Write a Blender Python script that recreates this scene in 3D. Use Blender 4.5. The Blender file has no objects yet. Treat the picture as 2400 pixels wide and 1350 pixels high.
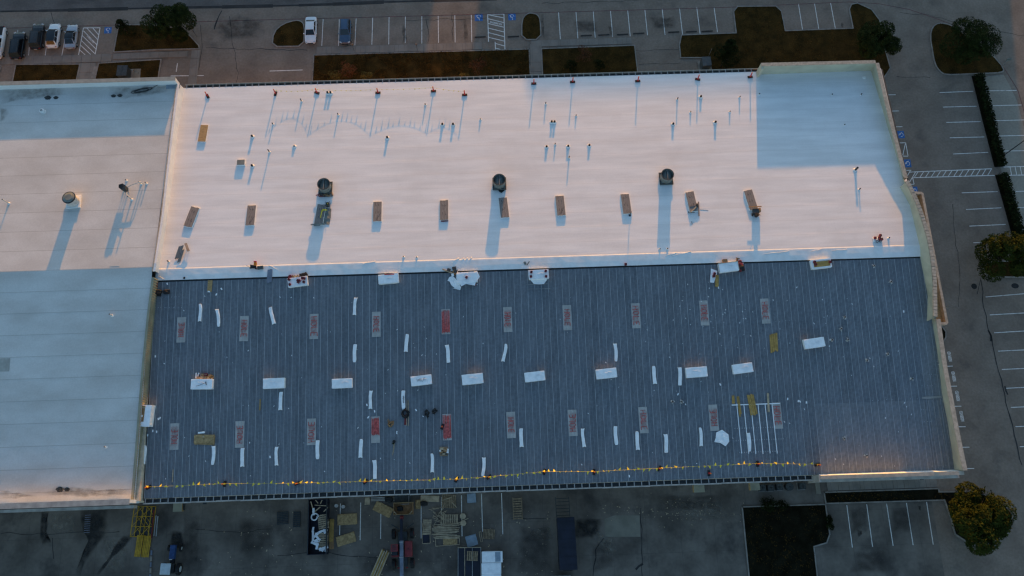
import bpy, math, random
from mathutils import Matrix, Vector, noise
import mathutils
random.seed(11)
sc = bpy.context.scene
COL = sc.collection
R = math.radians

# ------------------------------------------------------------------ camera
FPX, CAMH = 1867.0, 112.0
_th, _ro, _ps = R(15.7565), R(-0.8403), R(-2.7788)
_r = Vector((1, 0, 0)); _u = Vector((0, math.cos(_th), math.sin(_th))); _d = Vector((0, math.sin(_th), -math.cos(_th)))
_r2 = _r * math.cos(_ro) - _u * math.sin(_ro); _u2 = _r * math.sin(_ro) + _u * math.cos(_ro)
_Z = Matrix.Rotation(_ps, 3, 'Z')
CR, CU, CD = _Z @ _r2, _Z @ _u2, _Z @ _d
CPOS = Vector((0, 0, CAMH))
cam = bpy.data.cameras.new('camera')
cam.sensor_width = 36.0
cam.lens = FPX / 2400.0 * 36.0
cam.clip_start = 1.0
cam.clip_end = 4000.0
cam_ob = bpy.data.objects.new('camera', cam)
COL.objects.link(cam_ob)
cam_ob.matrix_world = Matrix(((CR.x, CU.x, -CD.x, CPOS.x), (CR.y, CU.y, -CD.y, CPOS.y), (CR.z, CU.z, -CD.z, CPOS.z), (0, 0, 0, 1)))
sc.camera = cam_ob

# ------------------------------------------------------------------ light
SUN_EL, SUN_AZ = 4.0, 7.5          # the sun stands low beyond the far side of the roof
world = bpy.data.worlds.new('World')
sc.world = world
world.use_nodes = True
wn = world.node_tree.nodes; wl = world.node_tree.links
wn.clear()
sky = wn.new('ShaderNodeTexSky')
sky.sky_type = 'NISHITA'
sky.sun_disc = False
sky.sun_elevation = R(SUN_EL)
sky.sun_rotation = R(SUN_AZ)
sky.air_density = 1.0
sky.dust_density = 0.6
sky.ozone_density = 2.1
bg = wn.new('ShaderNodeBackground')
bg.inputs['Strength'].default_value = 0.15
wo = wn.new('ShaderNodeOutputWorld')
wl.new(sky.outputs['Color'], bg.inputs['Color'])
wl.new(bg.outputs['Background'], wo.inputs['Surface'])

sun = bpy.data.lights.new('sun', 'SUN')
sun.energy = 2.3
sun.angle = R(0.5)
sun.color = (1.0, 0.42, 0.04)
sun_ob = bpy.data.objects.new('sun', sun)
COL.objects.link(sun_ob)
_sd = Vector((math.sin(R(SUN_AZ)) * math.cos(R(SUN_EL)), math.cos(R(SUN_AZ)) * math.cos(R(SUN_EL)), math.sin(R(SUN_EL))))
sun_ob.rotation_euler = (-_sd).to_track_quat('-Z', 'Y').to_euler()
sun_ob.location = (20, 150, 60)

sc.render.engine = 'CYCLES'
sc.view_settings.view_transform = 'Standard'
sc.view_settings.look = 'None'
sc.view_settings.gamma = 1.0
sc.view_settings.exposure = 1.66
sc.view_settings.use_curve_mapping = False
sc.cycles.use_denoising = True
sc.cycles.pixel_filter_type = 'BLACKMAN_HARRIS'
sc.cycles.filter_width = 1.3
sc.cycles.max_bounces = 6
sc.cycles.diffuse_bounces = 4
sc.cycles.sample_clamp_indirect = 6.0

# ------------------------------------------------------------------ projection helpers (a picture point on a real surface)
SL = math.tan(R(4.76))             # roof pitch
RIDGE_Y, EAVE_Z = 32.7, 8.0
RIDGE_Z = EAVE_Z + 28.4 * SL
LEFT_UP = 1.3                      # the neighbouring roof is higher by this much


def ray(x, y):
    return CR * ((x - 1200) / FPX) - CU * ((y - 675) / FPX) + CD


def at_z(x, y, z=0.0):
    v = ray(x, y)
    return CPOS + v * ((z - CAMH) / v.z)


def G(x, y, z=0.0):
    return at_z(x, y, z)


def surf_z(kind, X, Y):
    up = LEFT_UP if kind == 'L' else 0.0
    return RIDGE_Z + up - abs(Y - RIDGE_Y) * SL


def on_roof(x, y, dz=0.0, left=False):
    """picture point -> point on the gabled roof, and the tilt of that slope"""
    up = (LEFT_UP if left else 0.0) + dz
    v = ray(x, y)
    for s in (1, -1):              # 1: far slope, -1: near slope
        n = Vector((0, s * SL, 1)); c = RIDGE_Z + up + s * SL * RIDGE_Y
        p = CPOS + v * ((c - n.dot(CPOS)) / n.dot(v))
        if (p.y - RIDGE_Y) * s >= 0:
            return p, Matrix.Rotation(-s * math.atan(SL), 4, 'X')
    return p, Matrix.Rotation(0, 4, 'X')


def yaw_of(a, b):
    """yaw that turns local +Y along a->b"""
    d = b - a
    return math.atan2(-d.x, d.y)


# ------------------------------------------------------------------ materials
def mat(name, c, rough=0.7, var=0.12, scale=1.5, bump=0.0, bscale=8.0, c2=None, metal=0.0, stretch=(1, 1, 1), contrast=(0.35, 0.65), spec=0.4, detail=5, fine=0.0, fscale=30.0):
    m = bpy.data.materials.new(name)
    m.use_nodes = True
    nt = m.node_tree; N = nt.nodes; L = nt.links
    b = N['Principled BSDF']
    b.inputs['Roughness'].default_value = rough
    b.inputs['Metallic'].default_value = metal
    b.inputs['Specular IOR Level'].default_value = spec
    c = tuple(c) + (1,)
    if c2 is None:
        lo = tuple(max(0.0, k * (1 - var)) for k in c[:3]) + (1,)
        hi = tuple(min(0.95, k * (1 + var)) for k in c[:3]) + (1,)
    else:
        lo, hi = c, tuple(c2) + (1,)
    geo = N.new('ShaderNodeNewGeometry')
    mp = N.new('ShaderNodeMapping'); mp.inputs['Scale'].default_value = stretch
    L.new(geo.outputs['Position'], mp.inputs['Vector'])
    nz = N.new('ShaderNodeTexNoise'); nz.inputs['Scale'].default_value = scale; nz.inputs['Detail'].default_value = detail
    L.new(mp.outputs['Vector'], nz.inputs['Vector'])
    rp = N.new('ShaderNodeValToRGB')
    rp.color_ramp.elements[0].position = contrast[0]; rp.color_ramp.elements[0].color = lo
    rp.color_ramp.elements[1].position = contrast[1]; rp.color_ramp.elements[1].color = hi
    L.new(nz.outputs['Fac'], rp.inputs['Fac'])
    out = rp.outputs['Color']
    if fine > 0:
        n3 = N.new('ShaderNodeTexNoise'); n3.inputs['Scale'].default_value = fscale; n3.inputs['Detail'].default_value = 3
        L.new(geo.outputs['Position'], n3.inputs['Vector'])
        mr = N.new('ShaderNodeMapRange'); mr.inputs['From Min'].default_value = 0.3; mr.inputs['From Max'].default_value = 0.7
        mr.inputs['To Min'].default_value = 1 - fine; mr.inputs['To Max'].default_value = 1 + fine
        L.new(n3.outputs['Fac'], mr.inputs['Value'])
        mx = N.new('ShaderNodeMix'); mx.data_type = 'RGBA'; mx.blend_type = 'MULTIPLY'; mx.inputs['Factor'].default_value = 1.0
        L.new(out, mx.inputs['A']); L.new(mr.outputs['Result'], mx.inputs['B'])
        out = mx.outputs['Result']
    L.new(out, b.inputs['Base Color'])
    if bump > 0:
        n2 = N.new('ShaderNodeTexNoise'); n2.inputs['Scale'].default_value = bscale; n2.inputs['Detail'].default_value = 4
        L.new(mp.outputs['Vector'], n2.inputs['Vector'])
        bp = N.new('ShaderNodeBump'); bp.inputs['Strength'].default_value = 0.6; bp.inputs['Distance'].default_value = bump
        L.new(n2.outputs['Fac'], bp.inputs['Height'])
        L.new(bp.outputs['Normal'], b.inputs['Normal'])
    m['out'] = 1
    return m


def stained(m, col, scale, lo, hi, stretch=(1, 1, 1), amount=0.8):
    """add blotches of a second colour (dirt, tyre marks, old patches)"""
    nt = m.node_tree; N = nt.nodes; L = nt.links
    b = N['Principled BSDF']
    src = b.inputs['Base Color'].links[0].from_socket
    geo = N.new('ShaderNodeNewGeometry')
    mp = N.new('ShaderNodeMapping'); mp.inputs['Scale'].default_value = stretch; mp.inputs['Location'].default_value = (3.1, 7.7, 0)
    L.new(geo.outputs['Position'], mp.inputs['Vector'])
    nz = N.new('ShaderNodeTexNoise'); nz.inputs['Scale'].default_value = scale; nz.inputs['Detail'].default_value = 6; nz.inputs['Roughness'].default_value = 0.62
    L.new(mp.outputs['Vector'], nz.inputs['Vector'])
    mr = N.new('ShaderNodeMapRange'); mr.inputs['From Min'].default_value = lo; mr.inputs['From Max'].default_value = hi
    mr.inputs['To Max'].default_value = amount
    L.new(nz.outputs['Fac'], mr.inputs['Value'])
    mx = N.new('ShaderNodeMix'); mx.data_type = 'RGBA'
    L.new(mr.outputs['Result'], mx.inputs['Factor'])
    L.new(src, mx.inputs['A']); mx.inputs['B'].default_value = tuple(col) + (1,)
    L.new(mx.outputs['Result'], b.inputs['Base Color'])
    return m


def lined(m, period, width, col, axis='X', amount=0.5, offset=0.0):
    """thin straight joints at a fixed period"""
    nt = m.node_tree; N = nt.nodes; L = nt.links
    b = N['Principled BSDF']
    src = b.inputs['Base Color'].links[0].from_socket
    geo = N.new('ShaderNodeNewGeometry'); sp = N.new('ShaderNodeSeparateXYZ')
    L.new(geo.outputs['Position'], sp.inputs['Vector'])
    a = N.new('ShaderNodeMath'); a.operation = 'ADD'; a.inputs[1].default_value = 500 * period + offset
    L.new(sp.outputs[axis], a.inputs[0])
    md = N.new('ShaderNodeMath'); md.operation = 'MODULO'; md.inputs[1].default_value = period
    L.new(a.outputs[0], md.inputs[0])
    lt = N.new('ShaderNodeMath'); lt.operation = 'LESS_THAN'; lt.inputs[1].default_value = width
    L.new(md.outputs[0], lt.inputs[0])
    ml = N.new('ShaderNodeMath'); ml.operation = 'MULTIPLY'; ml.inputs[1].default_value = amount
    L.new(lt.outputs[0], ml.inputs[0])
    mx = N.new('ShaderNodeMix'); mx.data_type = 'RGBA'
    L.new(ml.outputs[0], mx.inputs['Factor'])
    L.new(src, mx.inputs['A']); mx.inputs['B'].default_value = tuple(col) + (1,)
    L.new(mx.outputs['Result'], b.inputs['Base Color'])
    return m


M = {}
M['tpo'] = stained(mat('white_membrane', (.70, .69, .68), .55, scale=.5, c2=(.80, .79, .78), stretch=(.25, 2.2, 1), bump=.012, bscale=1.6, fine=.03, fscale=6), (.60, .58, .56), .16, .52, .78, (1, 1, 1), .45)
lined(M['tpo'], 2.1808, .045, (.52, .51, .49), 'Y', .35, -32.7 + 2.1808 * 20 + .03)
M['tpo_old'] = stained(mat('weathered_membrane', (.52, .50, .47), .6, scale=.35, c2=(.62, .61, .585), stretch=(.5, 1.0, 1), bump=.006, bscale=2, fine=.05, fscale=5), (.40, .37, .33), .12, .52, .8, (.6, 1.2, 1), .55)
lined(M['tpo_old'], 2.83, .07, (.30, .28, .25), 'Y', .55, -32.7 + 2.83 * 20)
M['tpo_clean'] = mat('new_membrane', (.76, .76, .75), .5, .06, 1.2, .01, 2.0)
M['wrap'] = mat('white_plastic_wrap', (.87, .88, .89), .35, .07, 2.0, .02, 2.4, spec=.5)
M['deck'] = stained(mat('bare_steel_deck', (.145, .165, .190), .5, scale=.9, c2=(.188, .207, .232), stretch=(1.4, .3, 1), fine=.14, fscale=3.0, spec=.45), (.12, .125, .135), .09, .5, .72, (1, 1, 1), .5)
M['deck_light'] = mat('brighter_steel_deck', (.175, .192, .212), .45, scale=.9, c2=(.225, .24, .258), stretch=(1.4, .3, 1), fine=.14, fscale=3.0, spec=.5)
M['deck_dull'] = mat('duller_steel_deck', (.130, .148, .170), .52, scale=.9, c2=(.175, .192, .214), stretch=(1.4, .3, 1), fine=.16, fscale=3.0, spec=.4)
M['deck_seam'] = stained(mat('galvanised_seam', (.36, .38, .40), .45, .15, 1.0), (.24, .25, .27), .9, .5, .7, (1, .5, 1), .6)
M['deck_new'] = mat('galvanised_plate', (.40, .385, .36), .5, .12, 1.2, fine=.1)
M['redpaint'] = mat('red_spray_paint', (.44, .085, .08), .8, .4, 4.0)
M['blackpaint'] = mat('black_marker', (.03, .03, .035), .7, .1)
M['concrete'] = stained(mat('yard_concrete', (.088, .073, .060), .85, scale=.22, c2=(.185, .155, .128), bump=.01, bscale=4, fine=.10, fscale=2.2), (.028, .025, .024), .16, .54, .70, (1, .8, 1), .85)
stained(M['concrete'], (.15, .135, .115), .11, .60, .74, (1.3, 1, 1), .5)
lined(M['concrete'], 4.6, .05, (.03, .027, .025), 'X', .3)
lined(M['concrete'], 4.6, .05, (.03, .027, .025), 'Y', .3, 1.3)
M['road'] = stained(mat('road_asphalt', (.095, .085, .078), .9, scale=.3, c2=(.135, .12, .11), fine=.12, fscale=3), (.03, .028, .028), .2, .55, .7, (.3, 1.5, 1), .6)
M['asphalt'] = stained(mat('lot_asphalt', (.178, .138, .108), .9, scale=.3, c2=(.232, .184, .146), bump=.03, bscale=5, fine=.12, fscale=3), (.075, .066, .058), .25, .56, .74, (1, 1, 1), .6)
M['walk'] = lined(stained(mat('sidewalk_concrete', (.19, .165, .14), .85, scale=.5, c2=(.24, .21, .18), fine=.08), (.10, .09, .08), .5, .55, .75, (1, 1, 1), .5), 1.52, .03, (.05, .045, .04), 'X', .6)
M['kerb'] = mat('kerb_concrete', (.25, .22, .19), .85, .2, 1.2)
M['patch'] = mat('new_concrete_patch', (.21, .19, .15), .85, .15, .6, fine=.08)
M['stain'] = mat('oil_stained_concrete', (.030, .028, .027), .8, .3, .8)


def faded(m, strength=.85, scale=1.1):
    """let a stain soak out towards its own rim"""
    nt = m.node_tree; N = nt.nodes; L = nt.links
    at = N.new('ShaderNodeAttribute'); at.attribute_name = 'soak'
    geo = N.new('ShaderNodeNewGeometry')
    nz = N.new('ShaderNodeTexNoise'); nz.inputs['Scale'].default_value = scale; nz.inputs['Detail'].default_value = 6
    L.new(geo.outputs['Position'], nz.inputs['Vector'])
    mr = N.new('ShaderNodeMapRange'); mr.inputs['From Min'].default_value = .32; mr.inputs['From Max'].default_value = .62
    mr.inputs['To Min'].default_value = .25
    L.new(nz.outputs['Fac'], mr.inputs['Value'])
    ml = N.new('ShaderNodeMath'); ml.operation = 'MULTIPLY'; L.new(at.outputs['Fac'], ml.inputs[0]); L.new(mr.outputs['Result'], ml.inputs[1])
    m2 = N.new('ShaderNodeMath'); m2.operation = 'MULTIPLY'; m2.inputs[1].default_value = strength; m2.use_clamp = True; L.new(ml.outputs[0], m2.inputs[0])
    L.new(m2.outputs[0], N['Principled BSDF'].inputs['Alpha'])
    return m


M['soaked'] = faded(mat('soaked_oil', (.020, .018, .017), .8, .2, .8), .95)
M['soaked2'] = faded(mat('faint_tyre_mark', (.055, .045, .038), .8, .2, .8), .5)
M['pale'] = faded(mat('scuffed_pale_concrete', (.22, .19, .155), .9, .2, 1.5), .7, 1.4)
M['overspray'] = faded(mat('pink_overspray', (.42, .20, .19), .85, .2, 3), .5, 2.2)
M['oldpatch'] = mat('grey_membrane_patch', (.36, .36, .33), .7, .1, 2)
M['dirt'] = faded(mat('roof_dirt', (.24, .215, .175), .9, .25, 1.5), .42, 1.3)
M['white_line'] = stained(mat('white_road_paint', (.72, .68, .63), .8, .12, 3), (.25, .23, .21), 1.6, .55, .7, (1, 1, 1), .7)
M['red_line'] = stained(mat('faded_red_kerb_paint', (.16, .07, .065), .8, .2, 2), (.07, .06, .055), 1.2, .45, .6, (1, 1, 1), .8)
M['blue_sign'] = mat('blue_road_paint', (.03, .13, .36), .8, .2, 3)
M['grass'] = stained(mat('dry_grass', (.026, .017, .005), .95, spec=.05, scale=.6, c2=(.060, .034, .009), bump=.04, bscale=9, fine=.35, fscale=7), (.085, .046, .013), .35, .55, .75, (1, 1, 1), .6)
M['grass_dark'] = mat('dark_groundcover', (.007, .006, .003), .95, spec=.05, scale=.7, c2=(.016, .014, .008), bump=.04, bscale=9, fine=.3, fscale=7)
M['blade'] = mat('grass_blades', (.040, .026, .008), .9, scale=.8, c2=(.105, .060, .016), spec=.05)
M['brick'] = mat('cream_block_wall', (.55, .47, .37), .85, .2, 1.4)
M['stucco'] = mat('olive_parapet_membrane', (.50, .465, .35), .75, .1, .6, fine=.05)
M['stucco2'] = mat('tan_ribbed_metal', (.30, .28, .20), .6, .15, .8)
M['coping'] = mat('coping_stone', (.42, .35, .27), .75, .2, 2.5)
M['cap'] = mat('coping_metal', (.36, .31, .25), .5, .12, 2)
M['metal'] = mat('galvanised_metal', (.34, .34, .33), .45, .15, 1.5, metal=.3)
M['fascia'] = mat('pale_metal_fascia', (.34, .32, .29), .5, .2, 1.1)
M['dark'] = mat('black_rubber', (.012, .012, .013), .7, .3, 4)
M['darkmetal'] = mat('dark_painted_steel', (.035, .04, .042), .5, .3, 3)
M['greenmetal'] = mat('weathered_grey_green_metal', (.15, .17, .16), .55, .2, 2)
M['pvc'] = mat('pale_pipe', (.50, .49, .47), .5, .15, 3)
M['wood'] = mat('plywood', (.36, .235, .105), .8, .2, 2.5, stretch=(1, 4, 1))
M['osb'] = stained(mat('strand_board', (.38, .255, .12), .85, .25, 3.5), (.22, .14, .065), 4, .52, .65, (1, 1, 1), .7)
M['lumber'] = mat('grey_lumber', (.42, .325, .215), .85, .25, 2.0)
M['pallet'] = mat('pallet_wood', (.27, .195, .12), .85, .3, 3.0)
M['yboard'] = mat('yellow_pine_board', (.40, .245, .07), .8, .2, 2.5)
M['greyboard'] = mat('grey_weathered_board', (.20, .18, .168), .8, .2, 2.0, stretch=(6, .8, 1))
M['carton'] = mat('brown_carton', (.30, .17, .08), .85, .2, 3)
M['red'] = mat('red_plastic', (.60, .03, .025), .45, .2, 3)
M['redcan'] = mat('dark_red_can', (.16, .015, .02), .45, .25, 3)
M['orange'] = mat('orange_plastic', (.75, .20, .02), .45, .1, 3)
M['yellow'] = mat('yellow_plastic', (.75, .60, .03), .5, .1, 3)
M['yellowsteel'] = mat('yellow_painted_steel', (.47, .27, .02), .55, .25, 2)
M['bluepaint'] = mat('blue_tractor_paint', (.02, .055, .16), .4, .2, 3)
M['palepaint'] = mat('pale_roof_paint', (.45, .50, .52), .45, .1, 2)
M['navy'] = mat('dark_navy_paint', (.010, .012, .024), .5, .3, 1)
M['redpaintm'] = mat('red_machine_paint', (.22, .028, .03), .45, .25, 2)
M['greysteel'] = mat('grey_boom_steel', (.17, .19, .24), .45, .2, 1.5)
M['carwhite'] = mat('white_car_paint', (.72, .73, .74), .25, .03, 1, spec=.6)
M['carsilver'] = mat('silver_car_paint', (.36, .38, .42), .25, .05, 1, metal=.3, spec=.6)
M['carblack'] = mat('black_car_paint', (.008, .009, .011), .2, .1, 1, spec=.6)
M['carblue'] = mat('slate_blue_car_paint', (.045, .085, .15), .25, .08, 1, spec=.6)
M['carbrown'] = mat('dark_bronze_car_paint', (.02, .019, .02), .25, .08, 1, spec=.6)
M['glass'] = mat('dark_window_glass', (.006, .008, .011), .06, .1, 1, spec=.6)
M['lamp'] = mat('clear_headlamp', (.5, .5, .5), .15, .05, 1)
M['taillamp'] = mat('red_tail_lamp', (.25, .01, .01), .2, .05, 1)
M['chrome'] = mat('bare_alloy', (.45, .45, .46), .3, .1, 2, metal=.6)
M['bark'] = mat('bark', (.06, .045, .032), .9, .3, 6)
M['leaf_green'] = mat('green_leaves', (.010, .016, .004), .8, scale=1.2, c2=(.032, .042, .011), spec=.05)
M['leaf_gold'] = mat('golden_leaves', (.014, .021, .004), .8, scale=.9, c2=(.045, .055, .009), spec=.05)
M['leaf_dark'] = mat('dark_evergreen_leaves', (.007, .011, .003), .8, scale=1.2, c2=(.022, .029, .009), spec=.05)
M['leaf_red'] = mat('reddish_twigs_and_leaves', (.075, .032, .018), .8, scale=1.2, c2=(.15, .06, .03), spec=.05)
M['leaf_yellow'] = mat('yellowing_leaves', (.075, .06, .018), .8, scale=1.2, c2=(.15, .115, .035), spec=.05)
M['tealsheet'] = mat('blue_grey_sheet', (.26, .32, .38), .5, .12, 2)
M['beige'] = mat('beige_store_wall', (.33, .28, .22), .85, .1, .5)
M['boxgrey'] = mat('grey_cabinet_paint', (.075, .085, .088), .5, .15, 2)
M['soot'] = mat('sooty_roof_dirt', (.12, .11, .10), .9, .3, 2)


# ------------------------------------------------------------------ mesh builder
class MB:
    def __init__(self):
        self.v = []; self.f = []; self.m = []

    def add(self, vs, fs, m=0, T=None):
        o = len(self.v)
        for p in vs:
            p = Vector(p)
            self.v.append(tuple(T @ p) if T is not None else tuple(p))
        for f in fs:
            self.f.append(tuple(i + o for i in f)); self.m.append(m)
        return self

    def box(self, c, s, m=0, rz=0.0, T=None, rx=0.0, ry=0.0):
        x, y, z = s[0] / 2, s[1] / 2, s[2] / 2
        vs = [(-x, -y, -z), (x, -y, -z), (x, y, -z), (-x, y, -z), (-x, -y, z), (x, -y, z), (x, y, z), (-x, y, z)]
        Q = Matrix.Translation(Vector(c)) @ Matrix.Rotation(rz, 4, 'Z') @ Matrix.Rotation(rx, 4, 'X') @ Matrix.Rotation(ry, 4, 'Y')
        if T is not None: Q = T @ Q
        return self.add(vs, [(0, 3, 2, 1), (4, 5, 6, 7), (0, 1, 5, 4), (1, 2, 6, 5), (2, 3, 7, 6), (3, 0, 4, 7)], m, Q)

    def bar(self, a, b, w, h, m=0):
        """a straight square bar from a to b"""
        a = Vector(a); b = Vector(b); d = b - a
        L = d.length
        if L < 1e-6: return self
        q = d.to_track_quat('Y', 'Z')
        Q = Matrix.Translation((a + b) / 2) @ q.to_matrix().to_4x4()
        return self.box((0, 0, 0), (w, L, h), m, T=Q)

    def cyl(self, c, r, h, n=12, m=0, r2=None, top=True, bottom=False, T=None, mt=None):
        r2 = r if r2 is None else r2
        vs = []
        for k in range(n):
            a = 2 * math.pi * k / n
            vs.append((c[0] + r * math.cos(a), c[1] + r * math.sin(a), c[2]))
        for k in range(n):
            a = 2 * math.pi * k / n
            vs.append((c[0] + r2 * math.cos(a), c[1] + r2 * math.sin(a), c[2] + h))
        self.add(vs, [(k, (k + 1) % n, n + (k + 1) % n, n + k) for k in range(n)], m, T)
        if top: self.add(vs[n:], [tuple(range(n))], m if mt is None else mt, T)
        if bottom: self.add(vs[:n], [tuple(range(n - 1, -1, -1))], m, T)
        return self

    def ring(self, c, r0, r1, h, n=16, m=0, T=None):
        """an open tube with wall thickness"""
        vs = []
        for (r, z) in ((r1, 0), (r1, h), (r0, h), (r0, 0)):
            for k in range(n):
                a = 2 * math.pi * k / n
                vs.append((c[0] + r * math.cos(a), c[1] + r * math.sin(a), c[2] + z))
        fs = []
        for j in range(4):
            for k in range(n):
                fs.append((j * n + k, j * n + (k + 1) % n, ((j + 1) % 4) * n + (k + 1) % n, ((j + 1) % 4) * n + k))
        return self.add(vs, fs, m, T)

    def tube(self, pts, r, n=6, m=0, closed=False):
        pts = [Vector(p) for p in pts]
        vs = []; fs = []
        for i, p in enumerate(pts):
            a = pts[max(i - 1, 0)]; b = pts[min(i + 1, len(pts) - 1)]
            d = (b - a)
            if d.length < 1e-9: d = Vector((0, 0, 1))
            q = d.to_track_quat('Z', 'Y')
            rr = r[i] if isinstance(r, (list, tuple)) else r
            for k in range(n):
                t = 2 * math.pi * k / n
                vs.append(p + q @ Vector((rr * math.cos(t), rr * math.sin(t), 0)))
        for i in range(len(pts) - 1):
            for k in range(n):
                fs.append((i * n + k, i * n + (k + 1) % n, (i + 1) * n + (k + 1) % n, (i + 1) * n + k))
        fs.append(tuple(range(n - 1, -1, -1)))
        fs.append(tuple((len(pts) - 1) * n + k for k in range(n)))
        return self.add(vs, fs, m)

    def prism(self, poly, z0, z1, m=0, T=None, mside=None):
        """poly: list of (x, y) or of 3-vectors (z added to z0/z1)"""
        P = [Vector((p[0], p[1], p[2] if len(p) > 2 else 0)) for p in poly]
        n = len(P)
        area = sum(P[i].x * P[(i + 1) % n].y - P[(i + 1) % n].x * P[i].y for i in range(n))
        if area < 0: P.reverse()
        vs = [p + Vector((0, 0, z0)) for p in P] + [p + Vector((0, 0, z1)) for p in P]
        self.add(vs, [tuple(range(n, 2 * n))], m, T)
        self.add(vs, [tuple(range(n - 1, -1, -1))], m, T)
        self.add(vs, [(k, (k + 1) % n, n + (k + 1) % n, n + k) for k in range(n)], m if mside is None else mside, T)
        return self

    def sheet(self, poly, z=0.0, m=0):
        P = [Vector((p[0], p[1], (p[2] if len(p) > 2 else 0) + z)) for p in poly]
        n = len(P)
        area = sum(P[i].x * P[(i + 1) % n].y - P[(i + 1) % n].x * P[i].y for i in range(n))
        if area < 0: P.reverse()
        return self.add(P, [tuple(range(n))], m)

    def mesh(self, name, mats, smooth=False):
        me = bpy.data.meshes.new(name)
        me.from_pydata([tuple(p) for p in self.v], [], self.f)
        for k in (mats if isinstance(mats, (list, tuple)) else [mats]):
            me.materials.append(M[k] if isinstance(k, str) else k)
        if any(self.m): me.polygons.foreach_set('material_index', self.m)
        if smooth: me.polygons.foreach_set('use_smooth', [True] * len(me.polygons))
        me.update()
        return me

    def build(self, name, mats, parent=None, smooth=False, bevel=0.0):
        return link(name, self.mesh(name, mats, smooth), parent, bevel)


def link(name, me, parent=None, bevel=0.0):
    o = bpy.data.objects.new(name, me)
    COL.objects.link(o)
    if parent is not None: o.parent = parent
    if bevel > 0:
        b = o.modifiers.new('bevel', 'BEVEL'); b.width = bevel; b.segments = 2; b.limit_method = 'ANGLE'
    return o


def tag(o, label=None, cat=None, group=None, kind=None):
    if label: o['label'] = label
    if cat: o['category'] = cat
    if group: o['group'] = group
    if kind: o['kind'] = kind
    return o


def thing(name, label, cat, p=(0, 0, 0), yaw=0.0, tilt=None, group=None):
    o = bpy.data.objects.new(name, None)
    o.empty_display_size = .2
    COL.objects.link(o)
    put(o, p, yaw, tilt)
    return tag(o, label, cat, group)


def put(o, p, yaw=0.0, tilt=None):
    Q = Matrix.Translation(Vector(p))
    if tilt is not None: Q = Q @ tilt
    Q = Q @ Matrix.Rotation(yaw, 4, 'Z')
    o.matrix_world = Q
    return o


def copy_tree(o, parent=None):
    c = o.copy()
    COL.objects.link(c)
    if parent is not None:
        c.parent = parent
        c.matrix_parent_inverse = o.matrix_parent_inverse.copy()
    for ch in list(o.children): copy_tree(ch, c)
    return c


PROTO = {}


def inst(key, builder, label, p, yaw=0.0, tilt=None, group=None):
    """first call builds the thing, later calls copy it"""
    if key in PROTO:
        o = copy_tree(PROTO[key])
    else:
        o = builder(); PROTO[key] = o
    put(o, p, yaw, tilt)
    o['label'] = label
    if group: o['group'] = group
    return o


def soft(sx, sy, sz, r=.05, amp=.02, seed=0, cuts=6, zcuts=2, shape=None, freq=1.6):
    """a box of soft stuff: rounded edges, gently uneven faces; origin on its underside"""
    vs = []; fs = []; idx = {}
    nx = max(2, int(cuts)); ny = max(2, int(cuts * max(1.0, min(4.0, sy / sx)))); nz = zcuts

    def vert(i, j, k):
        key = (i, j, k)
        if key in idx: return idx[key]
        x, y, z = (2 * i / nx - 1), (2 * j / ny - 1), (2 * k / nz - 1)
        p = Vector((x * sx / 2, y * sy / 2, z * sz / 2))
        q = Vector((max(-sx / 2 + r, min(sx / 2 - r, p.x)), max(-sy / 2 + r, min(sy / 2 - r, p.y)), max(-sz / 2 + r, min(sz / 2 - r, p.z))))
        d = p - q
        if d.length > 1e-6: p = q + d.normalized() * min(d.length, r)
        nn = noise.noise_vector(Vector((p.x * freq + seed * 7.3, p.y * freq - seed * 3.1, p.z * freq + seed)))
        p = p + nn * amp
        if shape: p = shape(p, x, y, z)
        p.z = max(p.z + sz / 2, 0.0)
        idx[key] = len(vs); vs.append(p)
        return idx[key]
    for i in range(nx):
        for j in range(ny):
            fs.append((vert(i, j, nz), vert(i + 1, j, nz), vert(i + 1, j + 1, nz), vert(i, j + 1, nz)))
            fs.append((vert(i, j, 0), vert(i, j + 1, 0), vert(i + 1, j + 1, 0), vert(i + 1, j, 0)))
    for i in range(nx):
        for k in range(nz):
            fs.append((vert(i, 0, k), vert(i + 1, 0, k), vert(i + 1, 0, k + 1), vert(i, 0, k + 1)))
            fs.append((vert(i, ny, k), vert(i, ny, k + 1), vert(i + 1, ny, k + 1), vert(i + 1, ny, k)))
    for j in range(ny):
        for k in range(nz):
            fs.append((vert(0, j, k), vert(0, j, k + 1), vert(0, j + 1, k + 1), vert(0, j + 1, k)))
            fs.append((vert(nx, j, k), vert(nx, j + 1, k), vert(nx, j + 1, k + 1), vert(nx, j, k + 1)))
    b = MB(); b.add(vs, fs)
    return b


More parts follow.
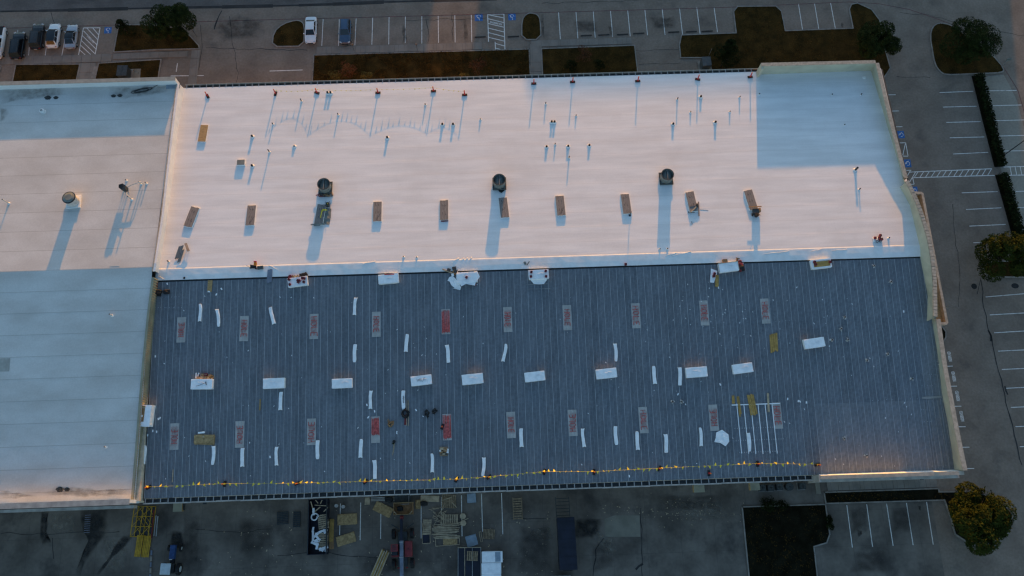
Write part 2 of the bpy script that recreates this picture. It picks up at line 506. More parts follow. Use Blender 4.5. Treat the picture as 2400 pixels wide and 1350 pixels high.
def crumple(poly, amp=.06, seed=0, z=.02, drop=None, step=.35, thick=.02):
    """a loose sheet lying over things: outline in local metres, uneven surface"""
    xs = [p[0] for p in poly]; ys = [p[1] for p in poly]
    cx = sum(xs) / len(xs); cy = sum(ys) / len(ys)
    rings = 5
    vs = []; fs = []
    # resample the outline
    out = []
    n = len(poly)
    for i in range(n):
        a = Vector((poly[i][0], poly[i][1])); b = Vector((poly[(i + 1) % n][0], poly[(i + 1) % n][1]))
        k = max(1, int((b - a).length / step))
        for t in range(k): out.append(a + (b - a) * t / k)
    m = len(out)
    for rr in range(rings + 1):
        f = 1 - rr / (rings + .6)
        for p in out:
            x = cx + (p.x - cx) * f; y = cy + (p.y - cy) * f
            h = z + amp * (noise.noise(Vector((x * 1.7 + seed * 5.1, y * 1.7, seed))) + .5 * noise.noise(Vector((x * 4 + seed, y * 4, 3.3))))
            if drop: h += drop(x, y)
            vs.append((x, y, max(h, .01)))
    for rr in range(rings):
        for k in range(m):
            fs.append((rr * m + k, rr * m + (k + 1) % m, (rr + 1) * m + (k + 1) % m, (rr + 1) * m + k))
    fs.append(tuple(rings * m + k for k in range(m)))
    top = len(vs)
    vs += [(p.x, p.y, max(vs[i][2] - thick, 0.0)) for i, p in enumerate(out)]
    for k in range(m): fs.append((k, top + k, top + (k + 1) % m, (k + 1) % m))
    area = sum(out[i].x * out[(i + 1) % m].y - out[(i + 1) % m].x * out[i].y for i in range(m))
    if area < 0: fs = [tuple(reversed(f)) for f in fs]
    b = MB(); b.add(vs, fs)
    return b


def text_mesh(body, size, name='lettering', mat_key='white_line', thick=.004, bold=.0):
    cu = bpy.data.curves.new('lettering_curve', 'FONT')
    cu.body = body; cu.size = size; cu.align_x = 'CENTER'; cu.align_y = 'CENTER'; cu.extrude = thick; cu.offset = bold
    cu.resolution_u = 2
    o = bpy.data.objects.new('lettering_tmp', cu)
    COL.objects.link(o)
    bpy.context.view_layer.update()
    me = bpy.data.meshes.new_from_object(o.evaluated_get(bpy.context.evaluated_depsgraph_get()))
    bpy.data.objects.remove(o); bpy.data.curves.remove(cu)
    me.name = name
    me.materials.clear(); me.materials.append(M[mat_key])
    return me
# ------------------------------------------------------------------ ground, roads, beds
def structure(name, mb, m, **k):
    return tag(mb.build(name, m, **k), kind='structure')


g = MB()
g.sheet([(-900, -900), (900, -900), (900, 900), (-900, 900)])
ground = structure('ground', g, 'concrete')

g = MB()
g.sheet([G(-60, -30), G(-60, 22), G(0, 27), G(160, 24), G(400, 18), G(640, 14), G(780, 10), G(900, 5), G(1010, 2), G(1165, -2), G(1240, -30)], .0075)
road = structure('road', g, 'road')
g = MB()                                                    # the sealed joint along its edge
_e = [(0, 27), (90, 25.5), (160, 24), (300, 20.5), (400, 18), (520, 16.5), (640, 14), (700, 12.5), (780, 10), (900, 5), (1010, 2), (1165, -2)]
for i in range(len(_e) - 1):
    a, b = G(*_e[i]), G(*_e[i + 1]); w = Vector((0, .16 + .08 * (i % 3), 0))
    g.sheet([a - w, b - w, b + w, a + w], .0115)
g.build('tar_joint', 'stain', road)

g = MB()
g.sheet([(57.6, -30, 0), (150, -30, 0), (150, 140, 0), (57.6, 140, 0)], .004)
lot_e = structure('parking_lot', g, 'asphalt')
g = MB()
g.sheet([(-130, 61, 0), (57.6, 61, 0), (57.6, 140, 0), (-130, 140, 0)], .004)
lot_n = structure('parking_lot', g, 'asphalt')


def soak_mesh(P, z, m, steps=5, fall=None, name='stain'):
    rim = []
    for i in range(len(P)):
        a, b = P[i], P[(i + 1) % len(P)]
        k = max(2, int((b - a).length / .8))
        for t in range(k):
            p = a.lerp(b, t / k); q = noise.noise_vector(p * 1.3) * .3
            rim.append(Vector((p.x + q.x, p.y + q.y, p.z)))
    c = sum(rim, Vector((0, 0, 0))) / len(rim)
    n = len(rim); vs = []; fs = []; fade = []
    for s in range(steps + 1):
        f = 1 - s / (steps + .5)
        for p in rim:
            # each rim point draws towards the nearest point of the long axis
            q = c + (p - c) * f
            vs.append((q.x, q.y, q.z + z)); fade.append(min(1.0, s / 2.2))
    for s in range(steps):
        for k in range(n): fs.append((s * n + k, s * n + (k + 1) % n, (s + 1) * n + (k + 1) % n, (s + 1) * n + k))
    fs.append(tuple(steps * n + k for k in range(n)))
    b = MB(); b.add(vs, fs)
    me = b.mesh(name, m)
    at = me.attributes.new('soak', 'FLOAT', 'POINT'); at.data.foreach_set('value', fade)
    return me


def structure_stain(P, z, m):
    return tag(link('stain', soak_mesh(P, z, m)), kind='structure')


g = MB(); g.sheet([G(2303, 180), G(2352, 175), G(2366, 200), G(2385, 240), G(2400, 300), G(2520, 700), G(2420, 700), G(2394, 565), G(2344, 391)], .0075)
M['asphalt2'] = mat('pale_lot_concrete', (.235, .205, .165), .9, scale=.3, c2=(.28, .25, .205), fine=.1, fscale=3)
structure('parking_lot', g, 'asphalt2')
g = MB(); g.sheet([G(1440, 1208), G(1499, 1208), G(1501, 1258), G(1418, 1258), G(1417, 1216)], .008)
structure('concrete_pad', g, 'patch')
for poly in ([(98, 1190), (114, 1190), (108, 1262), (122, 1275), (100, 1280), (92, 1262)], [(188, 1190), (254, 1188), (252, 1235), (235, 1275), (200, 1320), (188, 1350), (176, 1340), (205, 1270), (190, 1230)],
             [(318, 1250), (300, 1275), (262, 1310), (232, 1349), (226, 1345), (258, 1300), (276, 1270), (288, 1252)], [(405, 1240), (430, 1245), (436, 1285), (398, 1288)],
             [(1345, 1216), (1412, 1214), (1410, 1246), (1392, 1262), (1345, 1262)], [(945, 55), (952, 58), (953, 90), (960, 100), (944, 102), (941, 75)], [(1090, 38), (1096, 60), (1097, 99), (1089, 99), (1086, 60)],
             [(1268, 30), (1274, 28), (1276, 92), (1270, 92)], [(1424, 60), (1434, 62), (1436, 86), (1428, 86)], [(2008, 1240), (2018, 1242), (2020, 1255), (2014, 1262), (2007, 1252)], [(2148, 1184), (2158, 1186), (2160, 1194), (2152, 1193)],
             [(2338, 610), (2296, 612), (2294, 640), (2308, 652), (2304, 640)], [(1972, 52), (1978, 56), (1979, 66), (1973, 66)]):
    # old oil and tyre stains with their own ragged outline
    structure_stain([G(*q) for q in poly], .016, 'soaked2' if poly[0][1] < 400 else 'soaked')


def kerbs(poly, parent, w=.17, h=.14, closed=True):
    b = MB(); n = len(poly)
    for i in range(n if closed else n - 1):
        a = Vector((poly[i].x, poly[i].y, 0)); c = Vector((poly[(i + 1) % n].x, poly[(i + 1) % n].y, 0))
        d = (c - a)
        if d.length < .05: continue
        hh = h + .004 * (i % 2)
        b.box(((a.x + c.x) / 2, (a.y + c.y) / 2, hh / 2), (w, d.length + w * .8, hh), rz=math.atan2(-d.x, d.y))
    return b.build('kerb', 'kerb', parent)


def smooth_poly(pts, rounds=1):
    for _ in range(rounds):
        out = []
        n = len(pts)
        for i in range(n):
            a, b = pts[i], pts[(i + 1) % n]
            if (b - a).length < 3.2: out += [a.lerp(b, .25), a.lerp(b, .75)]
            else: out += [a.lerp(b, .8 / (b - a).length), a.lerp(b, 1 - .8 / (b - a).length)]
        pts = out
    return pts


def inside(p, poly):
    c = False; n = len(poly)
    for i in range(n):
        a, b = poly[i], poly[(i + 1) % n]
        if (a.y > p[1]) != (b.y > p[1]) and p[0] < (b.x - a.x) * (p[1] - a.y) / (b.y - a.y) + a.x: c = not c
    return c


BLADES = MB()


def bed(px, m='grass', rnd=0, kerb=True, tufts=True, dens=9):
    P = [G(*q) for q in px]
    if rnd: P = smooth_poly(P, rnd)
    b = MB(); b.prism([(p.x, p.y) for p in P], 0, .10)
    o = structure('grass_bed', b, m)
    if kerb: kerbs(P, o)
    if tufts:
        xs = [p.x for p in P]; ys = [p.y for p in P]
        n = int((max(xs) - min(xs)) * (max(ys) - min(ys)) * dens)
        for _ in range(n):
            x = random.uniform(min(xs), max(xs)); y = random.uniform(min(ys), max(ys))
            if not inside((x, y), P): continue
            if noise.noise(Vector((x * .5, y * .5, 1))) < -.15: continue
            for k in range(3):
                a = random.uniform(0, 6.28); s = random.uniform(.05, .13); h = random.uniform(.06, .16)
                dx, dy = math.cos(a) * s, math.sin(a) * s
                ox, oy = random.uniform(-.1, .1), random.uniform(-.1, .1)
                BLADES.add([(x + ox - dy * .4, y + oy + dx * .4, .10), (x + ox + dy * .4, y + oy - dx * .4, .10), (x + ox + dx, y + oy + dy, .10 + h)], [(0, 1, 2)])
    return o


bed([(279, 59), (267, 123), (373, 117), (468, 115), (466, 107), (443, 82), (418, 66), (340, 59)])
bed([(38, 152), (188, 151), (179, 193), (29, 197)])
bed([(232, 149), (378, 140), (371, 187), (222, 192)])
bed([(-60, 158), (4, 155), (-2, 175), (-66, 178)])
bed([(638, 110), (642, 76), (663, 57), (693, 48), (706, 50), (714, 60), (712, 109)], rnd=1)
bed([(736, 130), (1240, 116), (1243, 186), (732, 200)], dens=55)
bed([(1223, 94), (1223, 48), (1233, 34), (1245, 31), (1260, 35), (1266, 47), (1268, 93)], rnd=1)
bed([(1269, 115), (1487, 107), (1495, 176), (1272, 184)])
bed([(1597, 83), (1725, 78), (1719, 28), (1728, 16), (1818, 15), (1831, 27), (1840, 73), (1999, 67), (1990, 23), (1995, 11), (2009, 8), (2042, 23), (2061, 48), (2075, 121), (2086, 160), (2073, 180), (2050, 190), (1668, 200), (1668, 167), (1660, 136), (1595, 136), (1592, 106)])
bed([(2179, 86), (2185, 63), (2200, 54), (2228, 59), (2253, 76), (2324, 128), (2352, 161), (2349, 171), (2216, 176), (2203, 169), (2190, 151)], rnd=1)
bed([(2304, 625), (2319, 613), (2460, 611), (2460, 651), (2319, 649), (2306, 640)], rnd=1)
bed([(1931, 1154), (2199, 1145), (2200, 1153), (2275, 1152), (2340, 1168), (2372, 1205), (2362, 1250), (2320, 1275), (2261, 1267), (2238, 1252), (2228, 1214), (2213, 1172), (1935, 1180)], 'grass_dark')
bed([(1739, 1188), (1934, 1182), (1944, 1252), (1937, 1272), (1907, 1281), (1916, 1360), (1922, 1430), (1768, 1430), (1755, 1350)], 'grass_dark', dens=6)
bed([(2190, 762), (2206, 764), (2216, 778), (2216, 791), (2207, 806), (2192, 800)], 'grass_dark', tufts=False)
tag(BLADES.build('grass', 'blade'), 'short dry grass tufts standing in the planting beds', 'grass', kind='stuff')

walk_root = structure('sidewalk', MB().box((0, 0, -.2), (.1, .1, .1)), 'walk')
_slabs = {}


def walk(a, b, w):
    p, q = G(*a), G(*b); d = q - p; L = d.length; n = max(1, round(L / 1.52)); s = L / n
    key = (round(w, 2), round(s, 2))
    if key not in _slabs: _slabs[key] = MB().box((0, 0, .05), (w, s - .03, .10)).mesh('slab', 'walk')
    for i in range(n):
        o = link('slab', _slabs[key], walk_root)
        c = p + d * ((i + .5) / n)
        o.location = (c.x, c.y, random.uniform(-.02, .0)); o.rotation_euler = (0, 0, math.atan2(-d.x, d.y))


walk((-20, 144), (262, 136), 1.35)
walk((266, 133), (440, 127), 1.0)
walk((206, 148), (200, 193), 2.6)
walk((460, 117), (450, 200), 1.35)
walk((742, 119.5), (1130, 108), 1.25)
walk((1256, 104), (1258, 190), 1.85)
walk((1244, 103), (1480, 96), 1.1)
walk((1938, 1139), (2195, 1130), 1.3)

# ---- painted lines on the lots
def line(parent, a, b, w=.11, m='white_line', z=.009, name='parking_line', world=False):
    p, q = (a, b) if world else (G(*a), G(*b))
    d = (q - p); d.z = 0
    if d.length < 1e-3: return
    n = Vector((-d.y, d.x, 0)).normalized() * (w / 2)
    mb = MB(); mb.sheet([p - n, q - n, q + n, p + n], z)
    return mb.build(name, m, parent)


def zz(x, y): return (x / 9.23, 40 + y / 9.23)


_z = lambda L, ox, oy: [((a[0] / 3.97 + ox, a[1] / 3.97 + oy), (b[0] / 3.97 + ox, b[1] / 3.97 + oy)) for a, b in L]
for a, b in ([((42, 70), (36, 131)), ((72, 72), (67, 130)), ((114, 71), (106, 130)), ((157, 67), (145, 130))]
             + _z([((625, 178), (612, 428)), ((775, 178), (767, 428)), ((932, 172), (920, 422)), ((1086, 165), (1078, 415)), ((1238, 160), (1235, 413)), ((1390, 155), (1389, 400)), ((1543, 152), (1543, 405)), ((1695, 148), (1698, 398)), ((1850, 142), (1853, 395)), ((2003, 138), (2008, 392))], 600, 0)
             + _z([((433, 113), (450, 365)), ((595, 108), (613, 358)), ((756, 103), (774, 350)), ((916, 98), (937, 342)), ((1076, 93), (1100, 338)), ((1236, 88), (1261, 328)), ((1397, 82), (1424, 325)), ((1558, 75), (1587, 322)), ((1719, 70), (1750, 316)), ((1880, 68), (1912, 300))], 1200, 0)
             + _z([((283, 35), (322, 282)), ((433, 33), (473, 273)), ((582, 28), (627, 268))], 1800, 0)):
    line(lot_n, a, b)
for a, b in ([((632, 166.5), (709, 164)), ((400, 178), (478, 177)), ((416, 148), (413, 168))]):
    line(lot_n, a, b, .14)
# hatched access aisle beside the left row
c4 = [zz(1805, 235), zz(2165, 232), zz(2060, 805), zz(1700, 825)]
for i in (0, 1, 3): line(lot_n, c4[i], c4[(i + 1) % 4], .13, name='hatch_line', z=.0095)
for a, b in [((2010, 240), (2130, 380)), ((1880, 240), (2115, 490)), ((1810, 300), (2095, 600)), ((1780, 400), (2075, 690)), ((1765, 510), (2060, 800)), ((1745, 610), (1960, 810)), ((1725, 710), (1845, 820))]:
    line(lot_n, zz(*a), zz(*b), .11, name='hatch_line', z=.011)
# hatched aisle in the middle row
for a, b in [((1143, 33.5), (1181, 33)), ((1143, 33.5), (1145, 98)), ((1181, 33), (1183.5, 118)), ((1160.5, 98), (1161.5, 118))]:
    line(lot_n, a, b, .14, name='hatch_line', z=.0095)
for a, b in [((1144, 34.5), (1181, 42)), ((1144, 44), (1181, 53)), ((1144, 55), (1181.5, 64)), ((1145, 66), (1181.5, 75)), ((1145, 76.5), (1182, 86)), ((1145, 87.5), (1182.5, 96.5)), ((1161.5, 102), (1183, 108)), ((1162, 113), (1183, 118.5))]:
    line(lot_n, a, b, .13, name='hatch_line', z=.011)
# faded red fire lane line
fl = [(-10, 67), (120, 63), (280, 58.5)]
f2 = [(418, 52.5), (640, 46), (850, 41), (1160, 32.5), (1420, 25.5), (1700, 17.5), (1990, 4.5), (2060, 9), (2130, 22), (2190, 42), (2232, 58)]
f3 = [(2352, 158), (2385, 210), (2412, 300)]
for ch in (fl, f2, f3):
    for i in range(len(ch) - 1): line(lot_n, ch[i], ch[i + 1], .13, 'red_line', .013, 'fire_lane_line')
# east lot
for a, b in ([((2045, 223), (2099, 222)), ((2050, 261), (2107, 260)), ((2060, 298), (2115, 297)), ((2170, 860), (2233, 858)), ((2180, 906), (2243, 905)), ((2190, 953), (2253, 952)), ((2200, 1001), (2263, 1000)), ((2215, 1049), (2272, 1048)), ((2225, 1099), (2283, 1098))]
             + [((2202, 217), (2281, 214)), ((2210, 251), (2289, 249)), ((2218, 287), (2298, 285)), ((2226, 323), (2307, 321)), ((2234, 361), (2316, 357)), ((2254, 452), (2338, 449)), ((2264, 491), (2347, 487)), ((2272, 530), (2357, 526)), ((2281, 569), (2352, 566))]
             + [((2310, 696), (2405, 688)), ((2320, 738), (2410, 733)), ((2330, 780), (2415, 775)), ((2339, 823), (2424, 819)), ((2348, 866), (2433, 862)), ((2358, 910), (2443, 906)), ((2369, 955), (2454, 951)), ((2380, 1000), (2465, 996)), ((2390, 1047), (2475, 1043))]
             + [((2306, 213), (2383, 212)), ((2316, 248), (2394, 246)), ((2326, 283), (2404, 281)), ((2334, 319), (2414, 317)), ((2345, 354), (2425, 353)), ((2368, 449), (2448, 447)), ((2378, 487), (2458, 486)), ((2386, 525), (2466, 524))]
             + _z([((733, 690), (785, 1085)), ((918, 683), (973, 1078)), ((1103, 677), (1164, 1068)), ((1288, 670), (1350, 1062)), ((1475, 660), (1537, 1057))], 1800, 1010)):
    line(lot_e, a, b, z=.0115)
# crosswalk from the entrance through the hedge gap
line(lot_e, (2130, 403.5), (2325, 395.5), .13, name='crosswalk_line', z=.0135); line(lot_e, (2139, 416.5), (2331, 411), .13, name='crosswalk_line', z=.0095)
for k in range(14):
    t = k / 13; xa = 2152 + t * 172; line(lot_e, (xa, 402.6 - t * 7), (xa - 9.5, 416.2 - t * 4.9), .10, name='crosswalk_line', z=.011)
line(lot_e, (2352, 391.5), (2440, 389), .13, name='crosswalk_line', z=.0135); line(lot_e, (2358, 411), (2445, 409.5), .13, name='crosswalk_line', z=.0135)
for k in range(5):
    line(lot_e, (2367 + k * 12, 391), (2371 + k * 12, 411), .10, name='crosswalk_line', z=.0155)
W5 = lambda x, y: (2080 + x / 6.75, 280 + y / 6.75)
for a, b in [((175, 372), (288, 368)), ((288, 368), (325, 580)), ((180, 582), (325, 580)), ((285, 375), (238, 580)), ((187, 375), (178, 440)), ((265, 808), (378, 803)), ((362, 810), (292, 930)), ((450, 822), (340, 1005)), ((345, 1028), (420, 1025)), ((420, 1025), (398, 915))]:
    line(lot_e, W5(*a), W5(*b), .11, name='hatch_line', z=.013)


def wheelchair(parent, c, s, rot):
    p = G(*c)
    root = MB().box((0, 0, 0), (s, s, .006)).build('wheelchair_symbol', 'blue_sign', parent)
    root.location = (p.x, p.y, .010); root.rotation_euler = (0, 0, rot)
    b = MB(); w = .05 * s
    for k in range(11):
        a0, a1 = R(-200 + k * 22), R(-200 + (k + 1) * 22)
        c0 = Vector((-.02 * s + .24 * s * math.cos(a0), -.12 * s + .24 * s * math.sin(a0), 0)); c1 = Vector((-.02 * s + .24 * s * math.cos(a1), -.12 * s + .24 * s * math.sin(a1), 0))
        b.bar(c0, c1, w, .002 + .0004 * (k % 2))
    for a, e, t in [((-.06, .22), (-.03, .0), .0031), ((-.03, .0), (.16, -.02), .0037), ((.16, -.02), (.24, -.24), .0043), ((.24, -.24), (.33, -.20), .0049), ((-.05, .12), (.12, .11), .0055)]:
        b.bar((a[0] * s, a[1] * s, 0), (e[0] * s, e[1] * s, 0), w * 1.15, t)
    b.cyl((-.07 * s, .34 * s, 0), .065 * s, .003, 10)
    w2 = b.build('white_figure', 'white_line', root); w2.location = (0, 0, .006)


wheelchair(lot_n, (253, 71), 1.15, R(180)); wheelchair(lot_n, (1122, 41), 1.3, R(180)); wheelchair(lot_n, (1200, 40), 1.2, R(180))
wheelchair(lot_e, (2110, 315.5), 1.25, R(90)); wheelchair(lot_e, (2125, 383), 1.3, R(90)); wheelchair(lot_e, (2141, 447), 1.3, R(90))
np_me = text_mesh('NO PARKING', .46, bold=.012)
o = link('lettering', np_me, lot_n); p = G(1162.5, 54.2); o.location = (p.x, p.y, .014); o.rotation_euler = (0, 0, R(180 - 15)); o.scale = (.72, 1, 1)
o = link('lettering', np_me, lot_n); p = G(212, 92); o.location = (p.x, p.y, .016); o.rotation_euler = (0, 0, R(180 - 48)); o.scale = (.62, .7, 1)
rs_me = text_mesh('RESERVED', .62, bold=.02)
for q in ((2226, 835.5), (2235.5, 882), (2244.5, 928), (2254.5, 975.5)):
    o = link('lettering', rs_me, lot_e); p = G(*q); o.location = (p.x, p.y, .011); o.rotation_euler = (0, 0, R(90)); o.scale = (.52, 1, 1)

# cracks sealed with tar and hairline cracks wandering over the paving
def crack(pts, w, m='stain', z=.0175):
    P = [G(*q) for q in pts]; out = []
    for a, b in zip(P[:-1], P[1:]):
        k = max(2, int((b - a).length / .9))
        for t in range(k):
            p = a.lerp(b, t / k); q = noise.noise_vector(p * .8) * .30; out.append(Vector((p.x + q.x, p.y + q.y, 0)))
    out.append(P[-1]); mb = MB(); L = []; Rr = []
    for i, p in enumerate(out):
        d = (out[min(i + 1, len(out) - 1)] - out[max(i - 1, 0)]).normalized(); n = Vector((-d.y, d.x, 0)); ww = w * (.5 + .9 * abs(noise.noise(p * 1.1)))
        L.append(p + n * ww + Vector((0, 0, z))); Rr.append(p - n * ww + Vector((0, 0, z)))
    n = len(L); mb.add(L + Rr, [(i, n + i, n + i + 1, i + 1) for i in range(n - 1)])
    tag(mb.build('crack', m), kind='structure')


for pts, w in (([(2300, 655), (2302, 700), (2310, 740), (2322, 790), (2336, 845), (2350, 905), (2362, 960), (2378, 1020), (2395, 1090)], .10), ([(2318, 775), (2323, 800)], .22), ([(2355, 905), (2362, 925)], .2), ([(2300, 652), (2290, 690)], .07), ([(470, 60), (474, 110), (466, 160), (455, 200)], .05), ([(540, 40), (545, 100), (560, 170), (550, 205)], .05), ([(480, 112), (600, 116), (720, 118)], .05), ([(120, 30), (130, 60)], .06),
               ([(1270, 8), (1480, 2), (1700, -6)], .05), ([(1490, 118), (1590, 116)], .04), ([(1495, 150), (1595, 148)], .04), ([(2100, 180), (2180, 182)], .05), ([(2110, 30), (2180, 36), (2260, 60), (2400, 84)], .05), ([(650, 1300), (770, 1296), (900, 1310)], .05), ([(460, 1240), (560, 1246), (640, 1240)], .05), ([(1200, 1215), (1290, 1216)], .05), ([(1501, 1190), (1503, 1258), (1505, 1350)], .06), ([(1415, 1260), (1395, 1290), (1390, 1350)], .10), ([(1505, 1320), (1490, 1335)], .2),
               ([(2010, 600), (2060, 640)], .03), ([(2230, 480), (2240, 560), (2250, 640), (2246, 720)], .04), ([(0, 1250), (110, 1252), (280, 1246)], .05), ([(124, 1262), (126, 1310)], .06), ([(1060, 30), (1062, 98)], .05), ([(1000, 45), (1004, 98)], .05), ([(950, 48), (1140, 42)], .04), ([(500, 70), (520, 25)], .12)):
    crack(pts, w)
rnd = random.Random(21); mb = MB()
for k in range(260):
    x, y = rnd.uniform(470, 1300), rnd.uniform(1195, 1350)
    if k < 90: x, y = rnd.gauss(1560, 90), rnd.gauss(1200, 14)
    p = G(x, y); s = rnd.uniform(.03, .12); mb.box((p.x, p.y, .03), (s, s * rnd.uniform(.6, 2.5), .03), rz=rnd.uniform(0, 3))
tag(mb.build('debris', 'lumber'), 'small splinters and grit scattered over the yard behind the building', 'debris', kind='stuff')
for poly in ([(560, 30), (620, 50), (600, 90), (520, 100), (500, 60)], [(1520, 40), (1580, 38), (1590, 66), (1530, 70)], [(1340, 48), (1400, 46), (1404, 76), (1344, 78)], [(2060, 560), (2150, 580), (2190, 690), (2110, 660)], [(1380, 1270), (1430, 1266), (1440, 1330), (1390, 1345)], [(980, 1340), (900, 1290), (830, 1300), (840, 1345)], [(560, 1210), (640, 1220), (650, 1290), (560, 1300)], [(1215, 1230), (1290, 1222), (1296, 1340), (1210, 1345)], [(1530, 1160), (1700, 1158), (1690, 1195), (1540, 1200)], [(2000, 1290), (2080, 1290), (2080, 1345), (1990, 1340)], [(1990, 1190), (2030, 1190), (2035, 1250), (1995, 1250)], [(2085, 1188), (2130, 1186), (2140, 1250), (2092, 1250)], [(430, 1205), (470, 1205), (465, 1330), (425, 1330)]):
    structure_stain([G(*q) for q in poly], .0185, 'soaked2')
for poly in ([(1395, 1240), (1440, 1262), (1450, 1290), (1420, 1310), (1400, 1280)], [(1560, 1170), (1690, 1175), (1720, 1215), (1600, 1225)], [(240, 1262), (300, 1262), (300, 1340), (250, 1345)], [(120, 1200), (180, 1200), (176, 1250), (112, 1250)], [(1240, 1240), (1290, 1236), (1300, 1262), (1250, 1266)]):
    structure_stain([G(*q) for q in poly], .0145, 'pale')
for a, b in [((798, 1180), (796, 1254)), ((845.5, 1178), (844, 1266)), ((893, 1176), (892, 1263)), ((940, 1170), (938.5, 1250)), ((987, 1165), (987, 1262)), ((1034.5, 1165), (1034.5, 1250)), ((1081.5, 1161), (1083, 1257)), ((1128.5, 1157), (1131, 1246)), ((1175.5, 1156), (1178.5, 1252))]:
    line(ground, a, b, .10)

# ------------------------------------------------------------------ buildings across the street (they shade the lot, as the photograph shows)
def far_block(x0, x1, y0, y1, h):
    b = MB()
    b.box(((x0 + x1) / 2, (y0 + y1) / 2, h / 2), (x1 - x0, y1 - y0, h))
    n = max(1, int((x1 - x0) / 6))
    for k in range(n):
        x = x0 + (k + .5) * (x1 - x0) / n
        b.box((x, y0 - .06, 1.6), (min(4.2, (x1 - x0) / n * .7), .1, 2.6), 1)
    b.box(((x0 + x1) / 2, y0 - .1, h - .3), (x1 - x0 + .2, .35, .5), 2)
    tag(b.build('background_building', ['beige', 'glass', 'coping']), kind='structure')


far_block(-190, -32.2, 165, 190, 13.0)
far_block(-32, 1.6, 165, 186, 9.3)
far_block(12.0, 18.8, 165, 188, 13.4)
far_block(18.9, 62.0, 165, 195, 15.72)
far_block(62.2, 96.0, 165, 190, 13.2)

# ------------------------------------------------------------------ main warehouse
wh = thing('warehouse', 'long warehouse with a half white half bare steel gabled roof', 'building', (5, 32, 0))


def wpart(name, mb, m, parent=None, **k):
    """world-coordinate mesh as a part of the warehouse"""
    root = parent or wh
    o = mb.build(name, m, None, **k)
    o.parent = root; o.matrix_parent_inverse = root.matrix_world.inverted()
    return o


bpy.context.view_layer.update()
XL, XR = -45.9, 56.6
YN, YS = 61.1, 3.25
foot = [(-45.2, 3.5), (57.0, 3.5), (57.1, 20), (57.3, 22), (57.3, 42.5), (56.2, 60.8), (-45.2, 60.8)]
b = MB(); b.prism(foot, 0, 7.55); wpart('wall', b, 'brick')
b = MB()                                            # roof structure under the sheets
for s in (1, -1):
    y1 = YN - .05 if s > 0 else YS + .05
    b.add([(XL, RIDGE_Y, RIDGE_Z - .12), (XR + .6, RIDGE_Y, RIDGE_Z - .12), (XR + .6, y1, surf_z('R', 0, y1) - .12), (XL, y1, surf_z('R', 0, y1) - .12)], [(0, 1, 2, 3) if s > 0 else (3, 2, 1, 0)])
wpart('roof_board', b, 'darkmetal')

# far slope: white membrane rolled out in overlapping rows
rows = 13
y_edges = [RIDGE_Y + (YN - .05 - RIDGE_Y) * i / rows for i in range(rows + 1)]
for i in range(rows):
    brk = sorted([XL] + [XL + (XR + .3 - XL) * (k + ((i * 37) % 10) / 10.0 * .8) / 4 for k in range(1, 4)] + [XR + .3])
    for j in range(4):
        x0, x1 = brk[j], brk[j + 1]
        nx = max(4, int((x1 - x0) / .9)); ny = 8
        vs = []; fs = []
        for a in range(nx + 1):
            for c in range(ny + 1):
                X = x0 + (x1 - x0) * a / nx; t = c / ny; Y = y_edges[i] + (y_edges[i + 1] - y_edges[i] + .10) * t - .0
                h = .019 * t + .003 * (j % 2) + .004
                wv = .0022 * noise.noise(Vector((X * .30, Y * 4.5, i * 1.7))) + .0014 * noise.noise(Vector((X * 1.1, Y * 6.0, 9)))
                vs.append((X, Y, surf_z('R', X, Y) + h + wv))
        for a in range(nx):
            for c in range(ny):
                k = a * (ny + 1) + c
                fs.append((k, k + ny + 1, k + ny + 2, k + 1))
        e = [a * (ny + 1) + ny for a in range(nx + 1)]; o0 = len(vs)
        vs += [(vs[k][0], vs[k][1], vs[k][2] - .024) for k in e]
        for a in range(nx): fs.append((e[a], e[a + 1], o0 + a + 1, o0 + a))
        b = MB(); b.add(vs, fs); wpart('membrane_sheet', b, 'tpo', smooth=False)
# ridge: flat cap, membrane turned over the ridge and ending in a straight cut edge
b = MB(); nx = 120
x0, x1 = XL, XR + .2
edge = [on_roof(365, 656.5)[0], on_roof(2156, 601.5)[0]]
vs = []; fs = []
prof = [(RIDGE_Y + .22, .03), (RIDGE_Y + .05, .055), (RIDGE_Y - .15, .05), (RIDGE_Y - .75, .045), (RIDGE_Y - .9, .09), (RIDGE_Y - 1.45, .095), (None, .095), (None, .0)]
for a in range(nx + 1):
    X = x0 + (x1 - x0) * a / nx
    ye = edge[0].y + (edge[1].y - edge[0].y) * (X - edge[0].x) / (edge[1].x - edge[0].x) + .03 * noise.noise(Vector((X * .3, 0, 5)))
    if -6.7 < X < .9: ye += .10
    for c, (y, h) in enumerate(prof):
        Y = ye if y is None else y
        wv = .02 * noise.noise(Vector((X * .9, Y * .8, 2))) * (1 if c < 6 else .2)
        base = RIDGE_Z if c in (1, 2) else surf_z('R', X, Y)
        if c == 3: base = RIDGE_Z - .02
        if c == 4: base = max(base, RIDGE_Z - .11)
        vs.append((X, Y, base + h + (wv if c not in (0, 7) else 0)))
n = len(prof)
for a in range(nx):
    for c in range(n - 1): fs.append((a * n + c, a * n + c + 1, (a + 1) * n + c + 1, (a + 1) * n + c))
b.add(vs, fs); wpart('ridge_membrane', b, 'tpo_clean')
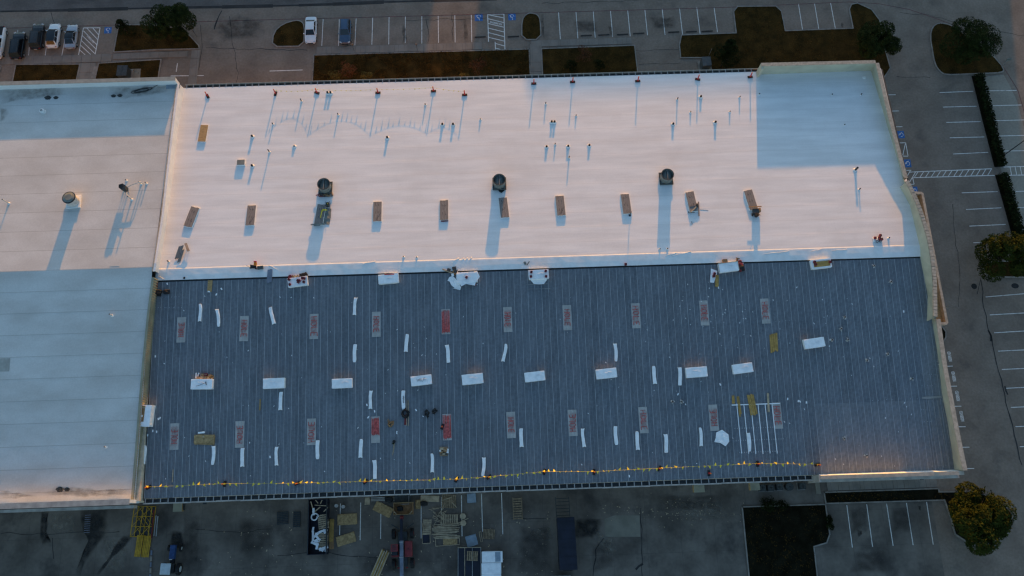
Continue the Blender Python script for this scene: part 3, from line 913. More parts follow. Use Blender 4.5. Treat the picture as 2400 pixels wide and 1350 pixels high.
for (xa, ya, xb, yb) in ((850, 619, 880, 612), (1062, 613, 1076, 604), (1080, 612, 1088, 604), (1090, 611, 1097, 603), (1100, 610, 1106, 602), (1560, 600, 1585, 592), (1572, 601, 1620, 589), (1900, 590, 1925, 583), (1950, 588, 1985, 584), (630, 622, 652, 632), (372, 648, 386, 655), (1790, 596, 1850, 588)):
    p, q = on_roof(xa, ya, .075)[0], on_roof(xb, yb, .075)[0]
    p.z = max(p.z, RIDGE_Z + .03); q.z = max(q.z, RIDGE_Z + .03)
    b = MB(); b.tube([p, p.lerp(q, .35) + Vector((0, .05, 0)), p.lerp(q, .7) - Vector((0, .04, 0)), q], .035, 6); wpart('membrane_fold', b, 'tpo_clean', smooth=True)

# near slope: bare ribbed steel deck in three rows of sheets
YJ1, YJ2 = on_roof(1200, 772.5)[0].y, on_roof(1200, 968.5)[0].y
drow = [(31.05, YJ1 - .12, .0), (YJ1, YJ2 - .12, -.012), (YJ2, YS + .05, -.024)]
SW = .9144


def deck_mesh(L, seed, dm='deck'):
    b = MB(); p = SW / 6; hgt = .038
    for k in range(6):
        x = k * p
        pr = [(x, hgt), (x + .096, hgt), (x + .112, 0), (x + p - .016, 0), (x + p, hgt)]
        for i in range(4):
            (xa, za), (xb, zb) = pr[i], pr[i + 1]
            b.add([(xa, 0, za), (xa, -L, za), (xb, -L, zb), (xb, 0, zb)], [(0, 1, 2, 3)])
    b.add([(SW, 0, hgt), (SW, 0, 0), (0, 0, 0), (0, 0, hgt)], [(0, 1, 2, 3)])
    rnd = random.Random(seed); y = 0.0
    while y < L - .2:                                # the lapped seam is a lighter galvanised lip
        q = L
        b.box((.024, -(y + q) / 2, hgt + .008), (.055, q - y - .03, .016), 1)
        y = q + (rnd.uniform(0, .25) if rnd.random() < .6 else 0)
    b.box((.47, -L / 2, hgt + .004), (.014, L, .008), 1)  # pale mid-sheet line paints in the lit flute edges
    return b.mesh('deck_sheet', [dm, 'deck_seam'])


TS = Matrix.Rotation(math.atan(SL), 4, 'X')
n_sheet = int((XR + .4 - XL) / SW) + 1
extra = MB()
for ri in (1, 2, 0):
    ya, yb, dz = drow[ri]; L = (ya - yb) / math.cos(math.atan(SL))
    variants = [deck_mesh(L, ri * 10 + k, 'deck_dull' if k == 2 else 'deck') for k in range(4)]
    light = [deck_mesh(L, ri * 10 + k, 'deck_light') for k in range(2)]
    for i in range(n_sheet):
        X = XL + i * SW
        Q = Matrix.Translation((X, ya, surf_z('R', X, ya) + dz - .038)) @ TS
        if ri == 0 and i >= n_sheet - (3 * n_sheet - 298):
            me = variants[i % 4]
            extra.add([Q @ v.co for v in me.vertices], [tuple(p.vertices) for p in me.polygons])
            extra.m[-len(me.polygons):] = [p.material_index for p in me.polygons]
            continue
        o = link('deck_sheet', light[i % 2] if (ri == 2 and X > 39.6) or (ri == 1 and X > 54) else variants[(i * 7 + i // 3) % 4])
        o.parent = wh; o.matrix_parent_inverse = wh.matrix_world.inverted(); o.matrix_world = Q
tag(wpart('remaining_deck_sheets', extra, ['deck', 'deck_seam']), kind='stuff')

# eaves: open gutter, straps and fascia on both long sides
for s, Y0 in ((1, YN), (-1, YS)):
    xa, xb = (-45.2, 38.7) if s > 0 else (-46.0, 40.0)
    z = surf_z('R', 0, Y0)
    b = MB()
    b.box(((xa + xb) / 2, Y0 + s * .30, z - .32), (xb - xa, .50, .02)); b.box(((xa + xb) / 2, Y0 + s * .03, z - .20), (xb - xa, .02, .26))
    wpart('gutter', b, 'darkmetal')
    b = MB()
    k = 0; x = xa
    while x < xb:
        q = min(xb, x + 3.05); dy = random.uniform(-.02, .03) if s < 0 else 0
        b.box(((x + q) / 2, Y0 + s * (.58 + dy), z - .13 - .01 * (k % 2)), (q - x - .02, .07 if s > 0 else .16, .38), rz=random.uniform(-.006, .006) if s < 0 else 0)
        x = q; k += 1
    wpart('fascia', b, 'fascia' if s < 0 else 'cap')
    me = MB().box((0, 0, 0), (.11, .56, .03)).mesh('gutter_strap', 'metal')
    for i in range(int((xb - xa) / .95) + 1):
        o = link('gutter_strap', me); o.parent = wh; o.matrix_parent_inverse = wh.matrix_world.inverted()
        o.matrix_world = Matrix.Translation((xa + .3 + i * .95, Y0 + s * .29, z + .035))

# parapets round the right-hand end
def strip_wall(base, top, th, mname, copm, name='parapet'):
    """inner face from base polyline to top polyline, outer face th behind it, coping on top"""
    b = MB(); n = len(base)
    out = []
    for i in range(n):
        a = top[max(i - 1, 0)]; c = top[min(i + 1, n - 1)]
        d = (c - a); d.z = 0; d.normalize()
        out.append(Vector((d.y, -d.x, 0)) * th)
    sgn = 1
    for i in range(n - 1):
        A, B, Cc, D = base[i], base[i + 1], top[i + 1], top[i]
        b.add([A, B, Cc, D], [(0, 1, 2, 3)])
        A2 = top[i] + out[i]; B2 = top[i + 1] + out[i + 1]
        b.add([(A2.x, A2.y, 6.5), (B2.x, B2.y, 6.5), B2, A2], [(3, 2, 1, 0)], 0)
    wpart(name, b, mname)
    b = MB()
    for i in range(n - 1):
        A = top[i] - out[i] * .12; B = top[i + 1] - out[i + 1] * .12; Cc = top[i + 1] + out[i + 1] * 1.15; D = top[i] + out[i] * 1.15
        up = Vector((0, 0, .09))
        b.add([A, B, Cc, D, A + up, B + up, Cc + up, D + up], [(7, 6, 5, 4), (0, 1, 5, 4), (1, 2, 6, 5), (2, 3, 7, 6), (3, 0, 4, 7), (0, 3, 2, 1)])
    wpart('coping', b, copm)


def onr(l): return [on_roof(*q, -.02)[0] for q in l]


def lerp_px(l, f):
    # point a fraction f along a picture polyline
    segs = [math.dist(l[i], l[i + 1]) for i in range(len(l) - 1)]; t = f * sum(segs)
    for i, s in enumerate(segs):
        if t <= s or i == len(segs) - 1: return (l[i][0] + (l[i + 1][0] - l[i][0]) * t / s, l[i][1] + (l[i + 1][1] - l[i][1]) * t / s)
        t -= s


def rs(l, n): return [lerp_px(l, i / (n - 1)) for i in range(n)]


NEC = at_z(2052, 148.5, 10.35)
topN = [at_z(1784, 155, 10.35), NEC]
baseN = onr([(1776, 175), (2041, 166)])
strip_wall([baseN[0], baseN[1]], topN, -.42, 'stucco', 'coping')
b = MB(); p = baseN[0]; q = topN[0]                         # return end of the far parapet
b.prism([(q.x - .0, q.y - .5), (q.x + .3, q.y - .5), (q.x + .3, q.y + .42), (q.x, q.y + .42)], 7.6, 10.34); wpart('parapet_end', b, 'stucco')
baseE = rs([(2041, 166), (2080, 292), (2114, 412)], 7); topE = rs([(2052, 148.5), (2088, 300), (2119, 418)], 7)
strip_wall(onr(baseE), [at_z(*q, 10.35) for q in topE], -.42, 'stucco', 'coping')
baseC = rs([(2114, 412), (2118, 425), (2137, 501), (2155, 577), (2156, 602), (2170, 670), (2183, 743)], 15)
topC = rs([(2121, 426), (2134, 450), (2148, 482), (2160, 517), (2173, 562), (2180, 602), (2186, 660), (2187, 742)], 15)
strip_wall(onr(baseC), [at_z(*q, 11.9) for q in topC], -.40, 'stucco', 'coping')
tops = [at_z(*q, 11.9) for q in topC]                       # capping stones of the curved facade
total = sum((tops[i + 1] - tops[i]).length for i in range(len(tops) - 1)); d = 0.0; k = 0
for i in range(len(tops) - 1):
    a, c = tops[i], tops[i + 1]; L = (c - a).length; m = max(1, round(L / .42)); t = (c - a).normalized(); nrm = Vector((t.y, -t.x, 0)) * -1
    for j in range(m):
        p = a + (c - a) * ((j + .5) / m) + nrm * .22
        b = MB(); b.box((p.x, p.y, 11.9 + .09 + .05 + random.uniform(0, .012)), (.50, L / m - .05, .10), rz=yaw_of(a, c)); wpart('brick', b, 'coping')
baseS = rs([(2183, 743), (2198, 834), (2208, 929), (2226, 1010), (2236, 1099)], 9); topS = rs([(2194, 748), (2210, 861), (2223, 929), (2238, 1010), (2257, 1103)], 9)
strip_wall(onr(baseS), [at_z(*q, 10.5) for q in topS], -.45, 'stucco', 'coping')
# near parapet of the right-hand bay, lit on its inside
pa, pb = on_roof(1919, 1111.5, -.02)[0], on_roof(2240, 1100.5, -.02)[0]
ta, tb = at_z(1922, 1115.5, 10.25), at_z(2258, 1105, 10.3)
strip_wall([pa, pb], [ta, tb], .35, 'wrap', 'cap')  # raised and whitened to bounce more sun onto the deck
b = MB(); b.prism([(ta.x - .15, ta.y - .75), (ta.x + .1, ta.y - .75), (ta.x + .1, ta.y + .1), (ta.x - .15, ta.y + .1)], 6.2, 10.22); wpart('parapet_end', b, 'fascia')
b = MB(); b.prism([(ta.x, ta.y - .72), (tb.x + .4, tb.y - .72), (tb.x + .4, tb.y - .36), (ta.x, ta.y - .36)], 7.3, 8.45); wpart('fascia', b, 'fascia')
# old flashing and deck ends at the foot of the near parapet, light strip against the right wall
for (xa, ya, xb, yb, w) in ((2161, 933, 2207, 930, .28), (2207, 930, 2212, 948, .12), (2196, 830, 2207, 930, .07)):
    p, q = on_roof(xa, ya, .03)[0], on_roof(xb, yb, .03)[0]
    b = MB(); b.bar(p, q, w, .03); wpart('flashing', b, 'metal')
for k in range(5):                                          # pale strips painting in the glints on the ribs beside the right-hand wall
    xa = 2165 + k * 10.5
    p, q = on_roof(xa, 938, .015)[0], on_roof(xa + 22 + k * 2.0, 1098, .015)[0]
    b = MB(); b.bar(p, q, .07, .02); wpart('rib_glint', b, 'metal')

# entrance canopy on the curved side
cz = 6.6
cp = [at_z(2135, 451, cz), at_z(2161, 453, cz), at_z(2219, 758, cz), at_z(2191, 758, cz)]
b = MB(); b.prism([(p.x, p.y) for p in cp], cz - .9, cz - .55); canopy = wpart('canopy', b, 'wood')
b = MB()
for i in (0, 1, 2):
    b.bar(cp[i] + Vector((0, 0, -.25 + .006 * i)), cp[i + 1] + Vector((0, 0, -.25 + .006 * i)), .34, .7)
o = b.build('canopy_rim', 'coping', None); o.parent = canopy
o.matrix_parent_inverse = (wh.matrix_world @ Matrix.Identity(4)).inverted() @ Matrix.Identity(4)
o.matrix_parent_inverse = Matrix.Identity(4)
# ------------------------------------------------------------------ neighbouring warehouse on the left, its roof one step higher
nb = thing('warehouse', 'older neighbouring warehouse with a stained white gabled roof, one step higher', 'building', (-75, 32, 0))
bpy.context.view_layer.update()


def npart(name, mb, m, **k):
    o = mb.build(name, m, None, **k)
    o.parent = nb; o.matrix_parent_inverse = nb.matrix_world.inverted()
    return o


NX0 = -112.0
b = MB(); b.prism([(NX0, 3.0), (-46.1, 3.0), (-46.1, 60.9), (NX0, 60.9)], 0, 8.9); npart('wall', b, 'brick')
nrow = 10
for s in (1, -1):
    for i in range(nrow + (s < 0)):
        ya = RIDGE_Y + s * 2.83 * i; yb = RIDGE_Y + s * (2.83 * (i + 1) + .08)
        if i == nrow: yb = 3.14
        cut = [NX0, -78.5 + (i * 53 % 19), -45.75 - (.6 if s < 0 else 0) * (i / nrow + .15)]
        for j in range(2):
            xa, xb = cut[j], cut[j + 1]; nx = max(3, int((xb - xa) / 1.1)); vs = []; fs = []
            for a in range(nx + 1):
                for c in range(4):
                    X = xa + (xb - xa) * a / nx; t = c / 3; Y = ya + (yb - ya) * t
                    wv = .004 * noise.noise(Vector((X * .3, Y * 1.1, i + 40 * s)))
                    vs.append((X, Y, surf_z('L', X, Y) + .010 * t + .002 * j + .004 + wv))
            for a in range(nx):
                for c in range(3):
                    k = a * 4 + c; f = (k, k + 4, k + 5, k + 1)
                    fs.append(f if s > 0 else tuple(reversed(f)))
            b = MB(); b.add(vs, fs); npart('membrane_sheet', b, 'tpo_old')
b = MB()
b.prism([(NX0, 60.95), (-45.6, 60.95), (-45.6, 61.45), (NX0, 61.45)], 8.9, 10.53); npart('parapet', b, 'tpo')
b = MB()
b.prism([(NX0, 60.9), (-45.55, 60.9), (-45.55, 61.5), (NX0, 61.5)], 10.53, 10.60); npart('coping', b, 'cap')
b = MB()
b.prism([(NX0, 2.75), (-46.4, 2.75), (-46.4, 3.15), (NX0, 3.15)], 8.0, 10.85); npart('parapet', b, 'wrap')  # made taller and whiter so it reflects more sun onto this roof
b = MB()
b.prism([(NX0, 2.55), (-46.35, 2.55), (-46.35, 3.22), (NX0, 3.22)], 10.85, 10.92); npart('coping', b, 'fascia')
b = MB()
b.prism([(NX0, 2.15), (-46.5, 2.15), (-46.5, 2.5), (NX0, 2.5)], 8.3, 9.2); npart('fascia', b, 'fascia')
# step wall between the two roofs: white flashing on the far half, ribbed tan panels on the near half
for s in (1, -1):
    b = MB(); b2 = MB(); b3 = MB()
    base = ([(432, 208), (418, 300), (405, 420), (392, 520), (372, 640)] if s > 0 else [(371, 655), (362, 740), (352, 850), (345, 930), (335, 1040), (322, 1178)])
    top = ([(420, 196), (409, 285), (395, 405), (384, 505), (364, 636)] if s > 0 else [(361, 650), (350, 735), (339, 845), (332, 925), (323, 1040), (312, 1174)])
    B = rs(base, 24); T = rs(top, 24)
    Bw = [on_roof(*q, -.03)[0] for q in B]
    Tw = []
    for q, w in zip(T, Bw):
        Tw.append(on_roof(*q, .14, left=True)[0])
    for i in range(23):
        b.add([Bw[i], Bw[i + 1], Tw[i + 1], Tw[i]], [(0, 1, 2, 3) if s > 0 else (0, 1, 2, 3)])
        A, Bq = Tw[i], Tw[i + 1]
        dx = Vector((-.28, 0, 0)); up = Vector((0, 0, .05))
        b3.add([A, Bq, Bq + dx, A + dx, A + up, Bq + up, Bq + dx + up, A + dx + up], [(4, 5, 6, 7), (0, 1, 5, 4), (2, 3, 7, 6), (1, 2, 6, 5), (3, 0, 4, 7)])
        A2, B2 = A + dx * .9, Bq + dx * .9
        b3.add([A2, B2, B2 - Vector((.05, 0, .3)), A2 - Vector((.05, 0, .3))], [(0, 1, 2, 3)])
        if s < 0:
            for k in range(4):
                t = (k + .5) / 4
                p = Bw[i].lerp(Bw[i + 1], t) + Vector((.03, 0, 0)); q = Tw[i].lerp(Tw[i + 1], t) + Vector((.03, 0, 0))
                b2.bar(p, q, .09, .06)
    npart('step_wall', b, 'tpo_clean' if s > 0 else 'stucco2')
    npart('step_coping', b3, 'tpo' if s > 0 else 'stucco2')
    if s < 0:
        npart('wall_rib', b2, 'stucco2')
    if s > 0:
        b = MB()                                            # gravel stop along the membrane edge
        for i in range(23): b.bar(Tw[i] + Vector((-.36, 0, .02)), Tw[i + 1] + Vector((-.36, 0, .02)), .14, .08)
        npart('gravel_stop', b, 'coping')
b = MB()
p, q = on_roof(366, 664, .05)[0], on_roof(323, 1172, .05)[0]
b.bar(p, q, .07, .09); npart('edge_trim', b, 'metal')

# patches and dirt on the left roof
for (x, y, w, h, m) in ((11, 855, 1.3, 1.7, 'oldpatch'), (270, 616, 1.25, 1.0, 'tpo_old')):
    p, t = on_roof(x, y, .022, True)
    b = MB(); b.box((0, 0, 0), (w, h, .02)); o = b.build('roof_patch', m); o.parent = nb; o.matrix_parent_inverse = nb.matrix_world.inverted()
    o.matrix_world = Matrix.Translation(p) @ t
for poly in ([(0, 212), (60, 206), (150, 204), (160, 222), (90, 232), (40, 238), (0, 246)], [(255, 206), (330, 202), (404, 200), (396, 216), (340, 226), (290, 232), (250, 226)], [(0, 250), (16, 252), (22, 268), (10, 282), (0, 284)],
             [(95, 1156), (130, 1140), (175, 1139), (230, 1147), (310, 1146), (308, 1162), (200, 1164), (110, 1162)], [(0, 1150), (60, 1154), (90, 1162), (40, 1168), (0, 1170)]):
    P = [on_roof(q[0], q[1], 0, True)[0] for q in poly]
    o = link('dirt_patch', soak_mesh(P, .035, 'dirt', name='dirt_patch')); o.parent = nb; o.matrix_parent_inverse = nb.matrix_world.inverted()
# ------------------------------------------------------------------ roof drains on the left roof
def drain():
    r = thing('roof_drain', '', 'drain')
    b = MB(); b.ring((0, 0, 0), .20, .34, .05, 14); b.build('clamp_ring', 'darkmetal', r)
    b = MB()
    for k in range(8):
        a = k * math.pi / 4; b.bar((.26 * math.cos(a), .26 * math.sin(a), .03), (.08 * math.cos(a), .08 * math.sin(a), .22), .05, .03)
    b.cyl((0, 0, .2), .12, .05, 10); b.build('strainer', 'darkmetal', r)
    b = MB()
    pts = []
    for k in range(18):
        a = 2 * math.pi * k / 18; rr = .42 + .28 * noise.noise(Vector((math.cos(a) * 2, math.sin(a) * 2, 4)))
        pts.append((rr * math.cos(a) * 1.25, rr * math.sin(a) * .8))
    b.sheet(pts, .016); b.build('dirt_ring', 'soot', r)
    return r


for x, y, l in ((112, 229, 'roof drain near the far parapet of the left roof, bigger of the left pair'), (131, 229, 'roof drain near the far parapet of the left roof, smaller of the left pair'),
                (266, 225, 'roof drain near the far parapet, beside the coiled cable, smaller of its pair'), (281, 224, 'roof drain near the far parapet, right next to the coiled cable'),
                (140, 1147, 'dirty black roof drain in the sunlit strip by the near parapet, bigger one'), (157, 1147, 'dirty black roof drain in the sunlit strip by the near parapet, smaller one')):
    p, t = on_roof(x, y, .012, True)
    o = inst('drain', drain, l, p, 0, t, 'roof drains on the left roof')
    if 'smaller' in l or 'right next' in l: o.scale = (.75, .75, 1)
p, t = on_roof(330, 213, .03, True)
b = MB(); pts = []
for k in range(60):
    a = k * .52; rr = 1.0 + .25 * math.sin(k * .31); pts.append((rr * 1.15 * math.cos(a) + k * .008, rr * .28 * math.sin(a), .03 + .002 * k))
pts += [(2.0, .25, .04), (2.8, .5, .04), (3.2, .35, .03)]
b.tube(pts, .035, 5)
o = b.build('cable', 'darkmetal', smooth=True); put(o, p, R(12), t); tag(o, 'dark cable lying in a long flat coil by the far parapet of the left roof', 'cable')
p, t = on_roof(406, 203, .02, True)
r = thing('walkway_mat', 'blue-grey slatted mat in the corner by the far parapet of the left roof', 'mat', p, 0, t)
for k in range(5):
    b = MB(); b.box((0, -.28 + .14 * k, .03), (2.0, .10, .06)); b.build('slat', 'tealsheet', r)


# ------------------------------------------------------------------ vent pipes
def pipe_thin(h, lean=0.0, m='pvc'):
    def f():
        r = thing('vent_pipe', '', 'pipe')
        b = MB(); b.cyl((0, 0, 0), .19, .05, 14, r2=.15); b.cyl((0, 0, .05), .13, .16, 12, r2=.075); b.build('boot', 'tpo_clean', r, smooth=False)
        b = MB(); d = Vector((lean, 0, 1)).normalized()
        b.tube([(0, 0, .05), d * h], .075, 10); b.build('pipe', m, r)
        b = MB(); b.cyl(tuple(d * (h + .001)), .077, .015, 10); b.build('cap', 'dark', r)  # black disc standing in for the shaded bore of the open pipe
        return r
    return f


def pipe_fat(h):
    def f():
        r = thing('vent_pipe', '', 'pipe')
        b = MB(); b.cyl((0, 0, 0), .33, .05, 16, r2=.28); b.cyl((0, 0, .05), .24, .14, 14, r2=.16); b.build('boot', 'tpo_clean', r)
        b = MB(); b.ring((0, 0, .02), .115, .15, h, 14); b.build('pipe', 'darkmetal', r)
        b = MB(); b.cyl((0, 0, h - .10), .114, .01, 12); b.build('opening', 'dark', r)
        return r
    return f


GP = 'vent pipes on the far slope'
PIPES = [
    ('t', 707, 238, .75, 'tall thin pipe beside the second red warning stand pole shadow, left of the twin pipes'),
    ('f', 768.5, 219, .42, 'stubby pipe, left one of the twin pair near the far eave'), ('f', 775.5, 219, .42, 'stubby pipe, right one of the twin pair near the far eave'),
    ('t', 793, 270, .56, 'thin pipe standing inside the widest arc of pennant shadows'), ('t', 640, 292, .48, 'thin pipe left of the first pennant shadow arc'),
    ('f', 592, 321, .42, 'short pipe straight above the small grey roof box'), ('f', 690, 344, .22, 'very short wide pipe standing alone right of the tall leaning one'),
    ('t', 632, 357, .9, 'tallest thin pipe with the long shadow right of the grey roof box'), ('f', 592, 390, .42, 'short pipe touching the right side of the grey roof box'),
    ('f', 908, 324, .42, 'short wide pipe alone in mid roof between first and second big fan'), ('t', 997, 247, .5, 'thin pipe near the fifth warning stand by the pennants'),
    ('f', 1037, 293, .40, 'wide pipe, left one of two at the right end of the pennant shadows'), ('f', 1062, 293, .40, 'wide pipe, right one of two at the end of the pennant shadows'),
    ('t', 1126, 281, .3, 'short thin pipe right of the last pennant shadow'), ('t', 1279, 244, .5, 'thin pipe straight above the twin pipes in mid roof'),
    ('f', 1293, 287, .36, 'left one of the twin pipes that stand close together in mid roof'), ('f', 1299.5, 287, .36, 'right one of the twin pipes that stand close together in mid roof'),
    ('t', 1350, 272, .33, 'thin pipe right of the mid roof twin pipes'), ('t', 1587, 234, .62, 'tall thin pipe left of the second warning stand from the shaded corner'),
    ('f', 1642, 228, .36, 'wide pipe right under the tilted warning stand'), ('t', 1618, 264, .32, 'short thin pipe between two taller ones left of the shaded corner'),
    ('f', 1577, 292, .38, 'wide pipe above the third big fan'), ('f', 1676, 288, .42, 'wide pipe with round cap nearest below the warning stand by the shaded corner'),
    ('t', 1710, 263, .32, 'short thin pipe left of the shaded corner, lower of two'), ('t', 1733, 229, .42, 'thin pipe left of the shaded corner, upper of two'),
    ('f', 1281, 345, .33, 'wide pipe, first in the row of four in mid roof'), ('t', 1301, 339, .4, 'thin pipe, second in the row of four in mid roof'),
    ('f', 1331.5, 344, .33, 'wide pipe, third in the row of four in mid roof'), ('t', 1333.5, 371, .65, 'tall thin pipe below the row of four in mid roof'),
    ('f', 1381, 342, .33, 'wide pipe, last in the row of four in mid roof'), ('t', 1779, 222, .35, 'thin pipe at the left edge of the shaded corner'),
    ('t', 1949, 223, .35, 'thin pipe in the middle of the shaded corner'), ('t', 2017, 223, .45, 'thin pipe in the shaded corner close to the right parapet'),
    ('t', 1978, 294, .35, 'thin pipe lowest in the shaded corner'), ('f', 2026, 182, .15, 'round black stub right in the shaded corner below the parapet'),
    ('f', 2004, 399, .85, 'thick tall pipe just below the shaded corner with a long shadow'), ('t', 2013, 445, .5, 'thin pipe in the shadow of the thick tall pipe'),
    ('t', 2082, 559, .4, 'thin pipe beside the white sheet with red cans at the right end of the ridge'), ('t', 946, 603, .3, 'small pipe at the ridge, left of a pair above the white bundles'),
    ('t', 977, 604, .3, 'small pipe at the ridge, right of a pair above the white bundles'), ('t', 1546, 585, .35, 'small ridge pipe at the end of the right fan shadow, left one'),
    ('t', 1564, 584, .35, 'small ridge pipe at the end of the right fan shadow, right one'), ('t', 396, 614, .55, 'leaning pale pipe by the step wall below the grey boards'),
]
for k, x, y, h, l in PIPES:
    p, t = on_roof(x, y, .012)
    inst(k + str(h), pipe_thin(h, 0, 'darkmetal') if k == 't' else pipe_fat(h), l, p, random.uniform(0, 6), None, GP)  # dark iron colour also carries the shade of the near sides
for x, y, h, lean, l in ((21, 477, 1.5, -.0, 'tall pale pipe at the left edge of the left roof'), (309, 468, 1.2, 0, 'pale pipe in the shadow of the air conditioner on the left roof'),
                         (344, 431, .5, 0, 'white pipe right of the air conditioner and its duct on the left roof'), (331, 432, .85, 0, 'white gooseneck riser at the end of the air conditioner line'),
                         (297, 424, .4, 0, 'short pipe just above the air conditioner on the left roof'), (264, 740, .9, 0, 'pale pipe alone on the shaded slope of the left roof, upper one'),
                         (249, 1048, .5, 0, 'white pipe stub alone on the shaded slope of the left roof, lower one')):
    p, t = on_roof(x, y, .012, True)
    inst('L' + str(h), pipe_thin(h), l, p, 0, None, 'vent pipes on the left roof')
p, t = on_roof(102, 263, .01, True)
r = thing('dome_vent', 'small white mushroom vent on the shaded strip of the left roof', 'vent', p)
b = MB(); b.cyl((0, 0, 0), .38, .06, 18, r2=.32); b.cyl((0, 0, .06), .2, .3, 16); b.build('base', 'tpo_clean', r)
b = MB(); b.cyl((0, 0, .36), .30, .10, 18, r2=.34); b.cyl((0, 0, .46), .34, .12, 18, r2=.12); b.build('dome', 'tpo_clean', r)
b = MB(); b.ring((0, 0, .585), .08, .16, .01, 14); b.build('dark_ring', 'darkmetal', r)

# ------------------------------------------------------------------ big exhaust fans
def big_fan(capped=False):
    def f():
        r = thing('exhaust_fan', '', 'roof fan')
        b = MB(); b.box((0, 0, .14), (1.75, 1.75, .28)); b.box((0, 0, .31), (1.9, 1.9, .06)); b.build('curb', 'tpo_clean' if capped else 'greenmetal', r)
        b = MB()
        if not capped:
            for sx in (-1, 1):
                b.box((sx * .86, 0, .36), (.10, 1.85, .06)); b.box((0, sx * .86, .365), (1.62, .10, .05))
            b.build('curb_frame', 'darkmetal', r)
        b = MB(); b.ring((0, 0, .34), .79, .84, 1.2, 28); b.build('stack', 'pvc' if capped else 'greenmetal', r)
        b = MB(); b.ring((0, 0, 1.48), .80, .885, .08, 28); b.build('rim', 'darkmetal', r)
        if capped:
            b = MB(); b.cyl((0, 0, 1.2), .80, .02, 24); b.build('shadow_gap', 'dark', r)
            b = MB(); b.cyl((0, 0, 1.52), .70, .06, 26, r2=.76); b.cyl((0, 0, 1.58), .76, .10, 26, r2=.45); b.build('cap', 'greenmetal', r)
        else:
            b = MB(); b.cyl((0, 0, .9), .78, .01, 26); b.build('dark_inside', 'dark', r)  # black disc paints the shade deep inside the open stack
            b = MB()
            for s in (-1, 1):
                b.box((s * .40, 0, 1.12), (.70, 1.35, .02), ry=s * .55)
            b.build('damper_flap', 'greenmetal', r)
            b = MB(); b.box((0, 0, 1.42), (.05, 1.58, .05)); b.build('cross_bar', 'metal', r)
        return r
    return f


for x, y, yaw, l in ((764, 443, 0, 'big open exhaust fan with hoses at its foot, leftmost on the white roof'), (1170.5, 433, R(0), 'big open exhaust fan with a black tarp at its foot, in mid roof'),
                     (1560, 421, R(0), 'big open exhaust fan with the long clear shadow, rightmost on the white roof')):
    p, t = on_roof(x, y, .0)
    inst('fan', big_fan(), l, p, yaw, t, 'big exhaust fans')
p, t = on_roof(175, 475, .0, True)
o = inst('fanc', big_fan(True), 'big round exhaust fan with a metal cap on the left roof', p, R(4), t, 'big exhaust fans')

# air conditioner on the left roof
p, t = on_roof(297, 447, .0, True)
r = thing('air_conditioner', 'dark rooftop air conditioner with a bent white duct on the left roof', 'air conditioner', p, R(6))
b = MB(); b.prism([(-.42, .35), (.1, .45), (.45, .15), (.45, -.4), (.0, -.45), (-.42, -.1)], .55, 1.45); b.build('housing', 'darkmetal', r)
b = MB(); b.ring((-.1, .05, 1.45), .18, .26, .06, 14); b.build('fan_guard', 'dark', r)
for sx, sy in ((-.3, .1), (.3, -.3), (.3, .2), (-.1, -.3)):
    b = MB(); b.box((sx, sy, .28), (.07, .07, .56)); b.build('leg', 'metal', r)
b = MB(); b.tube([(.4, .1, .8), (1.0, .35, .85), (2.1, .65, .85), (2.25, .66, .7), (2.3, .66, .05)], .07, 8); b.build('line_set', 'pvc', r)
b = MB(); b.tube([(.1, -.4, .7), (.25, -.8, .9), (.7, -1.4, .95)], .06, 8); b.build('line_set', 'pvc', r)
# ------------------------------------------------------------------ warning stands and pennant lines
def stand():
    r = thing('warning_stand', '', 'warning stand')
    b = MB(); b.box((0, 0, .06), (.74, .36, .12)); b.build('base', 'dark', r, bevel=.02)
    b = MB(); b.box((0, 0, .13), (.30, .20, .03)); b.cyl((0, 0, .14), .05, .10, 10); b.build('socket', 'redcan', r)
    b = MB(); b.cyl((0, 0, .14), .08, .93, 10); b.build('pole', 'red', r)
    b = MB(); b.cyl((0, 0, 1.07), .085, .05, 10); b.box((0, 0, 1.14), (.06, .04, .05)); b.build('hook', 'orange', r)
    return r


NS = [(487, 226, -62, 'red warning stand nearest the step wall on the far eave'), (646, 220, 80, 'red warning stand with its base set end-on, left of the pennant line'), (743, 218, -24, 'red warning stand with a turned base beside the twin pipes'),
      (886, 218, 0, 'red warning stand alone between the twin pipes and the mid roof'), (1016, 214, 0, 'red warning stand, left of the close pair in mid eave'), (1089, 223, 0, 'red warning stand, right of the close pair in mid eave'),
      (1251, 196.5, 0, 'red warning stand at the left end of the shaded eave strip'), (1342, 192.5, 0, 'red warning stand in the shaded eave strip above the mid roof twin pipes'), (1494.5, 190.5, 3, 'red warning stand in the middle of the shaded eave strip'),
      (1635, 186.5, -14, 'red warning stand with a slightly turned base near the shaded corner'), (1758, 181, 3, 'red warning stand closest to the shaded corner box')]
npts = {}
for x, y, a, l in NS:
    p, t = on_roof(x, y, .012)
    inst('stand', stand, l, p, R(a), t, 'red warning stands along the far eave'); npts[x] = p
SS = [(349, 1142, 30, 'orange tipped warning stand at the left end of the yellow pennant line'), (527, 1134, 80, 'orange tipped warning stand, second along the yellow pennant line from the left'), (697, 1133, 20, 'orange tipped warning stand below the tall white bag, third from the left end'),
      (857, 1129, 40, 'orange tipped warning stand right below the lowest white roll'), (1070, 1124, 60, 'orange tipped warning stand in mid pennant line below the carton pallet'), (1146, 1118, 35, 'orange tipped warning stand where the pennant line bends'),
      (1276, 1106, 70, 'orange tipped warning stand just right of the bend in the pennant line'), (1392, 1106, 85, 'orange tipped warning stand lying low midway along the right half of the pennant line'), (1545, 1098, 45, 'orange tipped warning stand left of the lone stand'),
      (1775, 1087, 88, 'orange tipped warning stand below the white crossing lines'), (1915, 1089, 10, 'orange tipped warning stand at the right end of the yellow pennant line')]
spts = []
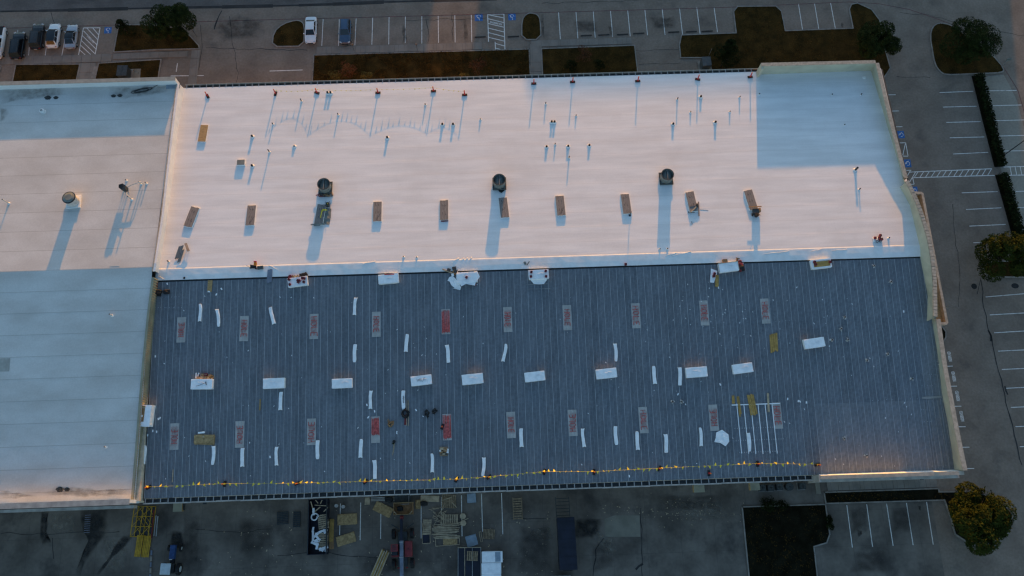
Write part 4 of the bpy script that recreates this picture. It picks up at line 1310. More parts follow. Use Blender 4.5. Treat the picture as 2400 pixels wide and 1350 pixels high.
for x, y, a, l in SS:
    p, t = on_roof(x, y, .012)
    inst('stand', stand, l, p, R(a), t, 'warning stands along the near eave'); spts.append(p)
p, t = on_roof(1661, 1109, .012); inst('stand', stand, 'lone warning stand outside the yellow pennant line near the near eave', p, R(88), t, 'warning stands along the near eave')
p, t = on_roof(1037, 1000, .03); inst('stand', stand, 'warning stand set against the red painted plate', p, R(70), t, 'warning stands along the near eave')
FLAG = MB().add([(-.13, -.004, 0), (.13, -.004, 0), (0, -.002, -.42), (-.13, .004, 0), (.13, .004, 0), (0, .002, -.42)], [(0, 2, 1), (3, 4, 5), (0, 3, 5, 2), (1, 2, 5, 4), (0, 1, 4, 3)]).mesh('pennant', 'yellow')


def pennants(pts, label, sag, step, seed, flutter=.5):
    rnd = random.Random(seed)
    root = thing('pennant_line', label, 'pennant line', (0, 0, 0))
    path = []
    for i in range(len(pts) - 1):
        a, c = pts[i] + Vector((0, 0, 1.10)), pts[i + 1] + Vector((0, 0, 1.10)); L = (c - a).length
        sg = sag[i] if isinstance(sag, (list, tuple)) else sag * L / 8
        for k in range(16):
            t = k / 16; path.append(a.lerp(c, t) - Vector((0, 0, 4 * sg * t * (1 - t))))
    path.append(pts[-1] + Vector((0, 0, 1.10)))
    b = MB(); b.tube(path, .008, 4); b.build('rope', 'yellow', root)
    d = .35; acc = 0.0
    for i in range(len(path) - 1):
        L = (path[i + 1] - path[i]).length
        while acc + L > d:
            p = path[i].lerp(path[i + 1], (d - acc) / L)
            o = link('pennant', FLAG, root); o.location = p
            if flutter == 0:
                o.scale = (.75, 1, .72)
                o.rotation_euler = (rnd.uniform(-.15, .15), 0, rnd.uniform(-.5, .5))
            else:
                o.rotation_euler = (rnd.choice((-1, 1)) * rnd.uniform(.1, 1.3) * flutter, rnd.uniform(-.5, .5), rnd.uniform(-1.2, 1.2))
            if rnd.random() < .15: o.scale = (.7, 1, .5)
            elif flutter: o.scale = (1.15, 1, 1.1)
            if not flutter and rnd.random() < .3: o.scale.z *= rnd.uniform(.4, .8)
            d += step * rnd.uniform(.82, 1.2)
        acc += L
    return root


pennants(spts, 'yellow pennant line on stands along the near eave of the steel deck', [.55, .45, .4, .3, .3, .2, .3, .25, .3, .35, .3], .69, 5, 1.2)
pennants([npts[646], npts[743], npts[886], npts[1016], npts[1089]], 'yellow pennant line near the far eave casting arcs of shadow on the white roof', [.45, .36, .22, .20], .78, 8, 0)

# ------------------------------------------------------------------ plank covered roof curbs on the white slope
def curb(v):
    def f():
        r = thing('roof_curb', '', 'roof curb')
        b = MB(); b.box((0, 0, .10), (1.22, 3.05, .20)); b.build('curb_wall', 'tpo_clean', r, bevel=.02)
        rnd = random.Random(v)
        for k in range(3):
            b = MB(); b.box((-.385 + .385 * k, rnd.uniform(-.03, .03), .222 + rnd.uniform(0, .008)), (.37, 3.0 + rnd.uniform(-.05, .03), .035)); b.build('plank', 'greyboard', r)
        b = MB()
        for y in ((.95, -.2) if v % 2 else (.75, -.55)):
            for x in (-.22, .12):
                b.box((x + rnd.uniform(-.05, .05), y + rnd.uniform(-.1, .1), .247), (.045, .34, .004))
                if rnd.random() < .5: b.box((x + .12, y - .1, .2475), (.15, .04, .004))
        if v in (1, 3, 6): b.box((.2, -.75, .248), (.05, 1.3, .003), rz=R(-28)); b.box((.0, -.9, .2485), (.03, .7, .003), rz=R(-18))
        b.build('marker_stroke', 'blackpaint', r)
        return r
    return f


CURBS = [((450, 510), (441, 534), (460, 486), 'plank covered roof curb farthest left, above the grey boards'), ((589, 506), (587, 530), (592, 482), 'plank covered roof curb with white strapping, second from the step wall'), ((751, 504), (747, 530), (756, 478), 'plank covered roof curb in the shadow of the left fan, tools on it'),
         ((885, 497), (885, 520), (886, 474), 'plank covered roof curb right of the left fan'), ((1041, 494), (1041, 519), (1041, 469), 'plank covered roof curb with a red band at its near end'), ((1181, 488), (1184, 513), (1178, 463), 'plank covered roof curb in the shadow of the middle fan'),
         ((1313.5, 483.5), (1316, 507), (1311, 460), 'plank covered roof curb between the middle fan and the striped shadow one'), ((1467, 479), (1470, 503), (1463, 455), 'plank covered roof curb with a thin post shadow, left of the right fan'), ((1620.5, 474), (1625, 498), (1614, 450), 'plank covered roof curb with loose battens at its near end'),
         ((1759, 470), (1766, 492), (1752, 447), 'plank covered roof curb with the black machine at its near end')]
for i, (c, a, e, l) in enumerate(CURBS):
    p, t = on_roof(*c); pa = on_roof(*a)[0]; pe = on_roof(*e)[0]
    inst('curb%d' % i, curb(i), l, p, yaw_of(pa, pe), t, 'plank covered roof curbs')
p, t = on_roof(566, 383)
r = thing('roof_curb', 'small grey metal topped roof box beside a short pipe on the white slope', 'roof box', p, R(1), t)
b = MB(); b.box((0, 0, .16), (1.12, .85, .32)); b.build('curb_wall', 'tpo_clean', r)
b = MB(); b.box((0, 0, .335), (1.06, .80, .03)); b.build('lid', 'greenmetal', r, bevel=.01)
p, t = on_roof(477, 314)
r = thing('roof_curb', 'yellow plywood covered roof curb near the far eave by the step wall', 'roof curb', p, yaw_of(on_roof(473, 333)[0], on_roof(480, 294)[0]), t)
b = MB(); b.box((0, 0, .09), (1.12, 2.75, .18)); b.build('curb_wall', 'tpo_clean', r)
b = MB(); b.box((0, 0, .20), (1.08, 2.70, .03)); b.build('plywood_lid', 'wood', r)

# tools round the left fan and its curb
p, t = on_roof(764, 459, .01)
r = thing('hose_heap', 'heap of dark hoses and cord at the foot of the left fan', 'hose heap', p, 0, t)
for c, m, w in ((.0, 'darkmetal', .045), (.5, 'carton', .05), (-.55, 'redcan', .05)):
    pts = [(c + .42 * math.cos(k * .7) + .02 * k * math.sin(k), .06 + .24 * math.sin(k * .7) + .03 * math.sin(k * 1.9), .05 + .012 * k) for k in range(26)]
    b = MB(); b.tube(pts, w, 6, 0); b.build('hose', m, r)
pts = [(.75 + .28 * math.cos(k * .63), .15 + .3 * math.sin(k * .63), .04) for k in range(11)]
b = MB(); b.tube(pts, .02, 5); b.build('loop', 'metal', r)
p, t = on_roof(768, 481, .26)
p, t = on_roof(769, 482, .01)
r = thing('generator', 'small dark generator beside the curb in the left fan shadow', 'generator', p, R(3), t)
b = MB(); b.box((0, 0, .3), (.42, .62, .36)); b.build('engine', 'darkmetal', r, bevel=.03)
b = MB(); b.box((-.05, .1, .5), (.3, .28, .08)); b.build('fuel_tank', 'dark', r, bevel=.02)
for sx in (-1, 1):
    b = MB(); b.tube([(sx * .28, -.4, .04), (sx * .28, .4, .04), (sx * .28, .4, .58), (sx * .28, -.4, .58), (sx * .28, -.4, .04)], .022, 6); b.build('frame_tube', 'darkmetal', r)
b = MB(); b.box((.02, .02, .545), (.09, .12, .02)); b.build('filler_cap', 'yellow', r)
p, t = on_roof(764, 506, .01)
o = crumple([(-.75, -1.25), (.62, -1.3), (.70, -.2), (.62, 1.1), (-.35, 1.15), (-.75, .5)], .07, 3, .07).build('tarp', 'greenmetal')
put(o, p, R(-4), t); tag(o, 'grey tarp laid beside the curb in the left fan shadow', 'tarp')
p, t = on_roof(758, 499, .32)
b = MB(); pts = [(-.35, -.75, .05), (-.30, -.3, .04), (-.22, .1, .06), (-.05, .42, .05), (.3, .35, .07), (.5, .38, .05), (.25, .5, .05), (-.1, .5, .06), (-.3, .2, .05)]
b.tube(pts, .055, 6); o = b.build('hose', 'yellow', smooth=True); put(o, p, 0, t); tag(o, 'yellow green air hose lying on the tarp beside the left fan curb', 'hose')
p, t = on_roof(745, 526, .27)
b = MB(); b.box((0, 0, .05), (1.9, .18, .07)); b.box((-.1, -.18, .03), (.9, .12, .05)); o = b.build('beam', 'greenmetal'); put(o, p, R(1), t); tag(o, 'grey beam lying across the near end of the shadowed curb', 'beam')
p, t = on_roof(1173, 444, .01)
o = crumple([(-.6, .35), (.62, .4), (.55, -.25), (.1, -.62), (-.2, -.4)], .1, 8, .14).build('tarp', 'dark'); put(o, p, 0, t); tag(o, 'crumpled black tarp at the foot of the middle fan', 'tarp')
p, t = on_roof(1042, 518, .01)
b = MB(); b.box((0, 0, .07), (.95, .2, .14)); o = b.build('toolbox', 'redcan', bevel=.02); put(o, p, R(2), t); tag(o, 'dark red toolbox at the near end of a plank covered curb', 'toolbox')
p, t = on_roof(1476, 505, .0)
b = MB(); b.cyl((0, 0, 0), .05, 1.45, 8); b.box((0, 0, .02), (.3, .3, .04)); o = b.build('post', 'darkmetal'); put(o, p); tag(o, 'thin dark post at the near right corner of a plank covered curb', 'post')
# loose timbers by the ninth curb
for (a, e, w, z, l) in (((1617, 484), (1630, 482), .10, .27, 'short pale batten lying across the near end of the batten strewn curb'), ((1619, 497), (1632, 484.5), .16, .30, 'pale batten lying diagonally on the near end of the batten strewn curb'), ((1637, 473), (1638.5, 506), .16, .10, 'long tan plank standing on edge right of the batten strewn curb'), ((1640, 491.5), (1660, 493), .035, .03, 'thin white rod lying on the white roof right of the tan plank'), ((1621, 519), (1622.5, 526), .05, .03, 'short dark stick at the end of a curb shadow'), ((1613, 497.5), (1628, 496.5), .22, .06, 'dark blue bar at the near edge of the batten strewn curb')):
    p, t = on_roof(*a, z); q = on_roof(*e, z)[0]
    b = MB(); b.bar(p, q, w, .06 if w > .04 else .03); o = b.build('batten', 'greyboard' if z != .30 else 'lumber'); tag(o, l, 'batten')
p, t = on_roof(1633, 484, .01)
b = MB(); b.box((0, 0, .18), (.3, .34, .36)); b.box((.05, .2, .3), (.16, .2, .2)); o = b.build('toolbox', 'darkmetal', bevel=.03); put(o, p, R(15), t); tag(o, 'dark tool case between the batten strewn curb and the tan plank', 'toolbox')
# black roofing machine at the last curb
p, t = on_roof(1769, 500, .01)
r = thing('roofing_machine', 'black and brown roofing machine with handles at the near end of the last curb', 'machine', p, 0, t)
b = MB(); b.box((0, .05, .45), (.78, .75, .5)); b.build('body', 'darkmetal', r, bevel=.04)
b = MB(); b.box((-.1, .62, .78), (1.75, .14, .08)); b.build('tank_rail', 'carton', r)
b = MB(); b.box((.55, .25, .4), (.3, .5, .5)); b.build('side_box', 'carton', r, bevel=.03)
b = MB(); b.cyl((.0, -.55, .35), .26, .5, 14); b.build('drum', 'dark', r)
for sx in (-.4, .36):
    b = MB(); b.cyl((0, 0, -.06), .2, .12, 14, bottom=True, T=Matrix.Translation((sx, -.3, .2)) @ Matrix.Rotation(R(90), 4, 'Y')); b.build('wheel', 'dark', r)
b = MB(); b.tube([(-.35, -.2, .6), (-.75, -.35, .8), (-.8, -.75, .85), (-.35, -.8, .85)], .025, 6); b.build('handle', 'darkmetal', r)
b = MB(); b.tube([(.1, -.4, .7), (.22, -.9, 1.3), (.1, -.95, 1.5)], .06, 6); b.build('exhaust', 'darkmetal', r)
# grey boards by the step wall
for (a, e, w, l) in (((415, 606), (425, 576), .62, 'wider grey ribbed board propped by the step wall'), ((419, 614), (428, 586), .42, 'narrower grey ribbed board overlapping the wider one by the step wall')):
    p, t = on_roof(*a, .12); q = on_roof(*e, .35)[0]
    r = thing('ribbed_board', l, 'board', p, 0, None)
    L = (q - p).length; Q = Matrix.Translation(p) @ (q - p).to_track_quat('Y', 'Z').to_matrix().to_4x4(); r.matrix_world = Q
    for k in range(3):
        b = MB(); b.box(((k - 1) * w / 3, L / 2 + (k - 1) * .12, 0), (w / 3 - .02, L, .05)); b.build('plank', 'greyboard', r)
p, t = on_roof(439, 580, .30)
r = thing('ribbed_board', 'single grey board leaning on edge near the step wall', 'board', p, yaw_of(on_roof(441, 587)[0], on_roof(436, 573)[0]), None)
b = MB(); b.box((0, 0, .1), (.34, 1.25, .05), ry=R(25)); b.build('plank', 'greyboard', r, bevel=.01)
b = MB(); b.box((.05, .3, -.14), (.06, .06, .46)); b.box((.05, -.3, -.14), (.06, .06, .46)); b.build('leg', 'lumber', r)
# welding robot on the ridge and things beside it
p, t = on_roof(598, 626, .07)
r = thing('welding_machine', 'orange and red membrane welding machine on the ridge at the left', 'machine', p, R(-5), t)
b = MB(); b.box((-.2, 0, .18), (.75, .42, .22)); b.build('chassis', 'dark', r, bevel=.03)
b = MB(); b.box((.12, .35, .42), (.34, .42, .40)); b.build('motor', 'orange', r, bevel=.04)
b = MB(); b.box((.12, .62, .62), (.40, .16, .12)); b.build('control_box', 'red', r, bevel=.02)
for sx, sy in ((-.55, -.2), (-.55, .2), (.2, -.25), (.45, .05)):
    b = MB(); b.cyl((0, 0, -.05), .13, .10, 12, bottom=True, T=Matrix.Translation((sx, sy, .14)) @ Matrix.Rotation(R(90), 4, 'X')); b.build('wheel', 'dark', r)
b = MB(); b.tube([(-.5, -.1, .25), (-.95, .0, .5), (-1.0, .05, .75)], .025, 6); b.build('handle', 'metal', r)
p, t = on_roof(611, 628, .07)
r = thing('crate', 'open grey wire crate beside the orange welding machine', 'crate', p, R(4), t)
b = MB()
for sx in (-1, 1):
    b.box((sx * .36, 0, .13), (.04, .46, .26)); b.box((0, sx * .21, .13), (.68, .04, .25))
b.box((0, 0, .02), (.68, .40, .03)); b.build('basket', 'greenmetal', r)
for k in range(4):
    b = MB(); b.box((-.24 + .16 * k, 0, .22), (.02, .40, .02)); b.build('wire', 'metal', r)
for (a, e, w, l) in (((628.5, 663), (630.5, 632), .36, 'left one of two dark grey boards across the membrane edge'), ((634, 661), (635.5, 631), .34, 'right one of two dark grey boards across the membrane edge')):
    p, t = on_roof(*a, .10); q = on_roof(*e, .16)[0]
    b = MB(); b.bar(p, q, w, .07); o = b.build('board', 'greysteel'); tag(o, l, 'board')
p, t = on_roof(432, 651.5, .1)
b = MB(); b.cyl((0, 0, 0), .16, .05, 6); o = b.build('pipe_cover', 'dark'); put(o, p, .3, t); tag(o, 'small dark six-sided cover on the shaded ridge membrane', 'cover')
b = MB(); b.box((.12, .03, .01), (.35, .3, .015), rz=.5); o2 = b.build('flange', 'tpo_clean', o)
p, t = on_roof(1234, 617, .1)
b = MB(); b.box((-.2, 0, .05), (.28, .42, .10), rz=.4); b.box((.22, -.02, .05), (.12, .6, .08), rz=-.6); o = b.build('tool', 'greenmetal'); put(o, p, 0, t); tag(o, 'pair of small grey hand tools on the shaded ridge membrane', 'hand tools')
# ------------------------------------------------------------------ steel plates sprayed HOLE over the old roof openings
GLY = {'H': [[(0, 0), (0, 1)], [(.6, 0), (.6, 1)], [(0, .5), (.6, .52)]], 'O': [[(.3, 0), (.02, .2), (0, .75), (.25, 1), (.55, .85), (.62, .3), (.3, 0)]],
       'L': [[(.05, 1), (.02, .03), (.55, 0)]], 'E': [[(.58, 1), (.06, .97), (.02, .02), (.6, 0)], [(.04, .52), (.5, .5)]]}


def letters(word, length, height, w, seed, z=0.0):
    """hand drawn strokes, centred, reading along +X"""
    rnd = random.Random(seed); b = MB(); n = len(word); adv = length / n; k = 0
    for i, ch in enumerate(word):
        for st in GLY[ch]:
            pts = [Vector((-length / 2 + adv * (i + .14) + p[0] * adv * 1.15 + rnd.uniform(-.04, .04), (p[1] - .5) * height + rnd.uniform(-.05, .05), z)) for p in st]
            for a, c in zip(pts[:-1], pts[1:]):
                b.bar(a, c, w * rnd.uniform(.8, 1.2), .004 + .0006 * (k % 9)); k += 1
    return b


def plate(seed, up, heavy):
    def f():
        r = thing('steel_plate', '', 'steel plate')
        b = MB(); b.box((0, 0, .012), (1.16, 3.35, .024))
        b.build('sheet', 'deck_new', r)
        b = MB()
        for x in (-.57, -.19, .19, .57): b.box((x, 0, .032), (.03, 3.33, .018))
        b.build('rib', 'deck_seam', r)
        rz = R(90 if up else -90)
        if heavy:
            rnd = random.Random(seed); b = MB()
            for k in range(15):
                x = -.5 + k * .070; y0 = -1.5 * heavy + rnd.uniform(-.1, .15); y1 = 1.5 + rnd.uniform(-.15, .1)
                b.bar((x, y0, .046 + .0007 * k), (x + rnd.uniform(-.05, .05), y1, .046 + .0007 * k), .05 + .02 * (k % 3), .002)
            b.build('red_scribble', 'redpaint', r)
        else:
            P_ = [Vector((sx * .47, sy * (1.25 + .1 * (seed % 3)), 0)) for sx, sy in ((-1, -1), (1, -1), (1, 1), (-1, 1))]
            o = link('overspray', soak_mesh(P_, .043, 'overspray', name='overspray'), r)
            b = letters('HOLE', 2.35 + .4 * ((seed * 7) % 5 - 2) / 2, .74 + .05 * (seed % 3), .07, seed)
            o = b.build('lettering', 'redpaint', r); o.matrix_local = Matrix.Translation((0, 0, .049)) @ Matrix.Rotation(rz, 4, 'Z')
        return r
    return f


ORD = ['leftmost', 'second', 'third', 'fourth', 'fifth', 'sixth', 'seventh', 'eighth', 'ninth', 'rightmost']
ROW1 = [(425, 773, 1, 0), (572, 770, 0, 0), (736, 765, 0, 0), (882, 760, 0, 0), (1045, 754, 0, 1), (1190, 749, 0, 0), (1329.5, 744.5, 0, 0), (1490.5, 740, 0, 0), (1650.5, 733.5, 0, 0), (1793.5, 729, 0, 0)]
ROW2 = [(409, 1023, 1, 0), (562, 1018, 1, 0), (730, 1012, 1, 0), (880, 1007, 0, .45), (1048, 1001, 0, 1.0), (1198, 996, 0, 0), (1342, 991, 1, 0), (1508, 984.5, 0, 0), (1672.5, 979, 1, 0), (1822, 974, 0, 0)]
for rw, (L, nm) in enumerate(((ROW1, 'upper'), (ROW2, 'lower'))):
    for i, (x, y, up, hv) in enumerate(L):
        p, t = on_roof(x, y, .008)
        a, e = on_roof(x - (1000 - x) * .0025 * -1, y + 25)[0], on_roof(x, y - 25)[0]
        look = 'steel plate fully covered in red paint' if hv >= 1 else ('steel plate with a dense red scribble' if hv else 'steel plate sprayed HOLE in red')
        inst('plate%d%d' % (rw, i), plate(rw * 20 + i, up, hv), '%s, %s in the %s row' % (look, ORD[i], nm), p, R(.4) if rw else 0, t, 'sprayed steel plates on the deck')

# ------------------------------------------------------------------ white wrapped insulation bundles
BS = [(2.72, 1.28, .62), (2.78, 1.34, .70), (2.65, 1.25, .58)]


def bundle(v):
    def f():
        sx, sy, sz = BS[v % 3]
        r = thing('insulation_bundle', '', 'wrapped bundle')

        def sag(p, x, y, z):
            p.z += -.02 * (1 - x * x) * (1 - y * y) * (z > 0) + (.03 if abs(x) > .8 and abs(y) > .6 and z > 0 else 0)
            if abs(x) > .99 and z < .5: p.x *= .985
            return p
        soft(sx, sy, sz, .05, .022, v * 3 + 1, 9, 3, sag).build('wrap', 'wrap', r, smooth=False)
        rnd = random.Random(v); b = MB()
        for k in range(3):                             # tucked folds of the wrap
            x0 = rnd.uniform(-.6, .3); y0 = rnd.uniform(-.3, .3)
            b.bar((x0, y0, sz + .0), (x0 + rnd.uniform(.3, .9), y0 + rnd.uniform(-.12, .12), sz + .0), .03, .045)
        for sx2 in (-1, 1):
            b.bar((sx2 * (sx / 2 - .22), sy / 2 - .10, sz - .005), (sx2 * (sx / 2 - .05), sy / 2 - .32, sz - .005), .04, .05)
            b.bar((sx2 * (sx / 2 - .2), -sy / 2 + .08, sz - .005), (sx2 * (sx / 2 - .05), -sy / 2 + .3, sz - .005), .04, .04)
        b.build('fold', 'wrap', r)
        return r
    return f


GB = 'white wrapped insulation bundles on the deck'
BUN = [(912, 655, 2, 'white wrapped bundle with a red strap, right of the red can bundle'), (645, 899, -1, 'white wrapped bundle left of mid deck, straight above a white roll'), (803.5, 899, -1, 'white wrapped bundle, plain, between the HOLE one and the left ones'),
       (988.5, 892, 3.5, 'white wrapped bundle with HOLE written on its top'), (1108, 889, 2.5, 'white wrapped bundle right of the one marked HOLE'), (1253, 883, 3, 'white wrapped bundle in the middle, with no roll near it'),
       (1420, 876, 3, 'white wrapped bundle just below a white roll right of the middle'), (1630, 873, 1, 'white wrapped bundle directly right of an upright white roll'), (1738, 864, 4, 'white wrapped bundle with a long crease, lower right of the row'),
       (1905, 805, 5, 'white wrapped bundle farthest right, higher than the rest of its row'), (477, 901, -3, 'white wrapped bundle heaped with cartons, farthest left in its row'),
       (700, 662, 4, 'white wrapped bundle dotted with red cans at the ridge edge'), (1262, 645, 0, 'white wrapped bundle with four red cans and a rounded drape at the ridge edge'), (1095, 653, 1, 'torn open bundle under loose sheets at the ridge edge'),
       (1705, 628, 4, 'open white bundle with tan rim and dark bags at the ridge edge'), (1921, 620, 3, 'opened bundle showing yellow board at the right end of the ridge edge')]
Btop = {}
for i, (x, y, a, l) in enumerate(BUN):
    p, t = on_roof(x, y, .005)
    v = i % 3
    o = inst('bundle%d' % v, bundle(v), l, p, R(a) + R(1.5), t, GB)
    Btop[x] = (p, t, BS[v][2], R(a) + R(1.5))


def on_bundle(key, dx, dy, dz=0):
    p, t, h, a = Btop[key]
    Q = Matrix.Translation(p) @ t @ Matrix.Rotation(a, 4, 'Z')
    return Q @ Vector((dx, dy, h + dz)), t, a


# writing on the marked bundle is a part of it
for o in list(COL.objects):
    if o.get('label') == BUN[3][3]: marked = o
    if o.get('label') == BUN[0][3]: strapped = o
    if o.get('label') == BUN[14][3]: opened = o
    if o.get('label') == BUN[15][3]: boarded = o
b = letters('HOLE', 1.15, .34, .035, 77); o = b.build('lettering', 'blackpaint', marked); o.location = (.0, .05, BS[0][2] + .012)
b = MB(); b.box((.15, .55, BS[0][2] + .02), (1.3, .10, .03), rz=-.06); b.build('strap', 'red', strapped)
h = BS[14 % 3][2]
b = MB(); b.box((0, .62, h + .02), (2.7, .05, .09)); b.box((-1.34, 0, h + .02), (.05, 1.2, .07)); b.box((1.34, .0, h + .02), (.05, 1.2, .07)); b.build('rim', 'coping', opened)
h = BS[15 % 3][2]
b = MB(); b.box((.05, -.05, h + .02), (2.2, .72, .05)); b.build('board', 'yboard', boarded)
b = MB(); b.box((.0, .5, h + .04), (2.55, .16, .10)); b.build('roll_edge', 'wrap', boarded)

# red cans
def can():
    r = thing('adhesive_can', '', 'can')
    b = MB(); b.box((0, 0, .17), (.30, .30, .34)); b.build('body', 'redcan', r, bevel=.02)
    b = MB(); b.cyl((.05, .05, .34), .07, .04, 10); b.build('cap', 'dark', r)
    return r


CANS = []
for k, (dx, dy, s) in enumerate(((-1.05, .38, 'far left corner'), (-1.0, -.30, 'near left corner'), (.1, .12, 'middle, upper of three close cans'), (.28, .06, 'middle, right of three close cans'), (.12, -.12, 'middle, lower of three close cans'), (.72, .35, 'far right, left of two'), (.95, .28, 'far right corner'), (.85, -.2, 'near right corner'))):
    CANS.append((700, dx, dy, 'red can on the dotted white bundle, %s' % s))
for dx, dy, s in ((-.95, .33, 'far left'), (.95, .33, 'far right'), (-1.05, -.28, 'near left'), (.95, -.38, 'near right')): CANS.append((1262, dx, dy, 'red can on the bundle with the rounded drape, %s corner' % s))
CANS += [(1095, -.05, .0, 'dark can in the middle of the torn bundle'), (1921, -.95, .28, 'red can on the yellow board bundle, upper left one'), (1921, -.85, -.08, 'red can on the yellow board bundle, lower left one'), (1921, 1.15, .05, 'dark can on the yellow board bundle, right end')]
for key, dx, dy, l in CANS:
    p, t, a = on_bundle(key, dx, dy, .01)
    inst('can', can, l, p, random.uniform(-.5, .5), t, 'red adhesive cans')
for x, y, z, l in ((1466, 620, .1, 'single red can on the shaded ridge membrane'), (2050, 559, .10, 'red can at the left end of the white sheet by the right ridge end'), (2060, 557, .10, 'upper red can in the middle of the white sheet by the right ridge end'), (2061, 562, .10, 'lower red can of the clump on the white sheet by the right ridge end'),
                   (2065, 562, .10, 'rightmost red can on the white sheet by the right ridge end'), (2062, 553, .05, 'dark can behind the white sheet by the right ridge end'), (1674, 642, .16, 'upper red can on the tapering white board'), (1672, 648, .16, 'lower dark can on the tapering white board'), (1114, 667, .12, 'dark can on the loose corner of the torn sheet')):
    p, t = on_roof(x, y, z); inst('can', can, l, p, random.uniform(-.6, .6), t, 'red adhesive cans')
p, t = on_roof(2056, 562, .02)
b = soft(1.25, .62, .10, .04, .03, 9, 6, 2); o = b.build('membrane_scrap', 'wrap'); put(o, p, R(2), t); tag(o, 'small white folded sheet holding red cans by the right ridge end', 'folded sheet')
p, t = on_roof(2059, 565.5, .12)
b = MB(); b.ring((-.2, 0, 0), .14, .19, .06, 12); b.ring((.22, .02, 0), .13, .18, .06, 12); o = b.build('cord', 'dark'); put(o, p, 0, t); tag(o, 'two small black cord loops on the white folded sheet', 'cord')
# cartons and tubs behind the dotted bundle
for dx, dy, sx, sy, m, l in ((-1.0, .85, .5, .3, 'redcan', 'dark red tub behind the dotted bundle, left one'), (-.35, .84, .28, .28, 'lumber', 'pale tape roll behind the dotted bundle, left one'), (.0, .84, .28, .28, 'lumber', 'pale tape roll behind the dotted bundle, right one'), (-.65, .86, .3, .24, 'carton', 'brown tub behind the dotted bundle between can and tape')):
    p, t, a = on_bundle(700, dx, dy, -.66)
    b = MB(); b.cyl((0, 0, 0), sx / 2, .42, 14, mt=0); b.ring((0, 0, .42), sx * .25, sx * .5, .03, 14); o = b.build('tub', m); put(o, p, a, t); tag(o, l, 'tub')
p, t, a = on_bundle(700, .75, .95, -.66)
o = soft(1.05, .5, .42, .12, .12, 5, 7, 3, None, 3).build('bag', 'dark'); put(o, p, R(12), t); tag(o, 'crumpled black bag behind the dotted bundle', 'bag')

# loose sheets and boards at the ridge edge
def loose(name, poly_px, z, m, label, cat, amp=.06, seed=1, drop=None):
    c = Vector((0, 0, 0)); P = [on_roof(*q, z)[0] for q in poly_px]
    for p in P: c += p
    c /= len(P)
    t = on_roof(sum(q[0] for q in poly_px) / len(poly_px), sum(q[1] for q in poly_px) / len(poly_px))[1]
    Q = Matrix.Translation(c) @ t; Qi = Q.inverted()
    loc = [(Qi @ p) for p in P]
    o = crumple([(p.x, p.y) for p in loc], amp, seed, .05, drop).build(name, m); o.matrix_world = Q
    return tag(o, label, cat)


Z3 = lambda l: [(1000 + x / 7.5, 600 + y / 7.5) for x, y in l]
loose('loose_sheet', Z3([(400, 370), (460, 350), (510, 400), (590, 490), (505, 575), (430, 510), (405, 450), (365, 435)]), .12, 'wrap', 'white sheet folded into a long flap left of the torn bundle', 'sheet', .08, 2)
loose('loose_sheet', Z3([(500, 570), (580, 500), (605, 555), (590, 600), (460, 570)]), .06, 'wrap', 'small white triangular sheet at the tip of the long flap', 'sheet', .05, 4)
loose('loose_sheet', Z3([(560, 290), (890, 270), (935, 365), (860, 470), (850, 520), (760, 505), (690, 490), (610, 535), (570, 470), (548, 420)]), .60, 'wrap', 'grey white sheet draped over the torn bundle', 'sheet', .06, 6)
loose('loose_sheet', Z3([(540, 260), (560, 290), (550, 390), (520, 400), (525, 300)]), .15, 'wrap', 'narrow white strip left of the torn bundle', 'sheet', .05, 7)
loose('loose_sheet', Z3([(1800, 370), (2125, 370), (2110, 430), (2060, 495), (1960, 500), (1880, 490), (1830, 430)]), .10, 'wrap', 'rounded white sheet hanging off the bundle with four red cans', 'sheet', .05, 8)
loose('loose_sheet', [(1666, 629.5), (1681, 635), (1679, 646), (1673, 663), (1664, 662)], .10, 'wrap', 'tapering white board with two cans left of the open bundle', 'board', .03, 9)
for (a, e, w, z, m, nm, l) in (((1037, 631), (1062, 641), .16, .12, 'lumber', 'batten', 'long pale batten slanting across the notch in the membrane edge'), ((1048, 632), (1056, 634), .4, .12, 'darkmetal', 'tool_case', 'black tool case on the membrane left of the torn bundle'),
                               ((1060, 629.5), (1069, 627.5), .35, .15, 'darkmetal', 'tool_case', 'black tool case higher up behind the torn bundle'), ((1061, 636), (1070, 641), .5, .12, 'carton', 'carton', 'brown carton beside the torn bundle'),
                               ((1066, 640), (1070, 633), .4, .16, 'darkmetal', 'tool_case', 'black tool case touching the torn bundle'), ((1680, 672), (1680.5, 645), .42, .10, 'yboard', 'board', 'olive yellow board beside the tapering white one'), ((1234, 667.5), (1283, 665), .05, .06, 'metal', 'rod', 'upper one of two long thin rods below the rounded drape'),
                               ((1234.5, 677.5), (1290, 676.5), .05, .06, 'metal', 'rod', 'lower one of two long thin rods below the rounded drape')):
    p, t = on_roof(*a, z); q = on_roof(*e, z)[0]
    b = MB(); b.bar(p, q, w, min(w, .22)); o = b.build(nm, m); tag(o, l, nm.replace('_', ' '))
p, t = on_roof(1061, 644.5, .05)
b = MB(); b.box((0, 0, .1), (.34, .34, .2)); o = b.build('small_box', 'wrap', bevel=.02); put(o, p, .2, t); tag(o, 'small white box between the cases and the long flap', 'box')
p, t = on_roof(1698, 613, .1)
b = MB(); b.box((0, 0, .2), (.62, .5, .4)); o = b.build('carton', 'carton', bevel=.01); put(o, p, .05, t); tag(o, 'brown carton behind the open white bundle', 'carton')
p, t = on_roof(1734, 624, .02)
o = soft(.75, 1.5, .5, .15, .12, 3, 6, 3, None, 2.5).build('bag', 'redcan'); put(o, p, R(14), t); tag(o, 'reddish brown bag on the right of the open white bundle', 'bag')
p, t = on_roof(1737, 630, .02)
o = soft(.7, .75, .55, .15, .1, 13, 6, 3, None, 2.5).build('bag', 'dark'); put(o, p, R(4), t); tag(o, 'black bag at the near right corner of the open white bundle', 'bag')
